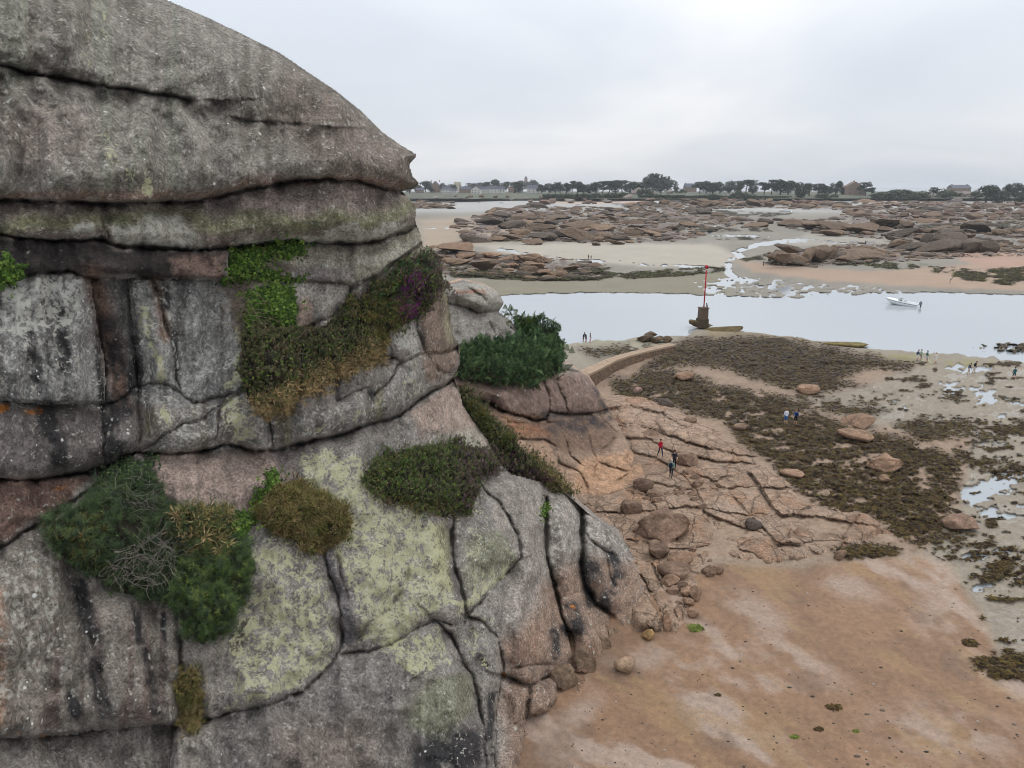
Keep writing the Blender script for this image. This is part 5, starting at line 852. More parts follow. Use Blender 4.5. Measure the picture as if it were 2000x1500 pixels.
# ------------------------------------------------------------------ people
def cloth(name, rgb): return flat('cloth_' + name, lin(rgb, .95), .9, .12, 20, .1)
SKIN = flat('skin', lin((190, 145, 120), .9), .6, .06); SHOE = flat('shoe', (.04, .035, .03), .7, .1)
CL = {}
def cm(rgb):
    if rgb not in CL: CL[rgb] = cloth('%02x%02x%02x' % rgb, rgb)
    return CL[rgb]
def person(px, py, h, face, label, top, legs, hair, bare_leg=0, bare_arm=0, stride=0.0, bend=0.0, arms=0.15, pack=None, z=None, longhair=False, group=None, surf=None, hat=None):
    s = h / 1.74; V = []; Rr = []; E = []; Zn = []
    rot = lambda p: (p[0], .0 + p[1] * math.cos(bend) - (p[2] - .95) * math.sin(bend), .95 + p[1] * math.sin(bend) + (p[2] - .95) * math.cos(bend)) if True else p
    def add(p, r, par=None, zone='torso', up=True):
        V.append(rot(p) if up else p); Rr.append(r if isinstance(r, tuple) else (r, r)); i = len(V) - 1
        if par is not None: E.append((par, i)); Zn.append(zone)
        return i
    pel = add((0, 0, .95), (.145, .105)); sp_ = add((0, -.01, 1.12), (.13, .095), pel); ch = add((0, .0, 1.30), (.16, .11), sp_); nk = add((0, -.005, 1.46), .055, ch, 'torso'); hb = add((0, -.03, 1.56), (.072, .085), nk, 'head'); hd = add((0, -.025, 1.66), (.078, .092), hb, 'head'); add((0, -.125, 1.575), .013, hb, 'head')
    for sd in (-1, 1):
        k = stride * sd; hp = add((.09 * sd, 0, .88), (.095, .10), pel, 'leg', False); kn = add((.10 * sd, -.16 * max(0, k) - .10 * k - .02, .49), (.062, .066), hp, 'leg', False); an = add((.105 * sd, -.30 * k + .02, .09), (.042, .045), kn, 'shin', False); add((.12 * sd, -.30 * k - .15, .035), (.045, .03), an, 'foot', False)
        sh = add((.175 * sd, 0, 1.40), .062, ch); a = arms * sd; el = add((.235 * sd, .03 + .10 * k, 1.13), .046, sh, 'arm'); wr = add((.23 * sd, -.08 - arms * .5 + .18 * k, .90 + arms * .25), .034, el, 'fore'); pm = add((.225 * sd, -.11 - arms * .55 + .2 * k, .83 + arms * .25), (.035, .02), wr, 'hand')
        bx, by, bz = .225 * sd, -.11 - arms * .55 + .2 * k, .83 + arms * .25
        for q in range(4):
            ox = (-.027 + .018 * q); k1 = add((bx, by - ox, bz - .045), .009, pm, 'hand'); add((bx - .012 * sd, by - ox - .012, bz - .085 + .006 * abs(q - 1.5)), .008, k1, 'hand')
        k1 = add((bx - .01 * sd, by - .045, bz + .0), .010, pm, 'hand'); add((bx - .015 * sd, by - .062, bz - .03), .009, k1, 'hand')
    me = bpy.data.meshes.new('person'); me.from_pydata([tuple(c * s for c in v) for v in V], E, []); o = link('person', me)
    sm = o.modifiers.new('skin', 'SKIN'); sm.use_smooth_shade = True
    for i, r in enumerate(Rr): me.skin_vertices[0].data[i].radius = (r[0] * s, r[1] * s)
    me.skin_vertices[0].data[0].use_root = True
    ss = o.modifiers.new('sub', 'SUBSURF'); ss.levels = 1; ss.render_levels = 1
    dg = bpy.context.evaluated_depsgraph_get(); nm = bpy.data.meshes.new_from_object(o.evaluated_get(dg)); o.modifiers.clear(); o.data = nm; bpy.data.meshes.remove(me)
    mats = [cm(top), cm(legs), SKIN, SHOE]; [nm.materials.append(m) for m in mats]
    P0 = np.array(V) * s; ea = np.array([P0[a] for a, b in E]); eb = np.array([P0[b] for a, b in E]); cen = np.empty(len(nm.polygons) * 3); nm.polygons.foreach_get('center', cen); cen = cen.reshape(-1, 3)
    d = eb - ea; tt = np.clip(((cen[:, None] - ea) * d).sum(2) / ((d * d).sum(1) + 1e-9), 0, 1); ds = np.linalg.norm(cen[:, None] - ea - tt[..., None] * d, axis=2); near = ds.argmin(1)
    zi = {'torso': 0, 'head': 2, 'arm': 0, 'fore': 2 if bare_arm else 0, 'hand': 2, 'leg': 1, 'shin': 2 if bare_leg else 1, 'foot': 3}
    mi = np.array([zi[Zn[i]] for i in near]); mi = np.where((mi == 0) & (cen[:, 2] < 1.0 * s) & (bend < .3) & (ds.min(1) > -1) & np.isin(near, [0]), 0, mi)
    nm.polygons.foreach_set('material_index', mi.astype(np.int32)); nm.polygons.foreach_set('use_smooth', np.ones(len(nm.polygons), bool))
    # hair (cap, longer for long hair) and eyes follow the head
    Vh, Fh = ICO[2]; hc = np.array(rot((0, -.015, 1.655))); q = Vh * (.092, .108, .115); keep = (q[:, 1] > -.055) | (q[:, 2] > .055); q = q.copy(); q[:, 1] += .012; q[:, 2] += .012
    if longhair: q[:, 2] = np.where((q[:, 2] < 0) & (q[:, 1] > -.03), q[:, 2] * 2.6, q[:, 2])
    fk = Fh[keep[Fh].all(1)]; cb_t, sb_t = math.cos(bend), math.sin(bend); q = np.stack([q[:, 0], q[:, 1] * cb_t - q[:, 2] * sb_t, q[:, 1] * sb_t + q[:, 2] * cb_t], -1)
    child(o, 'hair', ((q + hc) * s, fk), cm(hair), True)
    ey = []
    for sx in (-.03, .03): c0 = np.array(rot((sx, -.105, 1.615))); ey.append((Vh * .011 + c0, Fh))
    V2, f2 = merge(ey); child(o, 'eyes', (V2 * s, f2), SHOE, True)
    if pack is not None: 
        Vp, Fp = ICO[3]; w_ = np.sign(Vp) * np.abs(Vp) ** .6 * (.15, .10, .24); c0 = np.array((0, .19, 1.24)); w_ = np.array([rot(tuple(x)) for x in w_ + c0]); bp = child(o, 'backpack', (w_ * s, Fp), cm(pack), True)
        child(bp, 'strap', merge([tube(np.array([rot((sx, .1, 1.42)), rot((sx, -.06, 1.44)), rot((sx, -.125, 1.30)), rot((sx * 1.15, .05, 1.12))]) * s, .018 * s, 5) for sx in (-.11, .11)]), SHOE)
    g = at_z(px, py, float(terr_z(np.array(float(px)), np.array(float(py)))) if z is None else z) if surf is None else at_y(px, py, float(surf(px, py)))
    o.location = g.tolist(); o.rotation_euler = (0, 0, face); tag(o, label, 'person', group); return o
R_ = math.radians; J = lambda *a: a
person(1289, 891, 1.68, R_(20), 'person in red top and dark jeans with long auburn hair stepping down the rocks', (168, 28, 48), (44, 50, 70), (110, 66, 40), stride=.9, longhair=True, surf=surfP)
person(1316, 916, 1.76, R_(-15), 'person in navy sweater facing the camera beside the round boulder', (32, 38, 58), (26, 28, 34), (52, 40, 34), bare_arm=1, arms=.5, surf=surfP)
person(1310, 934, 1.74, R_(150), 'person in pale green jacket and dark trousers carrying a dark blue backpack', (130, 168, 156), (40, 46, 52), (190, 182, 172), pack=(28, 40, 56), surf=surfP, stride=.25)
person(1534, 829, 1.76, R_(180), 'person in white and navy jacket with blue shorts on the weedy rocks', (222, 226, 238), (52, 100, 160), (120, 92, 74), bare_leg=1, stride=.3)
person(1553, 830, 1.72, R_(170), 'person in blue jacket and black shorts right of the one in white', (60, 96, 140), (24, 24, 30), (150, 116, 100), bare_leg=1, stride=.35, pack=(26, 50, 90))
person(1139, 668, 1.7, R_(60), 'person in black bending forward at the water edge, leftmost of three', (30, 34, 46), (24, 26, 44), (36, 32, 30), bare_leg=1, bend=.35, group=None)
person(1144.5, 668, 1.68, R_(-60), 'middle person of the three at the water edge, leaning in', (52, 62, 66), (20, 32, 36), (36, 32, 30), bare_leg=1, bend=.45)
person(1152.5, 669, 1.62, R_(80), 'person in dark red top at the water edge, right of the leaning pair', (96, 62, 80), (190, 160, 160), (28, 28, 34), bare_leg=1, stride=.3, longhair=True)
person(1790.5, 705, 1.7, R_(100), 'wader in dark top and pale shorts, leftmost of the four by the weed', (62, 76, 92), (206, 200, 196), (50, 44, 40), bare_leg=1, stride=.6, bend=.15)
person(1797.5, 704, 1.68, R_(90), 'wader in pale green, second of the four by the weed', (170, 182, 158), (120, 124, 112), (60, 50, 44), bare_leg=1, stride=.5)
person(1809, 708, 1.78, R_(80), 'wader in teal green jacket, third of the four by the weed', (84, 116, 104), (160, 158, 156), (70, 60, 52), bare_leg=1, stride=.6)
person(1826, 711, 1.7, R_(100), 'wader all in white trailing behind the other three', (214, 210, 202), (214, 210, 206), (160, 140, 110), stride=.7, bare_leg=1)
person(1890.5, 731, 1.6, R_(80), 'smaller stooping person in dark blue on the wet flat', (54, 58, 78), (150, 142, 134), (50, 40, 36), bare_leg=1, stride=.6, bend=.35)
person(1901, 729, 1.74, R_(75), 'taller person in black jacket leaning over on the wet flat', (26, 28, 40), (180, 168, 152), (40, 34, 30), bare_leg=1, stride=.6, bend=.3)
person(1979.5, 741, 1.68, R_(170), 'person in teal top walking alone at the right edge', (40, 92, 104), (44, 70, 80), (34, 28, 26), bare_leg=1, stride=.5)
person(1149.5, 507, 1.75, 0, 'distant dark figure on the pale sand beyond the channel', (44, 42, 42), (40, 38, 38), (30, 28, 26)); person(1154.5, 507, 1.5, 0, 'small distant figure beside the dark one on the pale sand', (110, 96, 76), (90, 80, 66), (40, 34, 30))
person(1491, 520, 1.75, R_(40), 'distant dark figure standing near the split tor', (40, 42, 44), (34, 34, 36), (30, 28, 26), z=.6); person(1690, 478, 1.75, 0, 'distant figure in dark clothes behind the small boulders', (32, 34, 44), (30, 30, 34), (30, 28, 26)); person(1855, 553, 1.7, R_(60), 'distant crouching figure in green on the far sand', (70, 84, 76), (50, 54, 52), (40, 34, 30), bend=.8)
# ------------------------------------------------------------------ far village and pines
SLATE = flat('roof_slate', A(96, 100, 110), .8, .2, .8); WHITEW = flat('white_render', A(222, 220, 214), .85, .06, .5); STONEW = flat('house_stone', A(150, 130, 116), .9, .25, 1.2); CREAMW = flat('cream_render', A(206, 196, 172), .85, .06, .5); THATCH = flat('house_roof_brown', A(128, 108, 92), .9, .2, 1.0); t = NT('window_glass'); WIN = t.done((.05, .06, .075), .12)
def house(px, py, w, h, wall, roof, label, z=None, gable=False, chim=2, win=(2, 3), flatroof=False, tower=False):
    z = float(terr_z(np.array(float(px)), np.array(float(py)))) if z is None else z; g = at_z(px, py, z); m = math.hypot(g[1], H - z) / F; W_, Ht = w * m * 1.15, h * m * 1.2; D_ = max(6, W_ * .6) if not tower else W_; r = empty('house' if not tower else 'church_tower', g.tolist()); r.rotation_euler[2] = RB.uniform(-.15, .15); tag(r, label, 'house' if not tower else 'tower')
    wh = Ht * (.55 if not (flatroof or tower) else .8); rh = Ht - wh; child(r, 'wall', boxv(0, D_ / 2, wh / 2 - 1, W_, D_, wh + 2), wall)
    x, y0, y1 = W_ / 2 * 1.04, -.3, D_ + .3
    if flatroof: child(r, 'roof', boxv(0, D_ / 2, wh + rh / 2, W_ * .9, D_ * .9, rh), roof)
    elif tower: child(r, 'roof', (np.array([(-x, y0, wh), (x, y0, wh), (x, y1, wh), (-x, y1, wh), (0, D_ / 2, Ht)]), [np.array([[0, 1, 4], [1, 2, 4], [2, 3, 4], [3, 0, 4]])]), roof)
    elif gable:
        child(r, 'roof', (np.array([(-x, y0, wh - .1), (0, y0, Ht), (x, y0, wh - .1), (-x, y1, wh - .1), (0, y1, Ht), (x, y1, wh - .1), (-x, y0, wh + .2), (0, y0, Ht + .35), (x, y0, wh + .2), (-x, y1, wh + .2), (0, y1, Ht + .35), (x, y1, wh + .2)]), [np.array([[0, 1, 4, 3], [1, 2, 5, 4], [6, 9, 10, 7], [7, 10, 11, 8], [0, 6, 7, 1], [1, 7, 8, 2], [3, 4, 10, 9], [4, 5, 11, 10], [0, 3, 9, 6], [2, 8, 11, 5]])]), roof)
        child(r, 'gable_wall', (np.array([(-W_ / 2, -.002, wh), (W_ / 2, -.002, wh), (0, -.002, Ht - .1)]), [np.array([[0, 1, 2]])]), wall); child(r, 'gable_wall', (np.array([(-W_ / 2, D_, wh), (W_ / 2, D_, wh), (0, D_, Ht - .1)]), [np.array([[1, 0, 2]])]), wall)
    else:
        yc_ = D_ / 2; child(r, 'roof', (np.array([(-x, y0, wh), (x, y0, wh), (x, yc_, Ht), (-x, yc_, Ht), (-x, y1, wh), (x, y1, wh)]), [np.array([[0, 1, 2, 3], [3, 2, 5, 4], [0, 4, 5, 1]]), np.array([[0, 3, 4], [1, 5, 2]])]), roof)
    for i in range(chim): child(r, 'chimney', boxv((-.42 + .84 * i / max(1, chim - 1)) * W_ if chim > 1 else (0 if gable else .3 * W_), D_ / 2, Ht + .5, max(.8, W_ * .08), .9, 1.8 if not gable else 2.6), STONEW)
    nr, nc = win
    for i in range(nr):
        for j in range(nc):
            cx = (-.5 + (j + .5) / nc) * W_; czz = wh * ((i + .55) / nr); ww = min(1.3, W_ / nc * .45); hw = wh / nr * .45
            wd = child(r, 'window', boxv(cx, -.03, czz, ww, .12, hw), WIN); child(wd, 'sill', boxv(cx, -.08, czz - hw / 2 - .06, ww * 1.2, .2, .12), WHITEW)
HS = [(850, 376, 16, 17, STONEW, SLATE, 'tall grey stone house with steep gable at the left of the village', dict(gable=True)), (872, 378, 15, 11, WHITEW, SLATE, 'white house beside the tall stone gable', {}), (893, 372, 12, 13, CREAMW, CREAMW, 'cream flat-topped building rising behind the village', dict(flatroof=True, chim=0)), (908, 377, 19, 10, STONEW, SLATE, 'long grey-roofed house left of the white gables', {}), (929, 378, 16, 11, WHITEW, SLATE, 'white gabled house at the middle of the village shore', dict(gable=True)), (961, 377, 16, 11, WHITEW, SLATE, 'white house with slate roof right of the village middle', {}), (978, 377, 15, 10, WHITEW, SLATE, 'low white house next to the dense village trees', dict(win=(1, 3))), (1000, 376, 12, 9, STONEW, THATCH, 'small tan house half hidden by the round village tree', dict(chim=1)), (1027, 369, 5, 20, STONEW, SLATE, 'slim stone tower rising over the village trees', dict(tower=True, chim=0, win=(2, 1))),
      (1042, 377, 22, 12, WHITEW, SLATE, 'broad white house right of the stone tower', {}), (1349, 375, 19, 13, STONEW, SLATE, 'slate-roofed brick house standing alone between the pine groves', dict(win=(2, 4))), (1552, 378, 8, 12, WHITEW, SLATE, 'narrow white gable among the pines', dict(gable=True, chim=1, win=(2, 1))), (1669, 381, 32, 20, STONEW, THATCH, 'stone cottage with steep gable and thick chimney on the right headland', dict(gable=True, chim=1, win=(2, 2))), (1878, 374, 30, 10, STONEW, SLATE, 'long slate-roofed house above the balanced rocks', dict(win=(1, 4))), (946, 376, 12, 9, WHITEW, SLATE, 'white house tucked between the white gables', {}), (886, 378, 10, 8, WHITEW, SLATE, 'small white house below the cream building', {}), (1016, 377, 10, 8, WHITEW, SLATE, 'little white house left of the broad white one', {}), (1062, 376, 10, 8, WHITEW, SLATE, 'white house at the right end of the village', {}), (820, 377, 13, 8, STONEW, SLATE, 'small grey house at the cliff edge of the village', {})]
for (x, y, w, h, wa, ro_, lab, kw) in HS: house(x, y, w, h, wa, ro_, lab, **kw)
# leaf material for everything that grows: colour per vertex
t = NT('leaf'); v = t.pos(); cL = t.attr('Col'); n = t.noise(v, 9, 3); LEAF = t.done(t.scale(cL, t.ramp(n, .2, .8, .75, 1.25, False)), .75, None, .2)
t.b.inputs['Subsurface Weight'].default_value = 0.0
BARK = flat('bark', A(84, 72, 62), .95, .25, 3)
def leaf_cloud(cent, rad, n, size, seed, cols):
    """many small leaf faces spread through ellipsoidal clumps"""
    r = np.random.default_rng(seed); k = r.choice(len(cent), n, p=(np.prod(rad, 1) ** .67 / (np.prod(rad, 1) ** .67).sum())); d = r.normal(size=(n, 3)); d /= np.linalg.norm(d, axis=1)[:, None]; rr = r.uniform(.45, 1.05, n) ** .6
    P = cent[k] + d * rad[k] * rr[:, None]; nrm = d + r.normal(size=(n, 3)) * .5; nrm /= np.linalg.norm(nrm, axis=1)[:, None]; a = np.cross(nrm, r.normal(size=(n, 3))); a /= np.linalg.norm(a, axis=1)[:, None]; b = np.cross(nrm, a); s = size * r.uniform(.6, 1.4, n)[:, None]
    V = np.stack([P - a * s, P + b * s * .6, P + a * s, P - b * s * .6], 1).reshape(-1, 3); Fc = np.arange(4 * n).reshape(n, 4); ci = np.asarray(cols)[r.integers(0, len(cols), n)] * r.uniform(.75, 1.25, (n, 1)); return V, Fc, np.repeat(ci, 4, 0)
def tree_proto(seed, kind):
    r = np.random.default_rng(seed); cent = []; rad = []; limbs = []
    if kind == 'pine':       # flat-topped wind-shaped maritime pine, bare lower trunk
        lean = r.uniform(-.12, .2); tr = [(0, 0, -.05), (lean * .3, 0, .3), (lean, 0, .62), (lean * 1.2, .02, .85)]; limbs.append((tr, [.035, .028, .018, .008]))
        for i in range(14):
            a = r.uniform(0, 6.28); q = r.uniform(.05, .42); zc = r.uniform(.42, .92) - .2 * q; c = (lean + q * math.cos(a), q * math.sin(a), zc); cent.append(c); rad.append((r.uniform(.18, .28), r.uniform(.18, .28), r.uniform(.07, .13))); limbs.append(([(lean * .8, 0, zc - .16), (c[0] * .6 + lean * .3, c[1] * .6, zc - .07), c], [.012, .009, .004]))
        cols = [A(58, 68, 58), A(46, 56, 50), A(66, 76, 60)]
    elif kind == 'round':
        tr = [(0, 0, -.05), (0, 0, .4), (0, 0, .7)]; limbs.append((tr, [.04, .03, .012]))
        for i in range(13):
            d = r.normal(size=3); d /= np.linalg.norm(d); c = (d[0] * .26, d[1] * .26, .52 + d[2] * .27); cent.append(c); rad.append(tuple(r.uniform(.14, .24, 3))); limbs.append(([(0, 0, .35), c], [.014, .004]))
        cols = [A(58, 70, 54), A(46, 58, 48), A(74, 84, 60)]
    else:                    # bush
        limbs.append(([(0, 0, -.05), (0, 0, .4)], [.03, .01]))
        for i in range(12): a = r.uniform(0, 6.28); q = r.uniform(0, .38); cent.append((q * math.cos(a), q * math.sin(a), r.uniform(.25, .7) * (1 - q))); rad.append((r.uniform(.14, .24), r.uniform(.14, .24), r.uniform(.14, .26)))
        cols = [A(70, 84, 58), A(56, 70, 50), A(90, 98, 70)]
    V, Fc, C_ = leaf_cloud(np.array(cent), np.array(rad), 1100, .045, seed, cols); cr_ = mesh_np('crown', V, Fc, LEAF, False, {'Col': C_}); tv, tf = merge([tube(p, rr, 6) for p, rr in limbs]); return cr_, mesh_np('trunk', tv, tf, BARK, True)
TP = {k: [tree_proto(40 + i + 10 * j, k) for i in range(5)] for j, k in enumerate(('pine', 'round', 'bush'))}
def tree(px, ytop, ybase, w, kind, label, group, name='pine_tree'):
    z = float(terr_z(np.array(float(px)), np.array(float(ybase)))); g = at_z(px, ybase, z); m = math.hypot(g[1], H - z) / F; h = (ybase - ytop) * m; o = empty(name, g.tolist()); tag(o, label, 'tree' if kind != 'bush' else 'bush', group); o.rotation_euler[2] = RB.uniform(0, 6.28); W_ = w * m * 1.6; cr_, tr_ = RB.choice(TP[kind])
    for nm_, me in (('crown', cr_), ('trunk', tr_)):
        c = link(nm_, me, o); c.scale = (W_ * (1.0 if kind != 'pine' else .95), W_ * (1.0 if kind != 'pine' else .95), h * 1.02)
TR = [('pine', 831, 354, 374, 22), ('round', 815, 360, 376, 14), ('round', 800, 361, 377, 18), ('round', 867, 358, 376, 13), ('round', 882, 360, 376, 16), ('round', 843, 362, 376, 10), ('round', 918, 358, 372, 24), ('round', 938, 357, 372, 24), ('pine', 952, 356, 374, 16), ('pine', 966, 351, 374, 16), ('round', 985, 354, 374, 26), ('round', 1006, 355, 377, 26), ('pine', 1020, 353, 372, 18), ('round', 1038, 352, 372, 22), ('round', 1057, 361, 377, 17), ('round', 1074, 357, 377, 18), ('pine', 1085, 357, 377, 16), ('pine', 1094, 356, 378, 13), ('round', 1106, 358, 378, 18), ('pine', 1117, 355, 378, 14), ('pine', 1128, 355, 378, 16), ('round', 1139, 360, 378, 18), ('round', 1151, 358, 378, 22), ('pine', 1164, 356, 378, 18), ('pine', 1177, 355, 378, 20), ('pine', 1189, 354, 378, 20), ('round', 1202, 353, 378, 24), ('pine', 1216, 353, 378, 22), ('pine', 1230, 355, 378, 24), ('pine', 1245, 354, 378, 22), ('pine', 1262, 348, 377, 24), ('pine', 1276, 341, 377, 30), ('pine', 1290, 343, 377, 28), ('pine', 1304, 346, 377, 28), ('bush', 1262, 364, 384, 26), ('pine', 1322, 364, 378, 12), ('bush', 1332, 368, 378, 12),
      ('pine', 1366, 353, 378, 22), ('pine', 1379, 354, 378, 20), ('pine', 1392, 355, 378, 24), ('round', 1406, 356, 378, 22), ('pine', 1424, 352, 378, 18), ('pine', 1440, 354, 379, 20), ('pine', 1456, 352, 379, 22), ('pine', 1470, 360, 379, 14), ('bush', 1457, 370, 392, 30), ('bush', 1442, 372, 388, 20), ('pine', 1492, 354, 380, 18), ('pine', 1507, 353, 380, 22), ('pine', 1524, 352, 380, 26), ('pine', 1539, 353, 380, 22), ('pine', 1562, 354, 390, 20), ('bush', 1562, 372, 392, 18), ('pine', 1580, 358, 382, 18), ('pine', 1597, 360, 382, 22), ('round', 1610, 362, 382, 22), ('pine', 1632, 355, 380, 22), ('pine', 1646, 364, 380, 10), ('pine', 1690, 357, 382, 18), ('pine', 1702, 365, 382, 9),
      ('bush', 1735, 370, 389, 34), ('bush', 1758, 365, 386, 40), ('bush', 1782, 373, 389, 32), ('bush', 1800, 372, 390, 26), ('bush', 1718, 374, 389, 24), ('pine', 1822, 367, 384, 16), ('bush', 1840, 368, 386, 22), ('bush', 1855, 370, 386, 18), ('round', 1925, 362, 396, 32), ('round', 1948, 368, 396, 30), ('pine', 1962, 361, 394, 22), ('pine', 1981, 359, 394, 20), ('round', 1996, 372, 396, 26), ('bush', 1906, 370, 388, 18), ('round', 2030, 364, 396, 34), ('bush', 1826, 378, 392, 26), ('bush', 1630, 378, 391, 20), ('bush', 1395, 376, 386, 18), ('bush', 1610, 376, 389, 22)]
side = lambda x: 'by the village' if x < 1060 else 'on the middle headland' if x < 1330 else 'right of the lone brick house' if x < 1640 else 'on the right-hand headland'
nmk = {'pine': ('pine_tree', 'dark wind-shaped pine '), 'round': ('broadleaf_tree', 'dark round-crowned tree '), 'bush': ('bush', 'low green bush ')}
ORD = 'first second third fourth fifth sixth seventh eighth ninth tenth eleventh twelfth thirteenth fourteenth fifteenth sixteenth seventeenth eighteenth nineteenth twentieth'.split(); cnt_ = {}
for (k, x, yt, yb, w) in sorted(TR, key=lambda q: q[1]):
    if k == 'pine' and int(x) % 3 != 1: k = 'round'
    i_ = cnt_.get((k, side(x)), 0); cnt_[(k, side(x))] = i_ + 1
    tree(x, yt, yb, w, k, ORD[i_] + ' from left, ' + nmk[k][1] + side(x), nmk[k][0].replace('_', ' ') + 's ' + side(x), nmk[k][0])
# clipped hedges along the far shore
def hedge(pts, hpx, label, seed):
    cent = []; rad = []; P3 = []
    for (x, y) in pts: z = float(terr_z(np.array(float(x)), np.array(float(y)))); P3.append(at_z(x, y, z))
    S_ = samp(P3, 60); m = P3[0][1] / F; r = np.random.default_rng(seed); hh = hpx * m
    for p in S_: cent.append(p + (0, r.uniform(0, 3), hh * r.uniform(.3, .55))); rad.append((np.linalg.norm(S_[1] - S_[0]) * 1.1, 2.0, hh * r.uniform(.4, .6)))
    V, Fc, C_ = leaf_cloud(np.array(cent), np.array(rad), 5000, .9, seed, [A(62, 76, 52), A(50, 64, 46), A(76, 88, 58)]); o = link('hedge', mesh_np('hedge', V, Fc, LEAF, False, {'Col': C_})); tag(o, label, 'hedge')
hedge([(1062, 388), (1120, 388), (1190, 387), (1225, 386)], 9, 'long dark hedge above the peach beach', 1); hedge([(1250, 386), (1330, 387), (1400, 388), (1440, 389)], 6, 'low hedge below the giant headland boulder', 2); hedge([(1570, 390), (1640, 391), (1720, 391), (1800, 391)], 5, 'low hedge in front of the gabled cottage', 3); hedge([(1470, 389), (1520, 389), (1545, 390)], 6, 'dark hedge left of the white gable', 4)
# ------------------------------------------------------------------ plants growing on the rock
def rnd_in(poly, n, r):
    a = np.array(poly, float); X = np.empty(0); Y = np.empty(0)
    while len(X) < n:
        x = r.uniform(a[:, 0].min(), a[:, 0].max(), n * 2); y = r.uniform(a[:, 1].min(), a[:, 1].max(), n * 2); k = in_poly(x, y, poly); X = np.r_[X, x[k]]; Y = np.r_[Y, y[k]]
    return X[:n], Y[:n]
def tmpl(kind, r):
    """one sprig, unit length along +Z: vertices, quads, shade 0..1"""
    V = []; Fq = []; Sh = []
    def quad(a, b, c, d, s):
        n = len(V); V.extend([a, b, c, d]); Fq.append([n, n + 1, n + 2, n + 3]); Sh.extend([s * .8, s * .8, s, s])
    if kind == 'heather':
        for i in range(9):
            z = .15 + .8 * i / 9; a = i * 2.4 + r.uniform(-.4, .4); l = .36 * (1.15 - z * .7); d = np.array([math.cos(a), math.sin(a), .9]); d /= np.linalg.norm(d); s = np.array([-math.sin(a), math.cos(a), 0]) * .06; p = np.array([0, 0, z])
            quad(p - s * .5, p + s * .5, p + d * l + s, p + d * l - s, .7 + .5 * z)
    elif kind == 'grass':
        for i in range(7):
            a = r.uniform(0, 6.28); b = r.uniform(.1, .6); d = np.array([math.cos(a), math.sin(a), 0]); s = np.array([-math.sin(a), math.cos(a), 0]) * .022; p0 = d * .04; p1 = d * b * .35 + np.array([0, 0, .6]); p2 = d * b + np.array([0, 0, .95 - b * .4])
            quad(p0 - s, p0 + s, p1 + s, p1 - s, .8); quad(p1 - s, p1 + s, p2 + s * .2, p2 - s * .2, 1.15)
    elif kind == 'ivy':
        for i in range(3):
            a = r.uniform(0, 6.28); c = np.array([math.cos(a) * .35, math.sin(a) * .35, .3 + .25 * i]); nrm = np.array([r.uniform(-.5, .5), r.uniform(-.5, .5), 1.0]); nrm /= np.linalg.norm(nrm); u = np.cross(nrm, (math.cos(a), math.sin(a), 0)); u /= np.linalg.norm(u); w = np.cross(nrm, u); quad(c - u * .34, c - w * .40, c + u * .34, c + w * .30, r.uniform(.8, 1.2))
    elif kind == 'fern':
        for i in range(8):
            z = .12 + i * .11; l = .42 * (1.05 - z); bend_ = .25 * z * z
            for sd in (-1, 1): p = np.array([0, bend_ * 2, z * (1 - .25 * z)]); d = np.array([sd, .25, .15]); quad(p, p + np.array([0, .03, .06]), p + d * l + np.array([0, 0, .03]), p + d * l * .95 - np.array([0, 0, .04]), .8 + .35 * z)
    elif kind == 'gorse':
        for i in range(11):
            z = .1 + .85 * i / 11; a = i * 2.4 + r.uniform(-.5, .5); d = np.array([math.cos(a), math.sin(a), .7]); d /= np.linalg.norm(d); s = np.array([-math.sin(a), math.cos(a), 0]) * .022; p = np.array([0, 0, z]); quad(p - s, p + s, p + d * .42 + s * .2, p + d * .42 - s * .2, .65 + .5 * z)
    elif kind == 'flower':
        for i in range(6):
            z = .45 + .5 * i / 6; a = i * 2.4; p = np.array([math.cos(a) * .08, math.sin(a) * .08, z]); u = np.array([-math.sin(a), math.cos(a), 0]) * .09; quad(p - u, p + np.array([0, 0, -.09]), p + u, p + np.array([0, 0, .11]), r.uniform(.8, 1.3))
    return np.array(V), np.array(Fq), np.array(Sh)
def scatter(kind, P, D, size, cols, r, nt=5, droop=0.0):
    T = [tmpl(kind, r) for _ in range(nt)]; which = r.integers(0, nt, len(P)); outV, outF, outC = [], [], []; n0 = 0
    for k in range(nt):
        idx = np.flatnonzero(which == k)
        if not len(idx): continue
        V, Fq, Sh = T[k]; d = D[idx] + r.normal(size=(len(idx), 3)) * .28; d[:, 2] -= droop; d /= np.linalg.norm(d, axis=1)[:, None]; a = np.cross(d, r.normal(size=(len(idx), 3))); a /= np.linalg.norm(a, axis=1)[:, None]; b = np.cross(d, a); s = (size * r.uniform(.65, 1.35, len(idx)))[:, None, None]
        W3 = P[idx][:, None] + s * (V[None, :, 0:1] * a[:, None] + V[None, :, 1:2] * b[:, None] + V[None, :, 2:3] * d[:, None]); c = np.asarray(cols)[r.integers(0, len(cols), len(idx))] * r.uniform(.75, 1.25, (len(idx), 1)); C_ = c[:, None] * Sh[None, :, None]
        nv = len(V); outV.append(W3.reshape(-1, 3)); outC.append(C_.reshape(-1, 3)); outF.append((Fq[None] + (np.arange(len(idx)) * nv)[:, None, None] + n0).reshape(-1, 4)); n0 += len(idx) * nv
    return np.concatenate(outV), np.concatenate(outF), np.clip(np.concatenate(outC), 0, .9)
SOIL = flat('peaty_soil', A(46, 40, 30), .95, .3, 4)
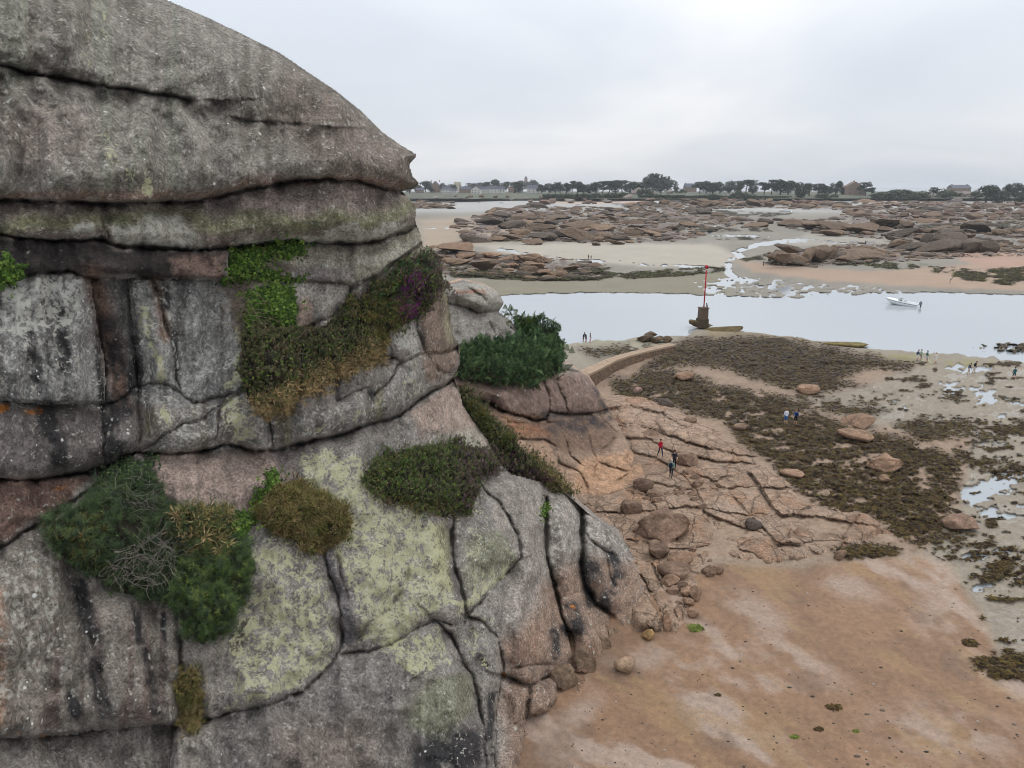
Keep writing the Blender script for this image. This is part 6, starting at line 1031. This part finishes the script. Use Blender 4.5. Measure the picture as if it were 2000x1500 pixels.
def patch(name, label, cat, poly, layers, surf, thick, seed, soil=True, group=None, edge=22.0):
    """layers: (part, kind, density per 100 px^2, size m, colours, sub-polygon, height range, droop)"""
    r = np.random.default_rng(seed); a = np.array(poly, float); c0 = at_y(a[:, 0].mean(), a[:, 1].max(), float(surf(a[:, 0].mean(), a[:, 1].max()))); root = empty(name, c0.tolist()); tag(root, label, cat, group)
    def lift(x, y):
        d = seg_dist(x, y, list(poly) + [poly[0]]); return thick * np.clip(d / edge, 0, 1) ** .6 * (.72 + .5 * fbm2(x / 26, y / 26, seed, 3) + .3 * fbm2(x / 9, y / 9, seed + 3, 2))
    def base(x, y): 
        Y = surf(x, y); e = 6.0; p = at_y(x, y, Y); px_ = at_y(x + e, y, surf(x + e, y)) - at_y(x - e, y, surf(x - e, y)); py_ = at_y(x, y + e, surf(x, y + e)) - at_y(x, y - e, surf(x, y - e)); n = np.cross(py_, px_); n /= np.linalg.norm(n, axis=-1)[..., None] + 1e-9
        view = np.array([0, 0, H]) - p; view /= np.linalg.norm(view, axis=-1)[..., None]; n = n * np.sign((n * view).sum(-1))[..., None]; n = n * .5 + view * .5; n /= np.linalg.norm(n, axis=-1)[..., None]; return p, n
    if soil:
        st = 6.0; xs, ys = np.arange(a[:, 0].min() - st, a[:, 0].max() + st, st), np.arange(a[:, 1].min() - st, a[:, 1].max() + st, st); X, Y = np.meshgrid(xs, ys); m = in_poly(X, Y, poly); p, n = base(X, Y); Lf = lift(X, Y); p = p + n * (np.where(m, Lf * .72, 0) - .06)[..., None]
        q = (m[:-1, :-1] & m[1:, :-1] & m[1:, 1:] & m[:-1, 1:]).ravel()
        if q.any(): link('root_mat', mesh_np('root_mat', p.reshape(-1, 3), grid_faces(*X.shape)[q], SOIL, True), root)
    area = abs(np.dot(a[:, 0], np.roll(a[:, 1], 1)) - np.dot(a[:, 1], np.roll(a[:, 0], 1))) / 2
    for (part, kind, den, size, cols, sub, hr, droop) in layers:
        pl = sub or poly; aa = np.array(pl, float); ar = abs(np.dot(aa[:, 0], np.roll(aa[:, 1], 1)) - np.dot(aa[:, 1], np.roll(aa[:, 0], 1))) / 2; n_ = max(10, int(ar * den / 100)); x, y = rnd_in(pl, n_, r); wq = 20 * fbm2(x / 30, y / 30, seed + 7, 4), 20 * fbm2(x / 30, y / 30, seed + 8, 4); x = x + wq[0]; y = y + wq[1]; jt = np.where(r.random(n_) < .3, 9, 3.5); x = x + r.normal(0, 1, n_) * jt; y = y + r.normal(0, 1, n_) * jt; p, n = base(x, y); p = p + n * (lift(x, y) * r.uniform(*hr, n_))[:, None]; D = n * .55 + np.array([0, 0, .75])
        if kind == 'ivy': D = n + np.array([0, 0, .15])
        V, Fq, C_ = scatter(kind, p, D, size, cols, r, droop=droop); tag(link(part, mesh_np(part, V, Fq, LEAF, False, {'Col': C_}), root), kind='stuff')
    fix_parent(root); return root, base
def twigs(root, base, poly, n, seed, mat, lng=.9, th=.008, off=(.2, .7), part='dead_twigs', down=0.0):
    r = np.random.default_rng(seed); x, y = rnd_in(poly, n, r); p, nn = base(x, y); parts = []
    for i in range(n):
        d = nn[i] * r.uniform(.1, .7) + r.normal(size=3) * .6 + np.array([0, 0, .25 - down]); d /= np.linalg.norm(d); q = [p[i] + nn[i] * r.uniform(*off)]
        for k in range(4): d = d + r.normal(size=3) * .35; d /= np.linalg.norm(d); q.append(q[-1] + d * lng / 4 * r.uniform(.6, 1.3))
        parts.append(tube(q, np.linspace(th, th * .4, 5), 3, False))
    V, f = merge(parts); o = link(part, mesh_np(part, V, f, mat, True), root); o.matrix_parent_inverse = Matrix.Translation(root.location).inverted(); tag(o, kind='stuff'); return o
K2 = 1.15
HE = [lin(c, K2) for c in ((74, 76, 46), (60, 64, 42), (88, 88, 54), (56, 60, 40), (96, 90, 66))]; HB = [lin(c, K2) for c in ((92, 76, 60), (84, 70, 64), (70, 60, 52))]; GRN = [lin(c, K2) for c in ((78, 96, 40), (66, 86, 36), (96, 108, 52))]; IVY = [lin(c, .8) for c in ((84, 114, 38), (66, 94, 32), (104, 128, 52), (52, 76, 28))]; STRAW = [lin(c, K2) for c in ((142, 120, 82), (120, 101, 70), (112, 102, 68), (156, 134, 96))]; OLV = [lin(c, K2) for c in ((92, 92, 46), (108, 98, 56), (76, 82, 40), (120, 104, 64))]; PUR = [lin(c, .75) for c in ((150, 50, 140), (128, 42, 120), (172, 80, 160))]; GOR = [lin(c, K2) for c in ((64, 80, 48), (54, 68, 46), (78, 94, 54), (50, 62, 46))]; FER = [lin(c, 1.45) for c in ((72, 96, 60), (60, 82, 52), (92, 112, 72), (50, 68, 46))]; PUL = [lin(c, K2) for c in ((96, 76, 84), (84, 66, 70))]; YEL = [lin((214, 176, 40), K2)]
M4 = [(470, 640), (520, 628), (575, 645), (620, 640), (660, 612), (695, 580), (740, 545), (790, 508), (828, 492), (858, 515), (862, 555), (842, 600), (810, 628), (760, 650), (750, 690), (720, 702), (650, 730), (590, 762), (545, 800), (512, 806), (482, 785), (470, 720)]
DEADW = flat('dead_wood', A(150, 142, 130), .9, .15, 10); ROOTW = flat('ivy_stems', A(150, 132, 112), .9, .15, 10)
h1, b1 = patch('heather_bank', 'broad dark heather bank with purple bloom and straw fringe hanging under the tilted slab', 'heather', M4, [('heather_sprigs', 'heather', 14, .24, HE + HB[:1], None, (.6, 1.1), 0), ('leafy_shoots', 'ivy', 3.5, .10, GRN, None, (.8, 1.15), 0), ('fern_fronds', 'fern', 4, .38, FER, [(740, 550), (800, 505), (840, 500), (835, 560), (780, 600), (720, 610)], (.7, 1.1), 0), ('green_grass', 'grass', 6, .36, OLV, [(690, 600), (760, 560), (800, 600), (770, 650), (745, 680), (700, 660)], (.7, 1.1), .2), ('straw_fringe', 'grass', 26, .42, STRAW, [(752, 650), (755, 695), (700, 718), (640, 742), (590, 768), (545, 806), (510, 808), (485, 788), (520, 775), (580, 740), (650, 708), (720, 682)], (.2, .9), .75), ('purple_bloom', 'flower', 34, .2, PUR, [(780, 560), (805, 535), (826, 550), (822, 590), (812, 622), (785, 628), (776, 600)], (.9, 1.25), 0), ('brown_heather', 'heather', 16, .22, PUL + HB, [(820, 510), (858, 515), (864, 560), (840, 605), (822, 600)], (.7, 1.15), 0)], surfC, .75, 11)
twigs(h1, b1, M4, 150, 3, DEADW, .8, .007)
for nm_, lab, pl, sd in (('ivy_patch', 'bright green ivy spreading under the overhanging belt of rock', [(440, 545), (446, 512), (480, 492), (530, 480), (575, 473), (600, 482), (575, 502), (525, 508), (505, 528), (560, 536), (592, 546), (560, 548), (500, 540), (470, 548)], 21), ('ivy_patch', 'round ivy clump above the left end of the heather bank', [(478, 625), (490, 580), (520, 562), (560, 560), (578, 580), (572, 618), (545, 642), (505, 645)], 22), ('ivy_patch', 'narrow trail of ivy climbing beside the grassy tuft', [(518, 925), (535, 915), (538, 950), (518, 985), (500, 1020), (482, 1045), (470, 1075), (450, 1062), (452, 1025), (485, 1000), (508, 972)], 23), ('ivy_patch', 'small ivy patch at the left edge under the overhang', [(-60, 522), (0, 514), (46, 530), (20, 548), (-60, 552)], 24), ('ivy_patch', 'tiny green plant in the crack on the right flank', [(1058, 985), (1070, 983), (1072, 1008), (1060, 1010)], 25)):
    patch(nm_, lab, 'ivy', pl, [('ivy_leaves', 'ivy', 30, .15, IVY, None, (.2, 1.15), 0)], surfC, .32, sd, True, None, 12)
iv = empty('ivy_stem_tangle', at_y(460, 640, float(surfC(460, 640))).tolist()); tag(iv, 'pale bare ivy stems matted on the rock left of the heather bank', 'ivy')
_, b0 = None, None
def simple_base(surf):
    def f(x, y): p = at_y(x, y, surf(x, y)); v = np.array([0, 0, H]) - p; return p, v / np.linalg.norm(v, axis=-1)[..., None]
    return f
twigs(iv, simple_base(surfC), [(432, 548), (500, 548), (490, 590), (475, 650), (462, 645), (448, 590)], 150, 8, ROOTW, 1.3, .014, (.02, .1), 'stems', 1.0)
twigs(iv, simple_base(surfC), [(500, 505), (560, 505), (580, 535), (510, 528)], 50, 9, ROOTW, .8, .01, (.02, .1), 'upper_stems', .2)
M6 = [(700, 935), (722, 905), (770, 880), (830, 866), (900, 868), (955, 880), (976, 918), (945, 932), (930, 970), (918, 1012), (890, 1000), (868, 1014), (830, 992), (780, 985), (730, 966)]
h2, b2 = patch('heather_cushion', 'thick green heather cushion on the ledge in the middle of the cliff', 'heather', M6, [('heather_sprigs', 'heather', 16, .24, HE + GRN[:2], None, (.6, 1.1), 0), ('leafy_shoots', 'ivy', 4, .10, GRN, [(705, 935), (770, 885), (900, 872), (890, 950), (760, 970)], (.8, 1.15), 0), ('brown_heather', 'heather', 18, .26, PUL + HB, [(890, 870), (960, 882), (975, 915), (935, 935), (920, 1005), (890, 985), (880, 930)], (.6, 1.1), 0), ('dry_skirt', 'grass', 14, .3, OLV + HB, [(740, 962), (830, 980), (900, 985), (890, 1010), (830, 998), (760, 985)], (.2, .8), .8), ('yellow_flowers', 'flower', 1.2, .14, YEL, [(700, 935), (760, 890), (830, 880), (760, 950)], (1.0, 1.2), 0)], surfC, .85, 12)
M7 = [(508, 990), (530, 957), (580, 945), (640, 968), (682, 1000), (672, 1042), (640, 1072), (602, 1076), (560, 1052), (520, 1030)]
patch('grass_tuft', 'domed tuft of olive grass sitting among yellow lichen', 'grass tuft', M7, [('grass_blades', 'grass', 26, .42, OLV + STRAW[1:3], None, (.5, 1.1), .15), ('brown_edge', 'heather', 14, .2, HB, [(520, 1030), (600, 1078), (672, 1042), (660, 1020), (600, 1050), (530, 1010)], (.2, .8), .4)], surfC, .7, 13)
M9 = [(85, 1035), (150, 988), (215, 952), (290, 940), (330, 985), (400, 1003), (440, 1000), (452, 1050), (490, 1062), (492, 1100), (478, 1150), (462, 1200), (440, 1238), (392, 1262), (357, 1232), (342, 1190), (300, 1172), (240, 1166), (200, 1132), (130, 1106), (100, 1072)]
h3, b3 = patch('gorse_bush', 'big dark gorse bush with grey dead twigs spilling over the lower left rock', 'gorse', M9, [('spiny_shoots', 'gorse', 13, .36, GOR, None, (.5, 1.15), 0), ('bright_shoots', 'gorse', 11, .34, GRN + GOR[:2], [(350, 1090), (450, 1070), (490, 1080), (470, 1180), (430, 1240), (380, 1250), (345, 1180)], (.7, 1.2), 0), ('grass_blades', 'grass', 8, .5, OLV + STRAW, [(350, 1000), (440, 1005), (450, 1060), (440, 1110), (380, 1080)], (.6, 1.1), .2), ('grass_fringe', 'grass', 8, .4, OLV, [(100, 1050), (180, 1000), (200, 1080), (160, 1110)], (.5, 1.0), .3), ('yellow_flowers', 'flower', .5, .16, YEL, [(380, 1170), (430, 1160), (410, 1250), (380, 1250)], (1.05, 1.25), 0)], surfC, 1.1, 14, edge=34)
twigs(h3, b3, [(225, 1060), (320, 1050), (345, 1100), (310, 1140), (250, 1130)], 260, 5, DEADW, .9, .011, (.9, 1.35)); twigs(h3, b3, [(250, 945), (320, 985), (300, 1020), (220, 990)], 120, 6, DEADW, .7, .008, (.6, 1.1), 'dry_stems')
patch('grass_strip', 'narrow tuft of yellowing grass in the vertical crack at lower left', 'grass tuft', [(344, 1322), (364, 1314), (384, 1360), (390, 1410), (372, 1438), (356, 1402)], [('grass_blades', 'grass', 30, .34, OLV + STRAW[1:3], None, (.3, 1.1), .3)], surfC, .35, 15, True, None, 12)
patch('ivy_patch', 'dark ivy trailing from the long ledge crack left of the pink rock', 'ivy', [(190, 912), (300, 888), (305, 935), (270, 948), (215, 948)], [('ivy_leaves', 'ivy', 12, .12, GOR, None, (.2, 1.1), 0)], surfC, .2, 16, False, None, 12)
YB = lambda x, y: np.asarray(40.2 + .0 * np.asarray(x) + .012 * (np.asarray(x, float) - 950) + .004 * (900 - np.asarray(y, float)))
M5 = [(898, 752), (915, 770), (950, 803), (985, 833), (1015, 863), (1037, 890), (1075, 908), (1105, 943), (1116, 966), (1090, 972), (1060, 968), (1035, 966), (1005, 985), (985, 960), (960, 905), (935, 860), (905, 810), (892, 775)]
h5, b5 = patch('heather_slope', 'steep heather and grass slope running down behind the right edge of the cliff', 'heather', M5, [('heather_sprigs', 'heather', 15, .3, HE, None, (.5, 1.1), 0), ('green_grass', 'grass', 10, .42, GRN + OLV, [(900, 760), (950, 805), (1000, 855), (985, 880), (930, 830), (905, 790)], (.6, 1.1), .1), ('grey_heather', 'heather', 18, .32, PUL + HB, [(975, 915), (1030, 920), (1060, 965), (1005, 985), (985, 960)], (.6, 1.15), .2), ('golden_grass', 'grass', 14, .4, STRAW + OLV, [(1030, 890), (1075, 910), (1115, 965), (1060, 950)], (.6, 1.1), .1), ('purple_bloom', 'flower', 12, .24, PUR, [(1048, 930), (1066, 926), (1070, 945), (1052, 948)], (1.0, 1.25), 0), ('pale_bloom', 'flower', 2.5, .2, PUR, [(970, 850), (1020, 880), (1010, 960), (985, 930)], (1.0, 1.2), 0)], YB, 1.0, 17, edge=16)
M12 = [(898, 684), (930, 680), (985, 674), (1020, 662), (1004, 630), (1022, 628), (1045, 638), (1075, 652), (1096, 672), (1098, 712), (1062, 735), (1022, 756), (960, 748), (900, 738)]
h6, b6 = patch('bracken_thicket', 'dense green bracken thicket on top of the outcrop', 'bracken', M12, [('fronds', 'fern', 30, .8, FER, None, (.6, 1.15), -.1), ('undergrowth', 'heather', 24, .5, HE + HB, [(900, 712), (960, 722), (1040, 726), (1098, 700), (1062, 737), (1022, 757), (960, 750), (900, 740)], (.2, .9), .2), ('bright_fronds', 'fern', 14, .7, GRN, [(985, 612), (1030, 620), (1040, 640), (1010, 645)], (.8, 1.2), 0)], surfO, 1.0, 18, edge=16)
# wind-bent shrub on the outcrop skyline
sb = at_y(1062, 655, 68.0); r9 = np.random.default_rng(9); shr = empty('windblown_shrub', sb.tolist()); tag(shr, 'dark wind-bent shrub leaning out over the water behind the bracken', 'shrub')
cent = []; limbs = []
for (x, y) in ((1050, 622), (1058, 618), (1066, 626), (1075, 630), (1084, 634), (1078, 644), (1090, 640), (1060, 636), (1086, 648), (1070, 640)):
    c = at_y(x, y, 68 + r9.uniform(-.6, .6)) - sb; cent.append(c); limbs.append(tube([(0, 0, -.8), c * .5 + np.array([0, 0, .25]), c], [.05, .03, .012], 5))
V, Fc, C_ = leaf_cloud(np.array(cent), np.full((len(cent), 3), .36), 1500, .075, 5, [lin(c, 1.1) for c in ((56, 78, 44), (44, 62, 38), (70, 92, 50))]); link('foliage', mesh_np('foliage', V, Fc, LEAF, False, {'Col': C_}), shr); V, f = merge(limbs); link('branches', mesh_np('branches', V, f, BARK, True), shr)
# ------------------------------------------------------------------ seaweed: fronds lying on the rock floor
def frond_mesh(px, py, size, cols, r, n=6):
    N = len(px); P = ground(px, py); P[:, 2] += .02; th = r.uniform(0, 6.28, (N, n)); L = size[:, None] * r.uniform(.5, 1.3, (N, n)); d = np.stack([np.cos(th), np.sin(th), 0 * th], -1); s = np.stack([-np.sin(th), np.cos(th), 0 * th], -1) * (L * .22)[..., None]; up = np.array([0, 0, 1.0]); hh = (size[:, None] * r.uniform(.04, .24, (N, n)))[..., None] * up
    b0 = P[:, None] + 0 * d; m = P[:, None] + d * (L * .5)[..., None] + hh; e = P[:, None] + d * L[..., None] + hh * .1; V = np.stack([b0 - s * .4, b0 + s * .4, m + s, m - s, e + s * .5, e - s * .5], 2).reshape(-1, 3); k = np.arange(N * n) * 6; Fq = np.concatenate([np.stack([k, k + 1, k + 2, k + 3], -1), np.stack([k + 3, k + 2, k + 4, k + 5], -1)])
    c = np.asarray(cols)[r.integers(0, len(cols), N)] * r.uniform(.6, 1.4, (N, 1)); C_ = np.repeat(c, n * 6, 0); return V, Fq, C_
WC = [lin(c, .66) for c in ((82, 63, 38), (60, 47, 31), (94, 78, 40), (46, 38, 28), (88, 70, 42), (104, 90, 50))]
t = NT('wet_weed'); cL = t.attr('Col'); WEEDM = t.done(cL, .85, None, .1)
rw = np.random.default_rng(21); wmask = (weed > .25 + .6 * rw.random(TX.shape)) & (TX > 1120) & (TX < 2400) & (TY > 650) & (TY < 1400); wi = np.flatnonzero(wmask.ravel()); wi = rw.choice(wi, min(len(wi), 34000), replace=False); wx_, wy_ = TX.ravel()[wi] + rw.uniform(-1.5, 1.5, len(wi)), TY.ravel()[wi] + rw.uniform(-1.5, 1.5, len(wi))
V, Fq, C_ = frond_mesh(wx_, wy_, np.interp(wy_, [650, 750, 900, 1300], [.34, .28, .22, .16]), WC, rw, 5); sw = link('seaweed_cover', mesh_np('seaweed_cover', V, Fq, WEEDM, False, {'Col': C_})); tag(sw, 'brown rockweed covering the rock floor between platform and channel', 'seaweed', kind='stuff')
fm = (fw > .5) & (TX > 800) & (TX < 2300); wi = np.flatnonzero(fm.ravel()); wi = rw.choice(wi, min(len(wi), 9000), replace=False); wx_, wy_ = TX.ravel()[wi] + rw.uniform(-1.5, 1.5, len(wi)), TY.ravel()[wi] + rw.uniform(-.7, .7, len(wi)); V, Fq, C_ = frond_mesh(wx_, wy_, np.interp(wy_, [400, 450, 540], [1.6, 1.3, .9]), [A(76, 68, 48), A(60, 54, 42), A(92, 92, 54)], rw, 4); sw = link('seaweed_cover', mesh_np('seaweed_cover', V, Fq, WEEDM, False, {'Col': C_})); tag(sw, 'dark rockweed on the far reefs across the channel', 'seaweed', kind='stuff')
def clump(px, py, w, cols, label, seed, nm='seaweed_clump'):
    r = np.random.default_rng(seed); g = at_z(px, py, .3); m = g[1] / CP / F; n = 46; a = r.uniform(0, 6.28, n); q = np.sqrt(r.uniform(0, 1, n)) * w / 2; V, Fq, C_ = frond_mesh(px + q * np.cos(a), py - w * .18 + q * .45 * np.sin(a), np.full(n, w * m * .22), cols, r, 5); o = link(nm, mesh_np(nm, V, Fq, WEEDM, False, {'Col': C_})); tag(o, label, 'seaweed'); return o
GW = [A(104, 116, 46), A(84, 96, 40), A(124, 130, 66)]
for i, (x, y, w, c, lab) in enumerate([(1629, 1386, 26, WC, 'dark seaweed clump alone on the near sand'), (1358, 1232, 28, GW, 'green weed clump on sand by the cliff corner'), (1894, 1262, 30, WC, 'dark weed clump above the weed patch at the right edge'), (1552, 1442, 16, GW, 'small green weed scrap on the near sand'), (1402, 1360, 12, WC, 'small dark weed scrap in the middle of the near sand'), (1672, 1430, 12, GW, 'tiny green weed scrap right of the dark clump'), (1600, 1428, 18, WC, 'thin brown weed scrap below the dark clump')]): clump(x, y, w, c, lab, 60 + i)
# specks, shells and small stones strewn over the beach
rs_ = np.random.default_rng(31); n = 620; x = rs_.uniform(1080, 2000, n); y = rs_.uniform(1130, 1500, n); k = in_poly(x, y, [(1060, 1500), (1210, 1290), (1310, 1225), (1400, 1130), (1850, 1120), (2000, 1380), (2000, 1500)]); x, y = x[k], y[k]; P = ground(x, y); V0, F0 = ICO[2]; V0, F0 = ICO[2][0], ICO[2][1]; sz = rs_.gamma(1.3, .014, len(x)) + .010
V = (P[:, None] + V0[None] * sz[:, None, None] * np.array([1.2, 1.0, .55]) * rs_.uniform(.6, 1.4, (len(x), 1, 3))).reshape(-1, 3); Fq = (F0[None] + (np.arange(len(x)) * len(V0))[:, None, None]).reshape(-1, 3); c = np.asarray([A(70, 60, 52), A(110, 96, 84), A(170, 158, 146), A(54, 48, 44)])[rs_.choice(4, len(x), p=[.45, .3, .1, .15])]; db = link('beach_pebbles', mesh_np('beach_pebbles', V, Fq, flat('pebble', (.1, .08, .07), .8) if False else LEAF, True, {'Col': np.repeat(c, len(V0), 0)})); tag(db, 'small dark pebbles and shell scraps strewn over the near sand', 'pebbles', kind='stuff')
# ------------------------------------------------------------------ sea air: faint even haze over the whole bay
hm = bpy.data.materials.new('sea_haze'); hm.use_nodes = True; hn = hm.node_tree.nodes; hn.remove(hn['Principled BSDF']); pv = hn.new('ShaderNodeVolumePrincipled'); pv.inputs['Density'].default_value = 0.00009; pv.inputs['Color'].default_value = (.92, .95, 1.0, 1); hm.node_tree.links.new(pv.outputs[0], hn['Material Output'].inputs['Volume'])
V, Fq = boxv(0, 4700, 23, 19000, 9800, 50); hz_o = link('haze', mesh_np('haze', V, Fq, hm, False)); tag(hz_o, 'thin pale sea haze over the bay', 'haze', kind='stuff')
print('script', round(time.time() - T0, 1), 's; tris', sum(len(o.data.polygons) for o in SC.objects if o.type == 'MESH'))
